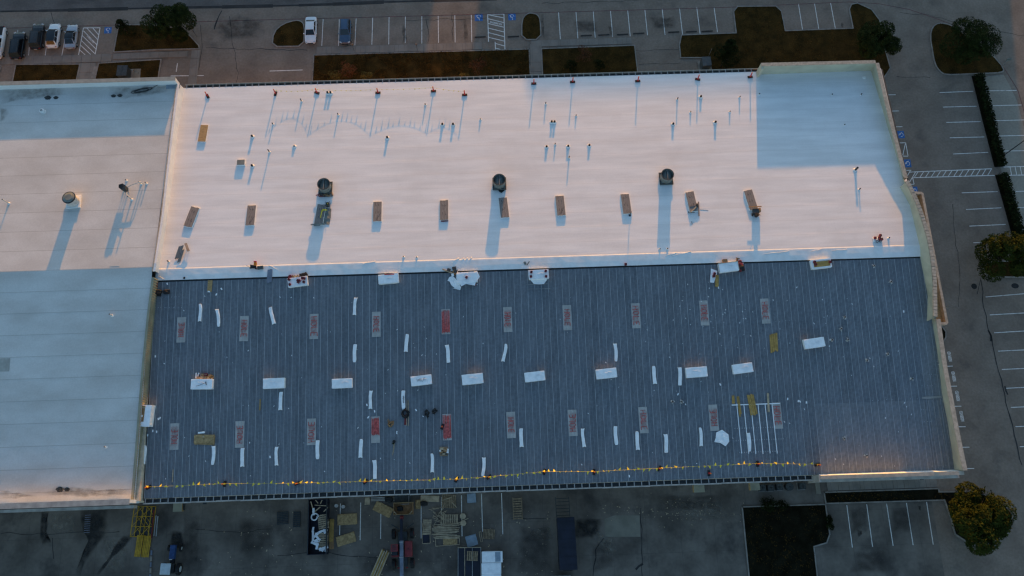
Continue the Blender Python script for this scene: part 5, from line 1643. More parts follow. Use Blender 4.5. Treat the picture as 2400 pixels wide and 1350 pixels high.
loose('loose_sheet', [(1733, 622), (1737, 615), (1743, 617), (1738, 621)], .06, 'wrap', 'scrap of white wrap behind the reddish brown bag', 'sheet', .05, 3)
p, t = on_roof(1727, 610, .10)
b = MB(); b.box((0, 0, .12), (.2, .5, .2)); b.box((0, .2, .3), (.5, .12, .1)); o = b.build('seam_roller', 'carton'); put(o, p, -.3, t); tag(o, 'brown seam roller leaning behind the open white bundle', 'seam roller')

# carton heap behind the far left bundle
for dx, dy, s, m, l in ((-.55, .82, (.4, .34, .4), 'carton', 'brown carton in the heap behind the far left bundle, left one'), (-.15, .84, (.36, .34, .34), 'lumber', 'pale carton in the heap behind the far left bundle'), (.25, .85, (.4, .36, .46), 'carton', 'brown carton in the middle of the heap behind the far left bundle'),
                        (.65, .84, (.34, .32, .36), 'wood', 'tan carton in the heap behind the far left bundle'), (-.1, 1.2, (.4, .36, .3), 'carton', 'brown carton in the back row of the far left heap'), (.35, 1.22, (.36, .34, .42), 'redcan', 'dark red carton in the back row of the far left heap'), (.8, 1.15, (.36, .3, .3), 'carton', 'brown carton at the right of the back row in the far left heap')):
    p, t, a = on_bundle(477, dx, dy, -.62)
    b = MB(); b.box((0, 0, s[2] / 2), s); b.box((0, 0, s[2] + .004), (s[0] * .96, .05, .008), 1); o = b.build('carton', [m, 'lumber'], bevel=.0); put(o, p, a + random.uniform(-.2, .2), t); tag(o, l, 'carton')
for dx, l, aa in ((-.98, 'left one of two white tubes behind the far left bundle', 0), (-.72, 'right one of two white tubes behind the far left bundle', -.25)):
    p, t, a = on_bundle(477, dx, 1.15, -.55)
    b = MB(); b.cyl((0, 0, -.35), .09, .72, 12, bottom=True, T=Matrix.Rotation(R(90), 4, 'X')); o = b.build('paper_tube', 'wrap'); put(o, p, a + aa, t); tag(o, l, 'tube')
p, t, a = on_bundle(477, 1.12, .95, -.58)
b = MB(); b.ring((0, 0, 0), .13, .21, .08, 16); o = b.build('tape_roll', 'yboard'); put(o, p, 0, t); tag(o, 'ring shaped tape roll at the right of the far left carton heap', 'tape roll')
p, t, a = on_bundle(477, .35, .1, .015)
b = MB(); b.tube([(.2, .22, .02), (.22, 0, .02), (.28, -.22, .02)], .045, 6); b.tube([(.2, .08, .02), (-.2, -.1, .02), (-.7, -.28, .02), (-1.0, -.36, .02)], .018, 5); o = b.build('hand_tool', 'dark'); put(o, p, a, t); tag(o, 'black tool with a thin cord lying on the far left bundle', 'hand tool')
# bundle on edge by the step wall
p, t = on_roof(349, 975, .0)
r = thing('insulation_bundle', 'white wrapped bundle standing by the step wall with an open brown side', 'wrapped bundle', p, R(-4), t, GB)
soft(1.45, 2.75, 1.15, .05, .03, 21, 6, 3).build('wrap', 'wrap', r)
b = MB(); b.box((-.42, .1, 1.17), (.66, 1.7, .04)); b.build('open_side', 'carton', r)
b = MB(); b.box((-.42, -.05, 1.20), (.32, .26, .02)); b.build('paper_label', 'wrap', r)
b = MB(); b.box((-.40, 1.12, 1.18), (.66, .26, .06)); b.build('flap', 'wood', r)

# ------------------------------------------------------------------ long white wrapped rolls
def roll(v):
    def f():
        r = thing('wrapped_roll', '', 'white roll')
        rnd = random.Random(v * 7 + 1)
        bend = rnd.uniform(-.10, .10); e1 = rnd.choice((.25, -.25, 0)); e2 = rnd.choice((.22, -.22, .05)); W = rnd.uniform(.40, .48)

        def shp(p, x, y, z):
            t = abs(y); e = e2 if y > 0 else e1
            k = 1 + e * max(0, (t - .72)) / .28
            p.x *= k
            if t > .9: p.z = p.z * (.55 if e > .1 else .8); p.y -= math.copysign(.10 * (1 - abs(x)) if e > .1 else -.02, p.y)
            p.x += bend * (y * y - .3) + .03 * math.sin(y * 3 + v)
            return p
        soft(W, 2.42, .20, .07, .018, v + 3, 4, 2, shp, 2.2).build('wrap', 'wrap', r)
        b = MB(); b.box((bend * .6, 1.12, .195), (W * .7, .05, .02)); b.build('tied_end', 'wrap', r)
        return r
    return f


RL = [(470, 733, 470.5, 715, 'white roll below the lone board, left one of two'), (512, 745, 510, 727, 'white roll below the lone board, right one of two'), (638, 740, 634, 722, 'white roll with a flared far end above the left bundles'), (832, 718, 834, 699, 'bent white roll highest on the deck, left of the torn bundle'),
      (831.5, 828, 832.5, 811, 'white roll straight below the bent highest one'), (953, 804, 954.5, 786, 'white roll between the fourth and fifth upper plates'), (1050, 829, 1048, 810, 'white roll below the red painted upper plate'), (1183, 827, 1186, 809, 'leaning white roll right of the middle below an upper plate'),
      (1443, 826, 1441.5, 807, 'white roll just above the bundle right of the middle'), (658, 940, 659, 921, 'white roll under the left of mid deck bundle'), (868.5, 937, 869.5, 917, 'white roll with scraps beside it, left of the lettered one'), (945.5, 937, 945.5, 917, 'white roll with black lettering beside the pale poles'),
      (1533, 879, 1531.5, 861, 'narrow white roll, left one of two upright between bundles'), (1593.5, 882, 1593, 864, 'narrow white roll touching the left of a bundle'), (339.5, 1066, 341, 1046, 'white roll tucked against the step wall edge'), (501, 1067, 502, 1047, 'white roll right below the plywood stack'), (568.5, 1072, 569, 1052, 'white roll below the second lower plate'),
      (648, 1069, 648.5, 1050, 'white roll between second and third lower plates, by the eave'), (744.5, 1054, 745, 1036, 'white roll right of the third lower plate'), (846, 1051, 847, 1032, 'white roll left of the scribbled lower plate with pointed end'), (879, 1100, 878, 1080, 'white roll nearest the pennant line'),
      (1013.5, 1085, 1013, 1065, 'white roll left below the carton pallet'), (1133.5, 1094, 1134.5, 1075, 'white roll at the bend of the pennant line'), (1221.5, 1026, 1221, 1007, 'white roll right of the sixth lower plate'), (1366.5, 1026, 1365, 1007, 'white roll right of the seventh lower plate'), (1443, 1021, 1442, 1002, 'white roll left of the eighth lower plate'),
      (1493.5, 1033, 1492.5, 1014, 'white roll below the eighth lower plate'), (1561, 1039, 1560, 1021, 'white roll right of the eighth lower plate'), (1642.5, 1024, 1641, 1005, 'white roll left of the white tarp'), (1755.5, 1036, 1754, 1018, 'white roll lying among the white crossing lines')]
for i, (x, y, x2, y2, l) in enumerate(RL):
    p, t = on_roof(x, y, .006); q = on_roof(x2, y2)[0]
    inst('roll%d' % (i % 7), roll(i % 7), l, p, yaw_of(p, q), t, 'long white wrapped rolls on the deck')
for o in list(COL.objects):
    if o.get('label') == RL[11][4]: lettered = o
b = MB()
for k in range(6):
    b.box((.02 + (k % 2) * .03, .45 - k * .16, .225), (.20, .05, .004)); b.box((.02, .40 - k * .16, .2256), (.05, .10, .004))
b.build('lettering', 'blackpaint', lettered)

# ------------------------------------------------------------------ cut pipe stubs with torn collars
def stub(v):
    def f():
        r = thing('pipe_stub', '', 'pipe stub')
        rnd = random.Random(v)
        b = MB(); b.ring((0, 0, 0), .10, .13, .32, 14); b.build('pipe', 'metal', r)
        b = MB(); b.cyl((0, 0, .2), .10, .01, 12); b.build('opening', 'dark', r)
        b = MB(); n = 9; a0 = rnd.uniform(0, 6)
        for k in (0, 1, 3, 4, 6):
            a = a0 + 2 * math.pi * k / n; c = a0 + 2 * math.pi * (k + 1) / n; r1 = rnd.uniform(.17, .38); r2 = rnd.uniform(.17, .38)
            b.add([(.15 * math.cos(a), .15 * math.sin(a), .10), (r1 * math.cos(a), r1 * math.sin(a), .03), (r2 * math.cos(c), r2 * math.sin(c), .06), (.15 * math.cos(c), .15 * math.sin(c), .12),
                   (.15 * math.cos(a), .15 * math.sin(a), .09), (r1 * math.cos(a), r1 * math.sin(a), .015), (r2 * math.cos(c), r2 * math.sin(c), .045), (.15 * math.cos(c), .15 * math.sin(c), .11)], [(0, 1, 2, 3), (7, 6, 5, 4), (0, 4, 5, 1), (1, 5, 6, 2), (2, 6, 7, 3)])
        b.build('torn_collar', 'pvc', r)
        return r
    return f


for i, (x, y, l) in enumerate(((2048, 624, 'pipe stub with a white collar nearest the ridge edge at the right'), (2087, 661, 'pipe stub with the widest torn collar, right part of the deck near the ridge'), (1979, 744, 'pipe stub highest of the four above the rightmost bundle'), (1971, 771, 'pipe stub second of the four near the rightmost bundle'),
                               (1949, 797, 'small pipe stub right beside the rightmost bundle'), (1986, 797, 'pipe stub lowest right of the four near the rightmost bundle'), (2031, 845, 'pipe stub left of the pair in the right part of the deck'), (2080, 831, 'pipe stub right of the pair in the right part of the deck'),
                               (2137, 888, 'pipe stub closest to the right parapet'), (1978, 1028, 'ring shaped pipe stub low on the right part of the deck'), (2030, 1068, 'pipe stub with scattered scraps in the orange lit part of the deck'), (1576, 942, 'left one of two pipe stubs close together in mid deck'), (1597, 942, 'right one of two pipe stubs close together in mid deck'), (2200, 851, 'pipe stub group of torn collars at the foot of the right parapet'))):
    p, t = on_roof(x, y, .0); inst('stub%d' % (i % 5), stub(i % 5), l, p, random.uniform(0, 6), None, 'cut pipe stubs on the deck')

# ------------------------------------------------------------------ boards, stacks, tarps and tools on the deck
def board(a, e, w, label, m='yboard', h=.05, z=.01, nm='board', n=1, cat=None):
    p, t = on_roof(*a, z); q = on_roof(*e, z)[0]
    c = (p + q) / 2; L = (q - p).length; up = (t @ Vector((0, 0, 1)))
    if n == 1:
        r = None
        b = MB(); b.box((0, 0, h / 2), (w, L, h)); o = b.build(nm, m); put(o, c, yaw_of(p, q), t); return tag(o, label, cat or nm.replace('_', ' '))
    r = thing(nm, label, cat or nm.replace('_', ' '), c, yaw_of(p, q), t)
    rnd = random.Random(int(a[0]))
    for k in range(n):
        b = MB(); b.box(((k - (n - 1) / 2) * w / n, rnd.uniform(-.15, .15), h / 2 + .012 * (k % 3)), (w / n - .02, L * rnd.uniform(.86, 1), h), rz=rnd.uniform(-.02, .02)); b.build('plank', m, r)
    return r


board((491, 684), (493, 657), .60, 'lone tan plywood board with a slot below the left ridge edge', 'wood')
board((489.5, 685), (490, 682), .3, 'small white offcut at the end of the lone tan board', 'wrap', .06, .01, 'offcut')
board((1815, 826), (1812, 781), 1.05, 'stack of split yellow boards left of the rightmost bundle', 'yboard', .07, .01, 'board_stack', 4)
board((1719, 946), (1718, 927), .34, 'short olive board left of the crossing lines', 'yboard')
board((1736, 974), (1728, 926), .34, 'narrow pair of yellow boards over the header of the crossing lines', 'yboard', .07, .01, 'board_stack', 2)
board((1768, 977), (1758, 924), .92, 'wide stack of yellow boards over the crossing lines', 'yboard', .08, .02, 'board_stack', 4)
board((1801.5, 966), (1799.5, 921), .26, 'single tan board right of the wide yellow stack', 'lumber', .07)
board((609, 962), (610, 935), .13, 'thin olive board standing alone left of the bundles', 'yboard', .05)
board((404, 1130), (406, 1100), .10, 'thin dull board near the left end of the pennant line', 'lumber', .05)
board((952.5, 998), (954, 938), .08, 'left one of two thin pale poles beside the lettered roll', 'lumber', .06, .02, 'pole')
board((957.5, 998), (957, 938), .08, 'right one of two thin pale poles beside the lettered roll', 'lumber', .06, .02, 'pole')
board((950.5, 996), (952, 972), .36, 'dark red board under the black hose heap', 'redcan', .05)
# plywood stack
p, t = on_roof(480, 1029, .01)
r = thing('plywood_stack', 'stack of yellow plywood sheets lying askew beside the first lower plate', 'plywood stack', p, R(-1), t)
for k in range(4):
    b = MB(); b.box((random.uniform(-.06, .06), -.12 + .05 * k, .04 + .05 * k), (2.55, 1.2 - .06 * k, .035), rz=R((-4, 2, -1, 0)[k])); b.build('sheet', 'osb', r)
b = MB(); b.box((.2, .38, .24), (2.0, .34, .05), rz=R(-3)); b.build('offcut', 'wood', r)
b = MB(); b.box((-.1, .3, .27), (.24, .2, .1)); b.build('block', 'lumber', r)
p, t = on_roof(473, 1014, .02)
b = MB(); b.box((0, 0, .13), (.86, .24, .2)); o = b.build('cut_roll', 'wrap', bevel=.06); put(o, p, R(4), t); tag(o, 'short white roll above the plywood stack', 'white roll')
# pallet with cartons
def pallet(nb_=7, w=1.0, l=1.2, m='pallet'):
    r = thing('pallet', '', 'pallet')
    for k in range(nb_):
        b = MB(); b.box((0, -l / 2 + (k + .5) * l / nb_, .125), (w, l / nb_ * .68, .022)); b.build('slat', m, r)
    for x in (-w / 2 + .04, 0, w / 2 - .04):
        b = MB(); b.box((x, 0, .065), (.06, l, .09)); b.build('stringer', m, r)
    return r


p, t = on_roof(1040, 1058, .01)
inst('pallet', pallet, 'pallet carrying brown cartons below the red painted plate', p, 0, t, 'pallets')
for dx, dy, s, m, l in ((-.2, .35, (.5, .3, .3), 'lumber', 'pale carton at the back of the carton pallet'), (.22, .15, (.46, .42, .34), 'carton', 'biggest brown carton on the carton pallet'), (-.3, -.05, (.4, .3, .22), 'carton', 'flat brown carton on the left of the carton pallet'), (.1, -.3, (.5, .24, .2), 'lumber', 'long pale carton in front on the carton pallet'),
                        (.52, .05, (.26, .55, .22), 'wrap', 'white carton on the right of the carton pallet'), (-.42, .1, (.2, .2, .3), 'wrap', 'small white tub on the left of the carton pallet'), (.32, -.32, (.2, .18, .24), 'dark', 'black box on the carton pallet')):
    p2 = (Matrix.Translation(p) @ t) @ Vector((dx, dy, .14))
    b = MB(); b.box((0, 0, s[2] / 2), s); b.box((0, 0, s[2] + .003), (s[0] * .9, .04, .006), 1); o = b.build('carton', [m, 'lumber']); put(o, p2, random.uniform(-.3, .3), t); tag(o, l, 'carton')
# dark hose heaps and bags
def hose(x, y, label, s=1.0, seed=1, m='dark', loops=18, nm='hose_heap', cat='hose heap', r0=.3):
    p, t = on_roof(x, y, .01); rnd = random.Random(seed)
    pts = [(s * (r0 + rnd.uniform(-.2, .2)) * math.cos(k * .8) + rnd.uniform(-.05, .05) * s, s * (r0 * .9 + rnd.uniform(-.2, .25)) * math.sin(k * .8), .05 + .25 * s * k / loops * rnd.uniform(.5, 1)) for k in range(loops)]
    b = MB(); b.tube(pts, .06 * s + .02, 6); o = b.build(nm, m, smooth=True); put(o, p, 0, t); return tag(o, label, cat)


hose(951, 969, 'black hose heap at the end of the lettered roll', 1.25, 3, loops=26)
hose(1000, 968, 'loose black hose loop left of the pair right of the lettered roll', .85, 5, loops=17, r0=.33)
hose(1018, 964, 'loose black hose loop right of the pair right of the lettered roll', .8, 6, loops=15, r0=.30)
hose(1003, 978, 'small black hose end below the loose loops', .5, 8, loops=7)
for x, y, s, l in ((373, 685, 1.0, 'black bag by the step wall below the ridge edge, left one'), (392, 684, .9, 'black bag by the step wall below the ridge edge, right one'), (374, 692, .6, 'smallest black bag by the step wall below the ridge edge')):
    p, t = on_roof(x, y, .0); o = soft(.85 * s, .7 * s, .4 * s, .14, .12, int(x), 6, 3, None, 3).build('bag', 'dark'); put(o, p, random.uniform(-.6, .6), t); tag(o, l, 'bag')
p, t = on_roof(367, 667, .0)
o = soft(.4, .8, .4, .1, .1, 31, 5, 3, None, 3).build('bag', 'redcan'); put(o, p, 0, t); tag(o, 'dark red bag at the corner of the step wall and the ridge edge', 'bag')
hose(917, 993, 'brown heap of scrap between the scribbled plate and the hose heap', .9, 11, 'carton', 22, 'scrap_heap', 'scrap heap')
hose(910, 985, 'thin brown tail of the scrap heap', .45, 12, 'pallet', 8, 'scrap_heap', 'scrap heap')
loose('loose_sheet', [(929, 1010), (932, 1011), (931, 1014), (932, 1018), (929, 1017)], .03, 'wrap', 'small torn white scrap above the black and green tool', 'scrap', .04, 5)
p, t = on_roof(924, 1035, .02)
r = thing('cord_reel', 'black and green cord reel trailing two pale cords beside the scribbled plate', 'cord reel', p, 0, t)
b = MB(); b.cyl((0, 0, 0), .2, .3, 12); b.build('reel', 'dark', r)
b = MB(); b.cyl((-.1, -.22, 0), .13, .2, 10); b.build('motor', 'leaf_green', r)
b = MB(); b.tube([(-.05, -.3, .05), (-.12, -.9, .03), (-.22, -1.7, .03)], .03, 5); b.build('cord', 'lumber', r)
b = MB(); b.tube([(.05, -.25, .05), (.0, -.7, .03), (-.16, -1.5, .03)], .025, 5); b.build('cord', 'lumber', r)
loose('tarp', [(1678, 1014), (1692, 1007), (1707, 1018), (1709, 1035), (1700, 1046), (1688, 1038), (1674, 1036), (1677, 1026)], .05, 'wrap', 'crumpled white tarp below the ninth lower plate', 'tarp', .22, 14)
# white strips crossing the deck
Z2 = lambda x, y: (1700 + x / 8.4375, 920 + y / 8.4375)
for k, (xa, ya, xb, yb) in enumerate(((225, 220, 322, 1205), (365, 240, 462, 1210), (505, 235, 603, 1215), (645, 225, 745, 1215), (783, 215, 885, 1205), (920, 215, 1025, 1205))):
    board(Z2(xb, yb), Z2(xa, ya), .10, 'white metal strip running down the deck, %s of the six crossing lines' % ('leftmost', 'second', 'third', 'fourth', 'fifth', 'rightmost')[k], 'wrap', .03, .02, 'metal_strip')
board(Z2(125, 248), Z2(1080, 215), .13, 'white header strip along the far end of the crossing lines', 'wrap', .03, .05, 'metal_strip')
# screw washers and scraps nobody could count
rnd = random.Random(4); b = MB()
for (xa, ya, xb, yb, n) in ((190, 710, 940, 685, 17), (215, 950, 1150, 915, 21), (285, 1185, 1030, 1160, 17)):
    for k in range(n):
        t_ = k / (n - 1); q = Z2(xa + (xb - xa) * t_, ya + (yb - ya) * t_); p, t = on_roof(q[0], q[1], .03)
        b.box(p, (.10, .13, .015))
for (xa, ya, xb, yb, n) in ((2162, 877, 2190, 878, 6), (2160, 904, 2186, 905, 5), (2158, 960, 2180, 961, 5), (2168, 988, 2184, 988, 4), (370, 698, 420, 694, 9), (370, 721, 425, 721, 9), (1820, 754, 1856, 750, 6), (2046, 938, 2150, 934, 8), (2184, 1092, 2215, 1090, 5)):
    for k in range(n):
        t_ = k / max(1, n - 1); p, t = on_roof(xa + (xb - xa) * t_ + rnd.uniform(-2, 2), ya + (yb - ya) * t_ + rnd.uniform(-1, 1), .02)
        b.box(p, (.07, .11, .012), rz=rnd.uniform(-.3, .3))
tag(b.build('washers', 'deck_seam'), 'rows of bright screw washers on the steel deck', 'washers', kind='stuff')
b = MB()
for k in range(190):
    x, y = rnd.uniform(380, 2150), rnd.uniform(665, 1125)
    if rnd.random() < .3: x, y = rnd.gauss(1690, 90), rnd.gauss(740, 60)
    if y < 660: continue
    p, t = on_roof(x, y, .025); s = rnd.uniform(.04, .13)
    if p.y < 4 or p.x > 55: continue
    b.box(p, (s * .7, s * 1.6, .015), rz=rnd.uniform(-1, 1))
for q in ((860, 949), (878, 964), (863, 978), (945, 959), (975, 961), (1684, 674), (1688, 901), (1589, 924), (2118, 730), (339, 740), (364, 835), (392, 665), (358, 1010), (367, 1012), (346, 1020), (633, 1071), (1475, 1116), (1846, 935), (1871, 940), (1875, 941), (1890, 943), (371, 982), (375, 980), (519, 677), (507, 690)):
    p, t = on_roof(q[0], q[1], .03); b.box(p, (.16, .30, .03), rz=rnd.uniform(-.6, .6))
tag(b.build('litter', 'wrap'), 'scattered white scraps of wrap on the steel deck', 'litter', kind='stuff')
# ------------------------------------------------------------------ cars
def loft(b, sections, m=0, capa=True, capb=True):
    n = len(sections[0]); o = len(b.v); vs = [p for s in sections for p in s]; fs = []
    for i in range(len(sections) - 1):
        for k in range(n - 1): fs.append((i * n + k, i * n + k + 1, (i + 1) * n + k + 1, (i + 1) * n + k))
    if capa: fs.append(tuple(range(n - 1, -1, -1)))
    if capb: fs.append(tuple((len(sections) - 1) * n + k for k in range(n)))
    return b.add(vs, fs, m)


def car(kind, paint, roofm=None, L=4.7, W=1.82):
    def f():
        r = thing('parked_car', '', 'car')
        suv = kind in ('suv', 'hatch'); H = 1.68 if kind == 'suv' else (1.56 if kind == 'hatch' else 1.45)
        belt = .98 if suv else .90; hood = .98 if kind == 'suv' else .86
        if kind == 'pickup': belt, hood, H, suv = 1.15, 1.12, 1.85, False
        y0, y1 = -L / 2, L / 2
        st = [(y0, .55, .62, .78), (y0 + .10, .40, .86, .90), (y0 + .35, .30, belt - .02, .97), (y0 + 1.0, .26, belt, 1.0), (0, .24, belt, 1.0), (y1 - 1.45, .26, belt - .02, 1.0), (y1 - 1.0, .28, hood, .985), (y1 - .45, .30, hood - .08, .95), (y1 - .14, .36, hood - .20, .86), (y1, .45, .58, .70)]
        secs = []
        for y, zb, zt, wf in st:
            w = W / 2 * wf; h = zt - zb
            half = [(w * .86, zb), (w * .97, zb + h * .25), (w, zb + h * .55), (w * .96, zb + h * .86), (w * .80, zt), (0, zt + .025)]
            secs.append([(x, y, z) for x, z in half] + [(-x, y, z) for x, z in half[-2::-1]])
        b = MB(); loft(b, secs); body = b.build('body', paint, r, smooth=False)
        if kind == 'pickup': yr0, yr1, yb0, yb1 = -.35, 1.0, -.55, 1.7
        elif kind == 'suv': yr0, yr1, yb0, yb1 = y0 + .55, y1 - 2.05, y0 + .16, y1 - 1.35
        elif kind == 'hatch': yr0, yr1, yb0, yb1 = y0 + .75, y1 - 1.95, y0 + .22, y1 - 1.2
        else: yr0, yr1, yb0, yb1 = y0 + 1.35, y1 - 2.05, y0 + .62, y1 - 1.25
        wb, wt = W / 2 * .90, W / 2 * .70
        A = [(-wb, yb0, belt - .04), (wb, yb0, belt - .04), (wb, yb1, belt - .04), (-wb, yb1, belt - .04), (-wt, yr0, H - .05), (wt, yr0, H - .05), (wt, yr1, H - .05), (-wt, yr1, H - .05)]
        b = MB(); b.add(A, [(0, 1, 5, 4), (1, 2, 6, 5), (2, 3, 7, 6), (3, 0, 4, 7), (4, 5, 6, 7)]); b.build('cabin', paint, r)
        V = [Vector(p) for p in A]

        def pane(q, name, inset=.10, out=.012, split=None, edge=.06):
            a, c, d, e = [V[i] for i in q]; n = (c - a).cross(e - a).normalized()
            def pt(u, v): return a.lerp(c, u).lerp(e.lerp(d, u), v) + n * out
            us = [(.06, .94)] if not split else [(.07, split - .015), (split + .015, .93)]
            bb = MB()
            for u0, u1 in us: bb.add([pt(u0, inset), pt(u1, inset), pt(u1, 1 - edge), pt(u0, 1 - edge)], [(0, 1, 2, 3)])
            bb.build(name, 'glass', r)
        pane((2, 3, 7, 6), 'windshield', .08); pane((0, 1, 5, 4), 'rear_window', .22 if suv else .12)
        pane((1, 2, 6, 5), 'side_window', .16, split=.47); pane((3, 0, 4, 7), 'side_window', .16, split=.53)
        b = MB(); n = 5
        secs = []
        for k in range(7):
            t = k / 6; y = yr0 - .04 + (yr1 - yr0 + .08) * t; up = .05 * math.sin(math.pi * min(1, max(0, t)))
            secs.append([(wt * 1.02, y, H - .05), (wt * .9, y, H - .02 + up * .5), (0, y, H + up * .8 - .01), (-wt * .9, y, H - .02 + up * .5), (-wt * 1.02, y, H - .05)])
        loft(b, secs); b.build('roof', roofm or paint, r)
        if kind == 'pickup':
            b = MB(); b.box((0, y0 + .95, belt - .12), (W * .80, 1.6, .30)); b.build('bed_opening', 'dark', r)
        if kind == 'suv':
            for sx in (-1, 1):
                b = MB(); b.bar((sx * wt * .86, yr0 + .1, H + .05), (sx * wt * .86, yr1 - .15, H + .05), .04, .04); b.build('roof_rail', 'darkmetal', r)
        for sx in (-1, 1):
            for yy in (y0 + .85, y1 - .88):
                T = Matrix.Translation((sx * (W / 2 - .10), yy, .33)) @ Matrix.Rotation(R(90), 4, 'Y')
                b = MB(); b.cyl((0, 0, -.11), .33, .22, 18, bottom=True, T=T); w = b.build('wheel', 'dark', r)
                b = MB(); b.cyl((0, 0, -.118), .2, .236, 14, bottom=True, T=T); b.build('rim', 'chrome', w)
            b = MB(); b.box((sx * (W / 2 + .06), y1 - 1.55, belt + .06), (.22, .14, .14)); b.build('mirror', paint, r, bevel=.03)
            b = MB(); b.box((sx * W * .36, y1 - .20, hood - .20), (.36, .20, .10), rz=-sx * .45); b.build('headlight', 'lamp', r)
            b = MB(); b.box((sx * W * .38, y0 + .07, belt - .14), (.22, .10, .10), rz=sx * .3); b.build('tail_light', 'taillamp', r)
        b = MB(); b.box((0, y1 - .03, .55), (W * .5, .06, .16)); b.build('grille', 'dark', r)
        b = MB(); b.box((0, y0 - .005, .62), (.5, .03, .14)); b.build('number_plate', 'lamp', r)
        return r
    return f


def lot_yaw(x, y):
    return 0.0


for k, (kind, paint, roofm, x, y, yaw, L, W, l) in enumerate((('sedan', 'carwhite', None, 730.5, 76, 180, 4.75, 1.84, 'white sedan parked nose to the building beside the rounded grass island'), ('suv', 'carblue', None, 811, 80, 180, 4.35, 1.84, 'slate blue sport utility car parked nose to the building, alone right of the white sedan'),
                                                        ('hatch', 'carwhite', 'glass', 131, 89, 0, 4.45, 1.84, 'white car with a black glass roof in the left row'), ('sedan', 'carsilver', 'carblack', 172, 91, 0, 4.4, 1.8, 'silver sedan with a dark roof next to the hatched aisle'),
                                                        ('suv', 'carbrown', None, 93, 91, 0, 4.6, 1.85, 'dark bronze sport utility car with a pale roof glint in the left row'), ('suv', 'carblack', None, 48, 112, 0, 4.85, 1.95, 'large black sport utility car parked deep in its stall in the left row'),
                                                        ('pickup', 'carwhite', None, 1, 106, 180, 5.6, 2.0, 'white pickup truck cut by the left edge of the picture'))):
    p = G(x, y, .004)
    inst('car%d' % k, car(kind, paint, roofm, L, W), l, p, R(yaw), None, 'cars parked by the building')

# ------------------------------------------------------------------ wheel stops
b = MB(); b.prism([(-.9, -.08), (.9, -.08), (.9, .08), (-.9, .08)], 0, .11)
ws_me = b.mesh('wheel_stop', 'stain')
WS = [(1126, 87, 'dark wheel stop in the left wheelchair bay of the middle row'), (1203, 86, 'dark wheel stop in the right wheelchair bay of the middle row'), (1374, 83.5, 'first dark wheel stop from the left in the empty bays of the far row'), (1415, 82, 'second dark wheel stop from the left in the far row, by the tyre mark'), (1459, 81, 'third dark wheel stop in the empty bays of the far row'),
      (1497, 78.5, 'fourth dark wheel stop in the empty bays of the far row'), (1579, 75.5, 'fifth dark wheel stop, alone above the dark grass'), (1620, 74.5, 'sixth dark wheel stop in the far row'), (1657, 73.5, 'last dark wheel stop, half under the dark evergreen')]
for x, y, l in WS:
    o = link('wheel_stop', ws_me); p = G(x, y, .004); put(o, p, R(1.5)); tag(o, l, 'wheel stop', 'concrete wheel stops')

# ------------------------------------------------------------------ trees and shrubs
def blob_points(n, blobs, rnd):
    out = []
    for _ in range(n):
        c, rad = rnd.choice(blobs)
        while True:
            v = Vector((rnd.uniform(-1, 1), rnd.uniform(-1, 1), rnd.uniform(-1, 1)))
            if v.length <= 1: break
        v = v.normalized() * (v.length ** .45)
        out.append((Vector(c) + Vector((v.x * rad, v.y * rad, v.z * rad * .8)), v))
    return out


def tree(x, y, h, spread, n, leafm, label, name='tree', seed=1, leaf=.26, conic=False, bare=0.0, cat='tree', trunk=.14, lift=.42):
    rnd = random.Random(seed)
    p = G(x, y, .08)
    r = thing(name, label, cat, p)
    b = MB(); blobs = []
    top = h * .82
    b.tube([(0, 0, 0), (.05, .03, h * .3), (.02, -.04, h * .6), (.0, 0, top)], [trunk, trunk * .8, trunk * .5, trunk * .15], 7)
    nb = 9 if not conic else 8
    for k in range(nb):
        a = k * 2.4 + rnd.uniform(-.4, .4); t = (k + .6) / nb
        if conic:
            z = h * (.18 + .74 * t); rr = spread * (1 - t) * .55; br = spread * (.62 - .42 * t)
        else:
            z = h * (lift + .42 * rnd.random()); rr = spread * rnd.uniform(.35, .75); br = spread * rnd.uniform(.32, .52)
        c = (rr * math.cos(a), rr * math.sin(a), z); blobs.append((c, br))
        b.tube([(0, 0, h * (.25 + .3 * t)), (c[0] * .5, c[1] * .5, z * .85), c], [trunk * .45, trunk * .3, trunk * .1], 5)
    if not conic:
        blobs.append(((0, 0, h * .8), spread * .42))
    b.build('trunk', 'bark', r, smooth=True)
    c = MB()
    for q, v in blob_points(n, blobs, rnd):
        if noise.noise(q * (1.6 / max(.6, spread * .4)) + Vector((seed, 0, 0))) < -.24 - bare: continue
        s = leaf * rnd.uniform(.6, 1.35)
        nrm = (v.normalized() * .8 + Vector((rnd.uniform(-1, 1), rnd.uniform(-1, 1), rnd.uniform(-.2, 1.2)))).normalized()
        qd = nrm.to_track_quat('Z', 'Y') @ mathutils.Quaternion((0, 0, 1), rnd.uniform(0, 6.28))
        c.add([q + qd @ Vector((-s * .5, -s * .28, 0)), q + qd @ Vector((0, -s * .1, .03)), q + qd @ Vector((s * .6, 0, 0)), q + qd @ Vector((0, s * .32, -.02))], [(0, 1, 2, 3)])
    c.build('crown', leafm, r)
    return r


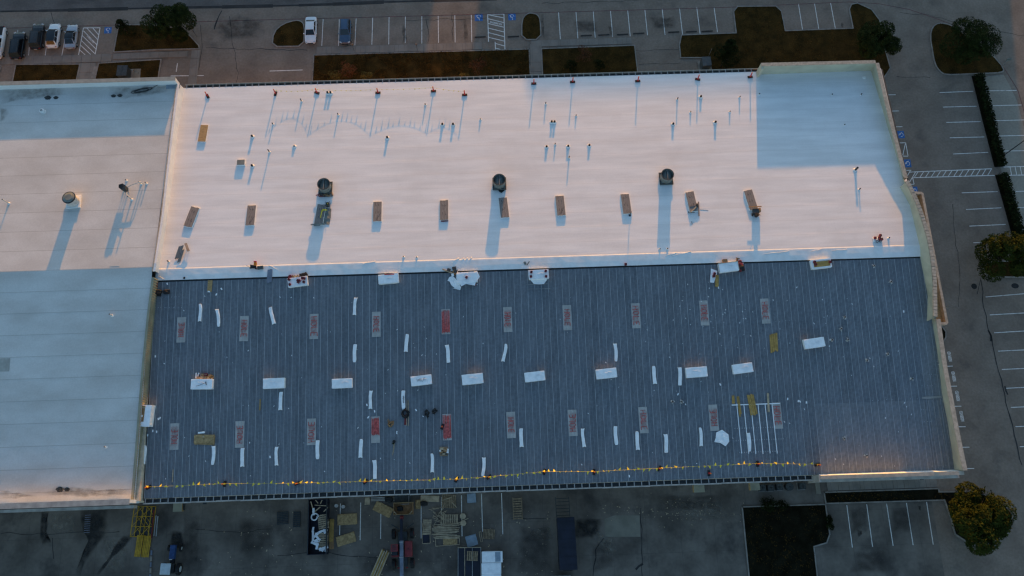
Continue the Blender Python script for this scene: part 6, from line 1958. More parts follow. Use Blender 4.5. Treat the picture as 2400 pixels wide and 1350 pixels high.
GT = None
tree(2258, 1212, 6.4, 4.15, 17000, 'leaf_gold', 'broad golden green tree by the near right corner, its top catching the sun', seed=3, leaf=.34, trunk=.2)
tree(2318, 612, 6.4, 3.9, 14000, 'leaf_gold', 'sunlit golden green tree on the small rounded island at the right edge', seed=5, leaf=.32, trunk=.18)
tree(2034, 122, 5.6, 4.0, 15000, 'leaf_green', 'dark green tree on the grass behind the right parapet corner', seed=7, leaf=.28)
tree(2250, 128, 5.6, 4.3, 15000, 'leaf_green', 'dark green tree on the rounded island far right', seed=9, leaf=.28)
tree(416, 80, 5.6, 3.9, 15000, 'leaf_green', 'dark green tree on the left planting island with a few yellow leaves', seed=11, leaf=.28)
tree(300, 78, 3.6, 1.7, 2600, 'leaf_dark', 'small dark evergreen at the left corner of the left planting island', 'evergreen_tree', seed=13, conic=True, leaf=.2)
tree(1690, 155, 7.6, 2.6, 6500, 'leaf_dark', 'tall dark evergreen beside the grey utility box near the shaded corner', 'evergreen_tree', seed=15, conic=True, leaf=.22)
for x, y, h, s, m, l, sd in ((822, 180, 3.6, 1.5, 'leaf_red', 'reddish bare shrub between two yellowing shrubs in the lit grass', 21), (785, 188, 1.7, 1.05, 'leaf_yellow', 'yellowing shrub left of the reddish one in the grass strip', 22), (860, 186, 1.7, 1.05, 'leaf_yellow', 'yellowing shrub right of the reddish one in the grass strip', 23),
                             (1122, 170, 3.6, 1.5, 'leaf_red', 'reddish bare shrub at the edge of the light patch in the grass strip', 24), (1087, 188, 1.6, 1.0, 'leaf_yellow', 'yellow green shrub at the foot of the right reddish one', 25), (1366, 140, 3.4, 1.4, 'leaf_red', 'reddish shrub in the dark grass right of the path', 26),
                             (1335, 160, 1.7, 1.0, 'leaf_dark', 'dark round shrub left in the dark grass right of the path', 27), (1402, 158, 1.7, 1.15, 'leaf_dark', 'dark round shrub right in the dark grass right of the path', 28)):
    tree(x, y, h, s, 1000 if m == 'leaf_red' else 900, m, l, 'shrub', sd, .17, bare=-.1 if m == 'leaf_red' else .1, cat='shrub', trunk=.05, lift=.3)
for x, y, s, l in ((1790, 1183, 1.0, 'dark bush at the far edge of the black bed, left of the bulging ones'), (1803, 1182, 1.1, 'dark bush bulging over the far edge of the black bed, middle'), (1832, 1184, .8, 'dark bush at the far edge of the black bed, right one'), (1941, 1218, .6, 'small dark bush at the right edge of the black bed, upper'), (1943, 1232, .55, 'small dark bush at the right edge of the black bed, lower')):
    tree(x, y, 1.3 * s, 1.0 * s, 700, 'leaf_dark', l, 'bush', int(x), .16, bare=.2, cat='bush', trunk=.04, lift=.3)


def hedge(px, w, h, label, seed):
    rnd = random.Random(seed); P = [G(*q) for q in px]
    r = thing('hedge', label, 'hedge', (0, 0, 0))
    c = MB(); st = MB()
    for a, d in zip(P[:-1], P[1:]):
        v = d - a; L = v.length; t = v.normalized(); n = Vector((-t.y, t.x, 0))
        for _ in range(int(L * 150)):
            u = rnd.random(); e = rnd.uniform(-1, 1); z = rnd.uniform(0, 1) ** .4 * h
            wob = .12 * noise.noise(a + v * u)
            q = a + v * u + n * (e * w / 2 * (1 + wob)) + Vector((0, 0, z * (1 + .15 * noise.noise((a + v * u) * 1.5))))
            s = rnd.uniform(.12, .26); qd = Vector((rnd.uniform(-1, 1), rnd.uniform(-1, 1), rnd.uniform(0, 1.5))).to_track_quat('Z', 'Y')
            c.add([q + qd @ Vector((-s, -s * .5, 0)), q + qd @ Vector((s * .2, -s * .4, 0)), q + qd @ Vector((s, .1 * s, 0)), q + qd @ Vector((0, s * .5, 0))], [(0, 1, 2, 3)])
        for k in range(int(L / .8)):
            q = a + v * ((k + .5) / int(L / .8)); st.cyl((q.x, q.y, 0), .04, h * .7, 5)
        b2 = a - d
    c.build('foliage', 'leaf_dark', r); st.build('stem', 'bark', r)
    b = MB(); hw = w / 2 + .15
    for i, (a, d) in enumerate(zip(P[:-1], P[1:])):
        t = (d - a).normalized(); n = Vector((-t.y, t.x, 0)) * hw
        b.prism([(a + n).to_2d(), (d + n).to_2d(), (d - n).to_2d(), (a - n).to_2d()], 0, .06 + .003 * i)
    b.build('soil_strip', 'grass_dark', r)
    return r


hedge([(2289, 178), (2315, 283), (2343, 391)], 1.35, 1.0, 'long clipped dark hedge above the crosswalk gap in the right lot', 31)
hedge([(2345, 409), (2364, 475), (2388, 562)], 1.45, 1.0, 'shorter clipped dark hedge below the crosswalk gap in the right lot', 32)

# ------------------------------------------------------------------ utility boxes, lamp, signs
def cabinet(x, y, s, m, label, yaw=0, name='utility_box'):
    p = G(x, y, 0.0)
    r = thing(name, label, 'utility box', p, yaw)
    b = MB(); b.box((0, 0, .10), (s[0] + .5, s[1] + .5, .2)); b.build('pad', 'kerb', r)
    b = MB(); b.box((0, 0, .2 + s[2] / 2), s); b.build('housing', m, r, bevel=.03)
    b = MB(); b.box((0, 0, .2 + s[2] + .02), (s[0] * 1.06, s[1] * 1.06, .05)); b.box((0, 0, .2 + s[2] + .06), (.04, s[1], .03)); b.build('lid', m, r)
    b = MB(); b.box((0, -s[1] / 2 - .015, .2 + s[2] * .5), (s[0] * .9, .03, s[2] * .85)); b.build('door', m, r)
    return r


cabinet(297, 178, (1.5, 1.7, 1.4), 'darkmetal', 'dark grey transformer box on the grass near the left roof', R(-2))
cabinet(1650, 158, (1.3, 1.5, 1.6), 'boxgrey', 'grey utility box beside the tall dark evergreen', R(2))
p = G(319, 178); b = MB(); b.box((0, 0, .06), (1.4, 2.4, .12)); o = structure('concrete_pad', b, 'patch'); o.location = p
p = G(222, 170); b = MB(); b.box((0, 0, .05), (.6, 2.2, .14)); o = structure('culvert_edge', b, 'kerb'); o.location = p; o.rotation_euler = (0, 0, R(-8))
p = G(2347, 368)
r = thing('street_lamp', 'dark slanting lamp pole rising beside the far hedge', 'street lamp', p)
b = MB(); b.cyl((0, 0, 0), .3, .7, 14); b.build('footing', 'kerb', r)
b = MB(); b.cyl((0, 0, .7), .085, 7.6, 10, r2=.06); b.build('pole', 'darkmetal', r)
b = MB(); b.bar((0, 0, 8.2), (1.0, .1, 8.3), .06, .06); b.build('arm', 'darkmetal', r)
b = MB(); b.box((1.2, .12, 8.28), (.7, .35, .14)); b.build('lamp_head', 'darkmetal', r, bevel=.03)
for x, y, l in ((2349, 153, 'small grey sign on a post at the corner of the far right island'), (2216, 691 + 30, 'thin dark post by the entrance canopy'), (1661, 131, 'pale bollard post beside the grey utility box')):
    p = G(x, y); r = thing('sign_post', l, 'sign', p)
    b = MB(); b.cyl((0, 0, 0), .035, 2.0, 8); b.build('post', 'metal', r)
    if 'sign' in l:
        b = MB(); b.box((0, -.04, 1.75), (.75, .03, .6)); b.build('sign_plate', 'greenmetal', r)
for x, y, a, l in ((462, 87, 0, 'small dark sign post at the tip of the left planting island'), (830, 119, 0, 'thin dark sign post at the walk below the slate blue car'), (978, 118, 0, 'thin dark sign post at the walk in the middle of the row')):
    p = G(x, y); r = thing('sign_post', l, 'sign', p)
    b = MB(); b.cyl((0, 0, 0), .03, 1.9, 8); b.build('post', 'darkmetal', r)
    b = MB(); b.box((0, .035, 1.7), (.32, .02, .45)); b.build('sign_plate', 'metal', r)
p = G(2283, 671)
b = MB(); b.cyl((0, 0, .004), .42, .012, 20); o = tag(b.build('manhole_cover', 'dark'), 'dark round manhole cover in the right lot', 'manhole'); o.location = p
p = G(2379, 670)
b = MB(); b.cyl((0, 0, .004), .5, .012, 20); o = tag(b.build('manhole_cover', 'dark'), 'dark oval drain cover at the right edge below the sunlit tree', 'manhole'); o.location = p; o.scale = (1.1, .8, 1)
# ------------------------------------------------------------------ yard behind the building
def sheet_stack(x, y, sx, sy, a, n, m, label, nm='plywood_stack', th=.035, jitter=.05, z0=0.0):
    p = G(x, y, z0); r = thing(nm, label, nm.replace('_', ' '), p, R(a)); rnd = random.Random(int(x * 3 + y))
    for k in range(n):
        b = MB(); b.box((rnd.uniform(-jitter, jitter), rnd.uniform(-jitter, jitter), th / 2 + k * (th + .006)), (sx, sy, th), rz=R(rnd.uniform(-2, 2) * (n > 1))); b.build('sheet', m, r)
    return r


sheet_stack(814.5, 1217, 2.55, 1.35, 2, 5, 'osb', 'stack of strand boards lying square between the painted lines, upper one')
sheet_stack(811, 1264, 2.5, 1.25, 15, 3, 'osb', 'stack of brown strand boards lying askew, lower one')
sheet_stack(898, 1193.5, 2.5, 1.25, -27, 3, 'osb', 'stack of tan strand boards turned like a diamond left of the loader bin')
sheet_stack(1008, 1168.5, 2.45, .75, -4, 6, 'lumber', 'long pale box of boards under the eave right of the loader bin', 'board_stack')
sheet_stack(980, 1182, .65, 1.15, 0, 4, 'osb', 'small square board pile touching the right of the loader bin', 'board_stack')
sheet_stack(861, 1175, .65, .95, -2, 3, 'lumber', 'small pale board pile at the corner of the eave', 'board_stack')
sheet_stack(777, 1243, .52, 2.9, 0, 4, 'yboard', 'tall narrow yellow board stack along the right side of the waste container', 'board_stack')
sheet_stack(778, 1277, .55, 1.1, 2, 3, 'carton', 'short brown board pile at the near right corner of the waste container', 'board_stack')
sheet_stack(1105, 1167, 1.15, 1.2, 1, 5, 'tealsheet', 'pale blue ribbed panel stack under the eave', 'panel_stack')
sheet_stack(1105.5, 1267, 1.4, 1.35, 14, 3, 'tealsheet', 'blue grey square panel lying turned on the yard', 'panel_stack')
# long lumber pile
pa, pb = G(874, 1362), G(905, 1290); d = pb - pa
r = thing('lumber_stack', 'long stack of yellowish lumber lying slanted left of the loader', 'lumber stack', (pa + pb) / 2, math.atan2(-d.x, d.y)); rnd = random.Random(5)
for k in range(7):
    for lv in range(2):
        if k == 3 and lv == 1: continue
        b = MB(); b.box((-.52 + k * .17 + rnd.uniform(-.02, .02), rnd.uniform(-.12, .12), .08 + lv * .15), (.15, d.length * rnd.uniform(.93, 1.0), .13), rz=rnd.uniform(-.01, .01)); b.build('plank', 'yboard' if k % 2 else 'lumber', r)

# ---- waste container
p = G(750, 1234)
r = thing('waste_container', 'dark open waste container full of white scraps and pallets', 'waste container', p, R(.6)); CW, CLn, CH = 2.45, 7.0, 1.45
b = MB(); b.box((0, 0, .15), (CW, CLn, .12)); b.build('floor', 'navy', r)
for sx in (-1, 1):
    b = MB(); b.box((sx * CW / 2, 0, .15 + CH / 2), (.07, CLn, CH)); b.build('side_wall', 'navy', r)
    for k in range(7):
        b = MB(); b.box((sx * (CW / 2 + .06), -CLn / 2 + .5 + k * 1.0, .15 + CH / 2), (.08, .1, CH - .02)); b.build('rib', 'navy', r)
    b = MB(); b.box((0, sx * CLn / 2, .15 + CH / 2 - .01), (CW - .08, .07, CH)); b.build('end_wall', 'navy', r)
    b = MB(); b.box((sx * CW / 2, 0, .17 + CH + .02), (.12, CLn + .1, .06)); b.build('top_rail', 'darkmetal', r)
Qc = Matrix.Translation(p) @ Matrix.Rotation(R(.6), 4, 'Z')
USED = {}
rnd = random.Random(9)
W7 = lambda x, y: (640 + x / 8.436, 1150 + y / 8.436)
for (x, y, sx, sy, a, z) in ((905, 830, .9, .3, 25, .9), (965, 800, .8, .28, 18, 1.0), (1035, 780, .6, .25, -10, .95), (840, 890, .3, 1.0, -50, .95), (790, 900, .28, 1.35, 5, .95), (880, 930, .28, .7, 40, 1.0), (850, 1000, .5, .5, 20, .9), (825, 1050, 1.1, .3, -25, 1.0), (870, 1100, .3, .8, -12, 1.02), (930, 1160, .35, .4, 35, .95), (980, 1170, .35, .45, -30, .96), (1045, 1160, .35, .6, 0, 1.0),
                            (800, 380, .3, .5, 5, 1.05), (800, 440, .28, .6, 10, 1.0), (1020, 810, .5, .35, -60, .9), (1060, 1120, .4, .3, 20, .9), (790, 770, .25, .7, -8, .8), (910, 980, .5, .3, 60, .85), (1000, 1130, .7, .25, 20, .92), (860, 860, .4, .3, -20, .92)):
    q = G(*W7(x, y), z + .2)
    b = MB(); b.box((0, 0, 0), (sx, sy, .05), rx=rnd.uniform(-.25, .25)); o = b.build('insulation_scrap', 'wrap'); o.matrix_world = Matrix.Translation(q) @ Matrix.Rotation(R(a), 4, 'Z')
    o.name = 'insulation_scrap'; lab = ('white %s offcut %s, %s %s part of the waste container' % ('long' if max(sx, sy) > .75 else 'short', 'lying crosswise' if abs(a) > 45 or sx > sy * 1.3 else ('slanting' if abs(a) > 15 else 'lying lengthwise'), 'far' if y < 600 else ('middle' if y < 960 else 'near'), 'left' if x < 860 else ('central' if x < 960 else 'right')))
    USED.setdefault(lab, []).append((y, o))
for lab, L in USED.items():
    L.sort(key=lambda q: q[0])
    for i, (y, o) in enumerate(L):
        extra_ = '' if len(L) == 1 else (', nearer the wall' if i == 0 else (', away from the wall' if i == len(L) - 1 else ', between two others'))
        tag(o, lab.replace(' part of the waste container', ' of the waste container') + extra_, 'insulation scrap', 'white insulation offcuts in the waste container')
b = MB(); pts = [(.5 * math.cos(k * .5) * (1 - .02 * k), .5 * math.sin(k * .5) * (1 - .02 * k), .04 * k * .3) for k in range(14)]
b.tube(pts, .10, 7); o = b.build('wrap_ring', 'wrap', smooth=True); o.matrix_world = Matrix.Translation(G(*W7(822, 520), 1.1)); tag(o, 'ring of white wrap curled in the left of the waste container', 'wrap ring')
for nm, x, y, a, z, sc_, l in (('pallet', 995, 610, 8, .95, 1.35, 'pallet lying in the far half of the waste container'), ('pallet', 990, 985, -1, .95, 1.45, 'pallet with greenish slats lying in the near half of the waste container')):
    q = G(*W7(x, y), z); o = inst('palletc%s' % ('far' in l), lambda: pallet(7, 1.35, 1.9 if 'far' in l else 2.0, 'lumber'), l, q, R(a), None, 'pallets')
for (xa, ya, xb, yb, z, w, l) in ((970, 720, 1110, 612, 1.45, .08, 'pale stick slanting over the pallet in the waste container'), (820, 285, 1050, 300, 1.55, .09, 'pale stick across the far end of the waste container'), (835, 180, 890, 250, 1.5, .10, 'splayed board at the far end of the waste container, left'), (970, 185, 935, 260, 1.5, .12, 'splayed board at the far end of the waste container, right'),
                                (745, 215, 785, 350, 1.55, .12, 'board propped on the far left corner of the waste container'), (830, 410, 935, 320, 1.45, .14, 'wide splinter of board in the far end of the waste container'), (1000, 415, 1085, 330, 1.45, .10, 'stick at the far right of the waste container')):
    b = MB(); b.bar(G(*W7(xa, ya), z), G(*W7(xb, yb), z + .1), w, .05); o = b.build('stick', 'lumber'); tag(o, l, 'stick')
for x, y, l in ((1258, 298, 'round pale paint tub, left one under the eave'), (1393, 318, 'round pale paint tub, right one under the eave')):
    q = G(*W7(x, y)); b = MB(); b.cyl((0, 0, 0), .22, .35, 16); b.ring((0, 0, .35), .12, .23, .02, 16); o = b.build('paint_tub', 'pvc'); o.location = q; tag(o, l, 'tub')

# ---- telescopic loader with a timber bin
p = G(946, 1286)
r = thing('telescopic_loader', 'red telescopic loader with a long grey boom facing the building', 'loader', p, R(.8))
b = MB(); b.box((0, .0, .75), (1.25, 4.4, .5)); b.build('chassis', 'darkmetal', r, bevel=.04)
for sx in (-1, 1):
    for yy in (1.95, -1.85):
        T = Matrix.Translation((sx * 1.22, yy, .62)) @ Matrix.Rotation(R(90), 4, 'Y')
        b = MB(); b.cyl((0, 0, -.22), .62, .44, 20, bottom=True, T=T)
        for k in range(14):
            a = k * 2 * math.pi / 14; b.box((.62 * math.cos(a), .62 * math.sin(a), 0), (.10, .08, .42), rz=a, T=T)
        w = b.build('wheel', 'dark', r)
        b = MB(); b.cyl((0, 0, -.235), .3, .47, 14, bottom=True, T=T); b.build('hub', 'redpaintm', w)
b = MB(); b.box((.80, .0, 1.2), (1.0, 2.0, .7)); b.build('engine_cover', 'redpaintm', r, bevel=.08)
b = MB(); b.box((.8, .05, 1.565), (.1, .16, .03)); b.build('filler_cap', 'dark', r)
b = MB()
for sx in (-1.32, -.52):
    for yy in (.55, -.75): b.box((sx, yy, 1.75), (.08, .08, 1.3))
b.build('cab_pillar', 'redpaintm', r)
b = MB(); b.box((-.92, -.1, 1.05), (.84, 1.5, .6)); b.build('cab_base', 'redpaintm', r, bevel=.04)
b = MB(); b.box((-.92, -.1, 1.75), (.74, 1.2, 1.1)); b.build('cab_window', 'glass', r)
b = MB(); b.box((-.92, .25, 2.42), (.92, .9, .08)); b.build('cab_roof', 'redpaintm', r, bevel=.03)
b = MB()
for k in range(5): b.box((-.92, -.05 + k * .15, 2.48), (.62, .05, .04))
b.build('roof_bar', 'darkmetal', r)
b = MB(); b.box((-.92, -.75, 1.40), (.9, .4, .3)); b.build('rear_hood', 'redpaintm', r, bevel=.04)
b = MB(); b.box((-.03, -1.2, 1.85), (.46, 4.6, .5), rx=R(-1)); b.build('boom', 'greysteel', r, bevel=.03)
b = MB(); b.box((-.03, 2.3, 1.80), (.36, 3.0, .40), rx=R(-2)); b.build('boom_section', 'navy', r, bevel=.02)
b = MB(); b.box((-.03, .9, 2.08), (.52, .12, .06)); b.box((-.03, -1.0, 2.13), (.52, .1, .05)); b.build('boom_band', 'metal', r)
b = MB(); b.box((-.03, 4.0, 1.35), (.4, .5, .9), rx=R(20)); b.build('boom_head', 'redpaintm', r, bevel=.03)
b = MB(); b.box((-.03, 4.35, .95), (1.2, .16, .8)); b.build('fork_carriage', 'darkmetal', r)
for sx in (-.45, .4):
    b = MB(); b.box((sx, 5.0, .60), (.12, 1.3, .06)); b.build('fork', 'darkmetal', r)
for sx in (-1, 1):
    b = MB(); b.bar((sx * .5, 2.6, .8), (sx * 1.5, 3.2, .9), .12, .1); b.build('mudguard_arm', 'darkmetal', r)
    b = MB(); b.box((sx * .55, -2.35, .95), (.3, .12, .14)); b.build('tail_light', 'taillamp', r)
q = G(948, 1192)
r = thing('timber_bin', 'brown timber bin held on the forks of the loader, with dark rubbish inside', 'bin', (q.x, q.y, .64), R(.5))
b = MB(); b.box((0, 0, .03), (2.55, 1.5, .05)); b.build('floor', 'carton', r)
for nm_, c, s in (('side_board', (-1.27, 0, .4), (.06, 1.5, .75)), ('side_board', (1.27, 0, .4), (.06, 1.5, .75)), ('end_board', (0, -.76, .42), (2.6, .06, .8)), ('end_board', (0, .76, .38), (2.6, .06, .7))):
    b = MB(); b.box(c, s); b.build(nm_, 'wood' if nm_ == 'end_board' else 'carton', r)
for sx in (-1, 1):
    b = MB(); b.bar((sx * 1.22, -.35, .80), (sx * .85, -.72, .80), .08, .06); b.build('brace', 'lumber', r)
q2 = G(938, 1192, .75); o = soft(.8, .6, .4, .12, .12, 41, 5, 3, None, 3).build('rubbish_bag', 'dark'); o.matrix_world = Matrix.Translation(q2); tag(o, 'black rubbish bag inside the timber bin', 'bag')
q2 = G(945, 1172); r = thing('crate', 'dark metal crate with a pale rim under the eave behind the timber bin', 'crate', q2)
b = MB(); b.box((0, 0, .35), (2.2, 1.2, .6)); b.build('body', 'darkmetal', r)
b = MB(); b.box((.3, -.55, .68), (1.1, .06, .06)); b.box((.85, 0, .685), (.06, 1.1, .05)); b.build('rim', 'metal', r)
for k in range(3):
    pa, pb = G(870, 1167 + k * 3.4, .25), G(926, 1165.5 + k * 3.4, .25); b = MB(); b.bar(pa, pb, .12, .12); o = b.build('beam', 'fascia'); tag(o, ('uppermost', 'middle', 'lowest')[k] + ' of three long white beams under the eave left of the loader bin', 'beam')
for x, y, s, l in ((912, 1171, .9, 'black bag on the white beams under the eave'), (994, 1180, .75, 'black bag in front of the long pale box of boards')):
    o = soft(s * 1.2, s * .8, .5, .14, .12, int(x), 5, 3, None, 3).build('bag', 'dark'); o.matrix_world = Matrix.Translation(G(x, y, .3 if x < 950 else 0)); tag(o, l, 'bag')

# ---- pallets and lumber right of the loader
for key, x, y, a, w, l_, m, l in (('p1', 1001, 1235, -3, 1.15, 2.0, 'lumber', 'ladder like pallet standing left of the lumber pile'), ('p2', 1053, 1217, 88, 1.25, 2.4, 'lumber', 'wide pallet with upright slats behind the lumber pile'), ('p3', 1052, 1181, 86, 1.1, 2.0, 'pallet', 'pallet under the eave with sticks on it, right of the pale box'),
                                  ('p4', 1052, 1168, 84, 1.0, 2.0, 'pallet', 'pallet closest to the wall above the stick covered one'), ('p5', 1146, 1252, 86, 1.25, 1.6, 'pallet', 'pallet lying in a pale frame right of the blue grey panel'), ('p6', 663, 1214, 3, 1.5, 1.7, 'darkmetal', 'dark pallet in the shade left of the waste container, farther one'), ('p7', 696, 1217, 0, .95, 2.1, 'darkmetal', 'dark pallet in the shade next to the waste container')):
    inst(key, lambda: pallet(8, w, l_, m), l, G(x, y, .01), R(a), None, 'pallets')
rnd = random.Random(17)
SP = GP2 = 'loose lumber sticks on the yard pile'
pc = G(1046, 1245)
r = thing('lumber_pile', 'big fanned pile of pale lumber sticks in the yard', 'lumber pile', pc)
for k in range(26):
    y = -1.1 + 2.2 * k / 25; L = rnd.uniform(2.6, 3.7); a = rnd.uniform(-.10, .10) + (k - 13) * .006
    b = MB(); b.box((rnd.uniform(-.25, .25), y * .85, .08 + .06 * (k % 4) + rnd.uniform(0, .05)), (L, .09, .06), rz=a); b.build('stick', 'lumber', r)
pc = G(1030, 1206)
r = thing('lumber_pile', 'tangle of short pale sticks behind the fanned lumber pile', 'lumber pile', pc)
for k in range(22):
    a = rnd.choice((1.2, 1.0, -.5, 2.6, .4)) + rnd.uniform(-.3, .3)
    b = MB(); b.box((rnd.uniform(-.8, .7), rnd.uniform(-1.0, .9), .08 + .03 * k * .5), (rnd.uniform(.7, 1.4), .06, .05), rz=a, ry=rnd.uniform(-.08, .08)); b.build('stick', 'lumber', r)
for (xa, ya, xb, yb, l) in ((1184, 155, 1335, 105, 'long pale stick lying across the pallet nearest the wall'), (1340, 180, 1420, 268, 'stick slanting off the stick covered pallet'), (1520, 468, 1605, 440, 'stick poking right from the wide pallet'), (870, 505, 905, 645, 'stick leaning on the ladder like pallet')):
    e = lambda x, y, z: G(860 + x / 6.75, 1150 + y / 6.75, z)
    b = MB(); b.bar(e(xa, ya, .25), e(xb, yb, .3), .09, .05); o = b.build('stick', 'lumber'); tag(o, l, 'stick')
for x, y, s, l in ((1085, 1210, .42, 'round cut block at the right end of the wide pallet, upper one'), (1086, 1226, .42, 'round cut block at the right end of the wide pallet, lower one')):
    b = MB(); b.cyl((0, 0, 0), s, .35, 7); o = b.build('block', 'lumber'); o.location = G(x, y); tag(o, l, 'block')


def frame(x, y, w, l_, a, m, label, mid=None, h=.10):
    r = thing('timber_form', label, 'timber form', G(x, y), R(a))
    for sx in (-1, 1):
        b = MB(); b.box((sx * w / 2, 0, h / 2), (.07, l_, h)); b.build('rail', m, r)
        b = MB(); b.box((0, sx * l_ / 2, h / 2 + .002), (w + .07, .07, h)); b.build('rail', m, r)
    if mid:
        b = MB(); b.box(mid[0], mid[1]); b.build('panel', mid[2], r)
    return r


frame(999, 1263, 1.05, 1.15, 2, 'lumber', 'small empty timber frame below the ladder like pallet', ((0, 0, .02), (1.0, 1.1, .02), 'navy'))
frame(1049, 1268.5, 3.2, 1.05, 2, 'lumber', 'long timber frame below the fanned lumber pile', ((.35, 0, .04), (1.9, .95, .05), 'osb'))
frame(1127, 1258, .25, 1.3, 8, 'lumber', 'thin pale bracket left of the framed pallet')

# ---- flatbed trailer and white bundles on the yard
p = G(1101, 1335)
r = thing('flatbed_trailer', 'black flatbed trailer with pale rails cut by the lower edge', 'trailer', p, R(-1.0))
b = MB(); b.box((0, -1.0, .72), (3.0, 7.6, .10)); b.build('deck', 'navy', r)
for k, x in enumerate((-1.5, -.62, .38, 1.5)):
    b = MB(); b.box((x, -1.0, .80 + .002 * k), (.07, 7.6, .07)); b.build('rail', 'metal' if k != 1 else 'lumber', r)
b = MB(); b.box((0, 2.82, .81), (3.05, .07, .07)); b.build('head_rail', 'lumber', r)
for sx in (-1, 1):
    for yy in (-2.2, -3.2):
        T = Matrix.Translation((sx * 1.3, yy, .38)) @ Matrix.Rotation(R(90), 4, 'Y'); b = MB(); b.cyl((0, 0, -.12), .38, .24, 16, bottom=True, T=T); b.build('wheel', 'dark', r)
inst('p8', lambda: pallet(6, 1.2, 1.5, 'pallet'), 'pallet lying on the black flatbed trailer', G(1107, 1303, .86), R(86), None, 'pallets')
for x, y, sz, v, l in ((1154, 1304, 1.5, 1, 'pale bundle in the yard stack, farthest from the lower edge and widest'), (1152, 1331, 1.45, 0, 'pale bundle in the yard stack, middle one'), (1152, 1357, 1.45, 2, 'pale bundle in the yard stack, cut by the lower edge')):
    q = G(x, y, 0)
    r = thing('insulation_bundle', l, 'wrapped bundle', q, R(-1), None, 'pale wrapped bundles in the yard')
    soft(2.75 if v == 1 else 2.6, 1.42, sz, .05, .02, 50 + v, 8, 3).build('wrap', 'wrap', r)
    b = MB(); b.box((.75, 0, sz + .012), (.7, 1.2, .012), rz=.02); b.build('paper_label' if v == 1 else 'fold', 'tealsheet' if v == 1 else 'wrap', r)
# ---- dark box trailer and the vehicle in front of it
p = G(1326, 1272)
r = thing('box_trailer', 'very dark navy box trailer backed up to the building', 'trailer', p, R(.5))
b = MB(); b.box((0, 0, 1.9), (2.3, 6.6, 1.9)); b.build('body', 'navy', r, bevel=.04)
for k in range(6):
    b = MB(); b.box((0, -2.7 + k * 1.08, 2.865), (2.3, .06, .03)); b.build('roof_bow', 'navy', r)
for sx in (-1, 1):
    for yy in (-1.6, -2.5):
        T = Matrix.Translation((sx * 1.0, yy, .48)) @ Matrix.Rotation(R(90), 4, 'Y'); b = MB(); b.cyl((0, 0, -.14), .48, .28, 16, bottom=True, T=T); b.build('wheel', 'dark', r)
b = MB(); b.box((0, -.3, .8), (1.2, 6.4, .2)); b.build('chassis', 'dark', r)
p = G(1318, 1188)
r = thing('trailer_ramp', 'dark ribbed ramp between the navy trailer and the wall', 'ramp', p, R(.5))
b = MB()
for sx in (-1, 1): b.box((sx * .9, 0, .5), (.08, 2.6, .12))
b.build('side_rail', 'darkmetal', r)
for k in range(6):
    b = MB(); b.box((0, -1.1 + k * .44, .5), (1.7, .08, .06)); b.build('rung', 'darkmetal', r)
p = G(1314, 1372)
r = thing('parked_truck', 'white topped truck just entering at the lower edge by the navy trailer', 'truck', p)
b = MB(); b.box((0, 0, 1.6), (2.5, 2.6, 1.5)); b.build('body', 'carwhite', r, bevel=.05)
b = MB(); b.box((0, 0, .6), (2.2, 2.4, .5)); b.build('chassis', 'dark', r)
# ---- brown slatted steps under the eave
p = G(1213, 1192)
r = thing('wooden_steps', 'dark brown slatted steps against the rear wall', 'steps', p, R(.3))
for sx in (-1, 1):
    b = MB(); b.box((sx * .6, 0, .35), (.1, 2.9, .14), rx=R(6)); b.build('side_beam', 'pallet', r)
for k in range(9):
    b = MB(); b.box((0, -1.3 + k * .32, .40 + .03 * k), (1.1, .16, .05)); b.build('tread', 'pallet', r)
p = G(205, 1228)
r = thing('dock_grate', 'grey ladder like dock grate on the dark stained ramp at the left', 'grate', p, R(2))
for k in range(9):
    b = MB(); b.box((0, -1.1 + k * .28, .03), (.75, .07, .06)); b.build('bar', 'greysteel', r)
# ---- wall mounted boxes and air conditioners by the rear wall
for x, y, s, l in ((1636.5, 1142, 1.35, 'tan awning box on the rear wall, left of the air conditioners'), (1767, 1138.5, 1.2, 'tan awning box on the rear wall beside the air conditioners'), (419.5, 1189, 1.1, 'olive awning box on the rear wall near the yellow tower')):
    q = G(x, y, 3.2); r = thing('door_awning', l, 'awning', (q.x, q.y, 3.2))
    b = MB(); b.box((0, 0, 0), (s, s * .95, .9)); b.build('box', 'osb', r, bevel=.02)
    b = MB(); b.box((0, 0, .47), (s * 1.05, s, .04)); b.build('lid', 'stucco2', r)
    b = MB(); b.box((s * .58, .05, -.1), (.12, s * .8, .5)); b.build('side_bracket', 'darkmetal', r)
def ac():
    r = thing('air_conditioner', '', 'air conditioner')
    b = MB(); b.box((0, 0, .45), (.86, .86, .85)); b.build('housing', 'darkmetal', r, bevel=.03)
    b = MB()
    for rr in (.16, .26, .36): b.ring((0, 0, .885 + rr * .01), rr - .02, rr, .02, 18)
    b.build('fan_guard', 'greenmetal', r)
    b = MB(); b.cyl((0, 0, .88), .09, .03, 10)
    for k in range(4): b.box((.18 * math.cos(k * 1.57), .18 * math.sin(k * 1.57), .882), (.26, .1, .006), rz=k * 1.57)
    b.build('fan', 'dark', r)
    b = MB(); b.box((0, 0, .01), (1.05, 1.05, .05)); b.build('pad', 'kerb', r)
    return r


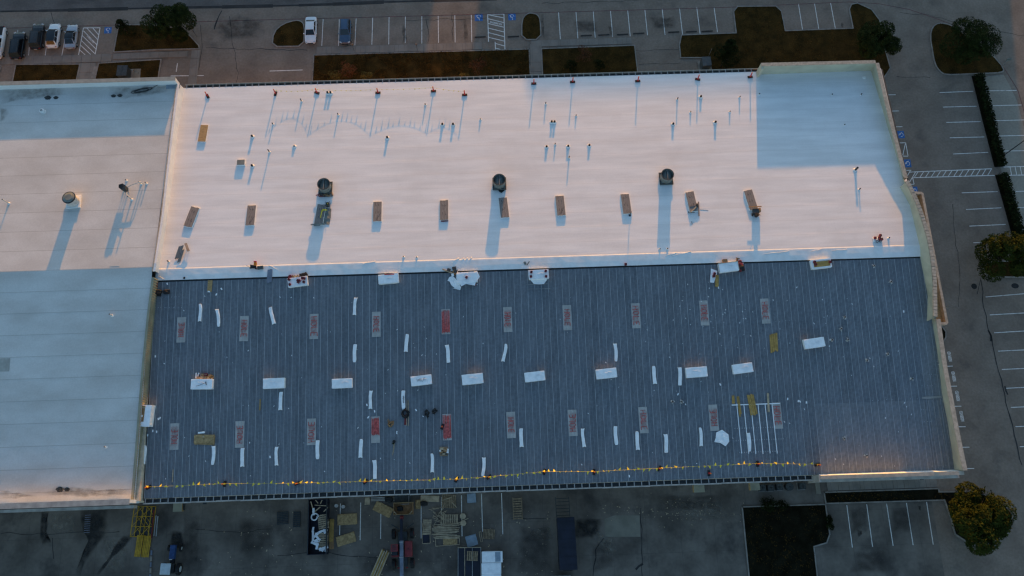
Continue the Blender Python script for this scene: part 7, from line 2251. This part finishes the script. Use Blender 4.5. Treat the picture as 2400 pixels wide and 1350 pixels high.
for x, y, l in ((1783, 1144, 'air conditioner by the rear wall touching the tan awning box'), (1802.5, 1143.5, 'air conditioner by the rear wall, second from the tan awning box'), (1823, 1141.5, 'air conditioner by the rear wall, third from the tan awning box'), (1876.5, 1139.5, 'air conditioner by the rear wall standing apart at the right end')):
    inst('ac', ac, l, G(x, y), R(1), None, 'air conditioners by the rear wall')
q = G(1846, 1141); r = thing('air_conditioner', 'round dark air conditioner between the square ones by the rear wall', 'air conditioner', q, 0, None, 'air conditioners by the rear wall')
b = MB(); b.cyl((0, 0, .04), .52, .85, 20); b.build('housing', 'darkmetal', r)
b = MB()
for rr in (.2, .32, .44): b.ring((0, 0, .89 + rr * .01), rr - .02, rr, .02, 20)
b.build('fan_guard', 'greenmetal', r)
q = G(1916, 1141); r = thing('downspout_guard', 'pale concrete strip below the parapet joint on the rear wall', 'drain strip', q)
b = MB(); b.box((0, 0, .06), (.62, 1.9, .12)); b.build('channel', 'patch', r)
for x, l in ((380 + 100, 'small wall lamp under the rear eave left of the waste container'), (2026, 'dark wall lamp below the lit near parapet, left one'), (2113, 'wall lamp in the middle below the lit near parapet'), (2160, 'dark wall lamp below the lit near parapet, right one')):
    y = 1178 if x < 1000 else (1124 if x < 2050 else (1116 if x < 2140 else 1121))
    q = at_z(x, y, 6.4); r = thing('wall_lamp', l, 'lamp', (q.x, q.y, 6.4))
    b = MB(); b.box((0, 0, 0), (.42, .42, .22)); b.build('housing', 'darkmetal', r, bevel=.03)
    b = MB(); b.box((0, .3, .05), (.08, .5, .06)); b.build('arm', 'metal', r)

# ---- yellow hoist tower, planks, rails and tractor
q = G(341, 1222)
r = thing('scaffold_tower', 'yellow lattice tower lying flat against the rear wall', 'scaffold tower', q, R(-3))
w, L, h = 2.35, 3.9, 1.3
for sx in (-1, 0, 1):
    for z in (.1, h):
        b = MB(); b.bar((sx * w / 2, -L / 2, z), (sx * w / 2, L / 2, z), .08, .08); b.build('chord', 'yellowsteel', r)
for k in range(4):
    y = -L / 2 + k * L / 3
    for z in (.1, h):
        b = MB(); b.bar((-w / 2, y, z), (w / 2, y, z), .065, .065); b.build('cross_bar', 'yellowsteel', r)
    for sx in (-1, 0, 1):
        b = MB(); b.bar((sx * w / 2, y, .1), (sx * w / 2, y, h), .06, .06); b.build('upright', 'yellowsteel', r)
for k in range(3):
    for j, sx in enumerate((-1, 0)):
        y = -L / 2 + k * L / 3; up = (k + j) % 2 if k == 1 else 1
        b = MB(); b.bar((sx * w / 2, y if up else y + L / 3, h + .03), ((sx + 1) * w / 2, y + L / 3 if up else y, h + .03), .05, .05); b.build('diagonal', 'yellowsteel', r)
        b = MB(); b.bar((sx * w / 2, y + L / 3, .14), ((sx + 1) * w / 2, y, .14), .05, .05); b.build('diagonal', 'yellowsteel', r)
b = MB(); b.box((0, 0, .03), (w, L, .04)); b.build('floor', 'darkmetal', r)
q = G(337, 1280)
r = thing('plank_stack', 'stack of yellow scaffold planks below the yellow lattice tower', 'plank stack', q, R(-4))
for k in range(9):
    b = MB(); b.box((-.85 + k * .21, random.uniform(-.05, .05), .16 + (.14 if k < 4 else .0) + .01 * (k % 2)), (.17, 2.75, .06)); b.build('plank', 'yellow' if k == -1 else 'yellowsteel', r)
for k in range(3):
    b = MB(); b.box((0, -1.0 + k, .06), (1.9, .12, .12)); b.build('bearer', 'pallet', r)
for (xa, ya, xb, yb, m, l) in ((366, 1257, 370, 1210, 'metal', 'right one of two pale ladders rails beside the yellow tower'), (361, 1256, 366, 1208, 'metal', 'left one of two pale rails beside the yellow tower'), (355, 1262, 361, 1195, 'redcan', 'dark red rail along the right side of the yellow tower')):
    b = MB(); b.bar(G(xa, ya, .5), G(xb, yb, .5), .12, .12); o = b.build('rail', m); tag(o, l, 'rail')
for k in range(5):
    a, c = G(355.5 - k * .8, 1290 + k * 14, .12), G(355 - k * .8, 1301 + k * 14, .12)
    b = MB(); b.bar(a, c, .22, .14); o = b.build('timber_sleeper', 'kerb' if k % 2 else 'greysteel'); tag(o, ('first', 'second', 'third', 'fourth', 'last')[k] + ' grey block in the line running down from the yellow planks', 'sleeper')
q = G(410, 1312)
r = thing('tractor', 'small blue tractor with a pale square roof in the yard', 'tractor', q, R(-3))
b = MB(); b.box((0, 1.05, 1.0), (.72, 1.8, .62)); b.build('hood', 'bluepaint', r, bevel=.08)
b = MB(); b.box((0, .1, .7), (.5, 3.2, .35)); b.build('chassis', 'dark', r)
b = MB(); b.box((0, -1.0, 1.0), (1.0, 1.1, .4)); b.build('seat_platform', 'dark', r)
for sx in (-.62, .62):
    for yy in (-.45, -1.6):
        b = MB(); b.cyl((sx * .9, yy, 1.0), .035, 1.45, 8); b.build('roof_post', 'darkmetal', r)
b = MB(); b.box((-.12, -1.0, 2.48), (1.32, 1.4, .10)); b.build('canopy', 'palepaint', r, bevel=.04)
b = MB(); b.box((0, .12, 1.4), (.3, .12, .16)); b.build('headlight', 'lamp', r)
for sx in (-1, 1):
    T = Matrix.Translation((sx * .95, -1.1, .72)) @ Matrix.Rotation(R(90), 4, 'Y')
    b = MB(); b.cyl((0, 0, -.2), .72, .4, 20, bottom=True, T=T)
    for k in range(14):
        a = k * 2 * math.pi / 14; b.box((.72 * math.cos(a), .72 * math.sin(a), 0), (.1, .08, .38), rz=a, T=T)
    w_ = b.build('rear_wheel', 'dark', r)
    b = MB(); b.cyl((0, 0, -.215), .38, .43, 16, bottom=True, T=T); b.build('rim', 'palepaint', w_)
    T = Matrix.Translation((sx * .78, 1.5, .42)) @ Matrix.Rotation(R(90), 4, 'Y')
    b = MB(); b.cyl((0, 0, -.11), .42, .22, 18, bottom=True, T=T); w_ = b.build('front_wheel', 'dark', r)
    b = MB(); b.cyl((0, 0, -.12), .2, .24, 14, bottom=True, T=T); b.build('rim', 'palepaint', w_)

bpy.context.view_layer.update()
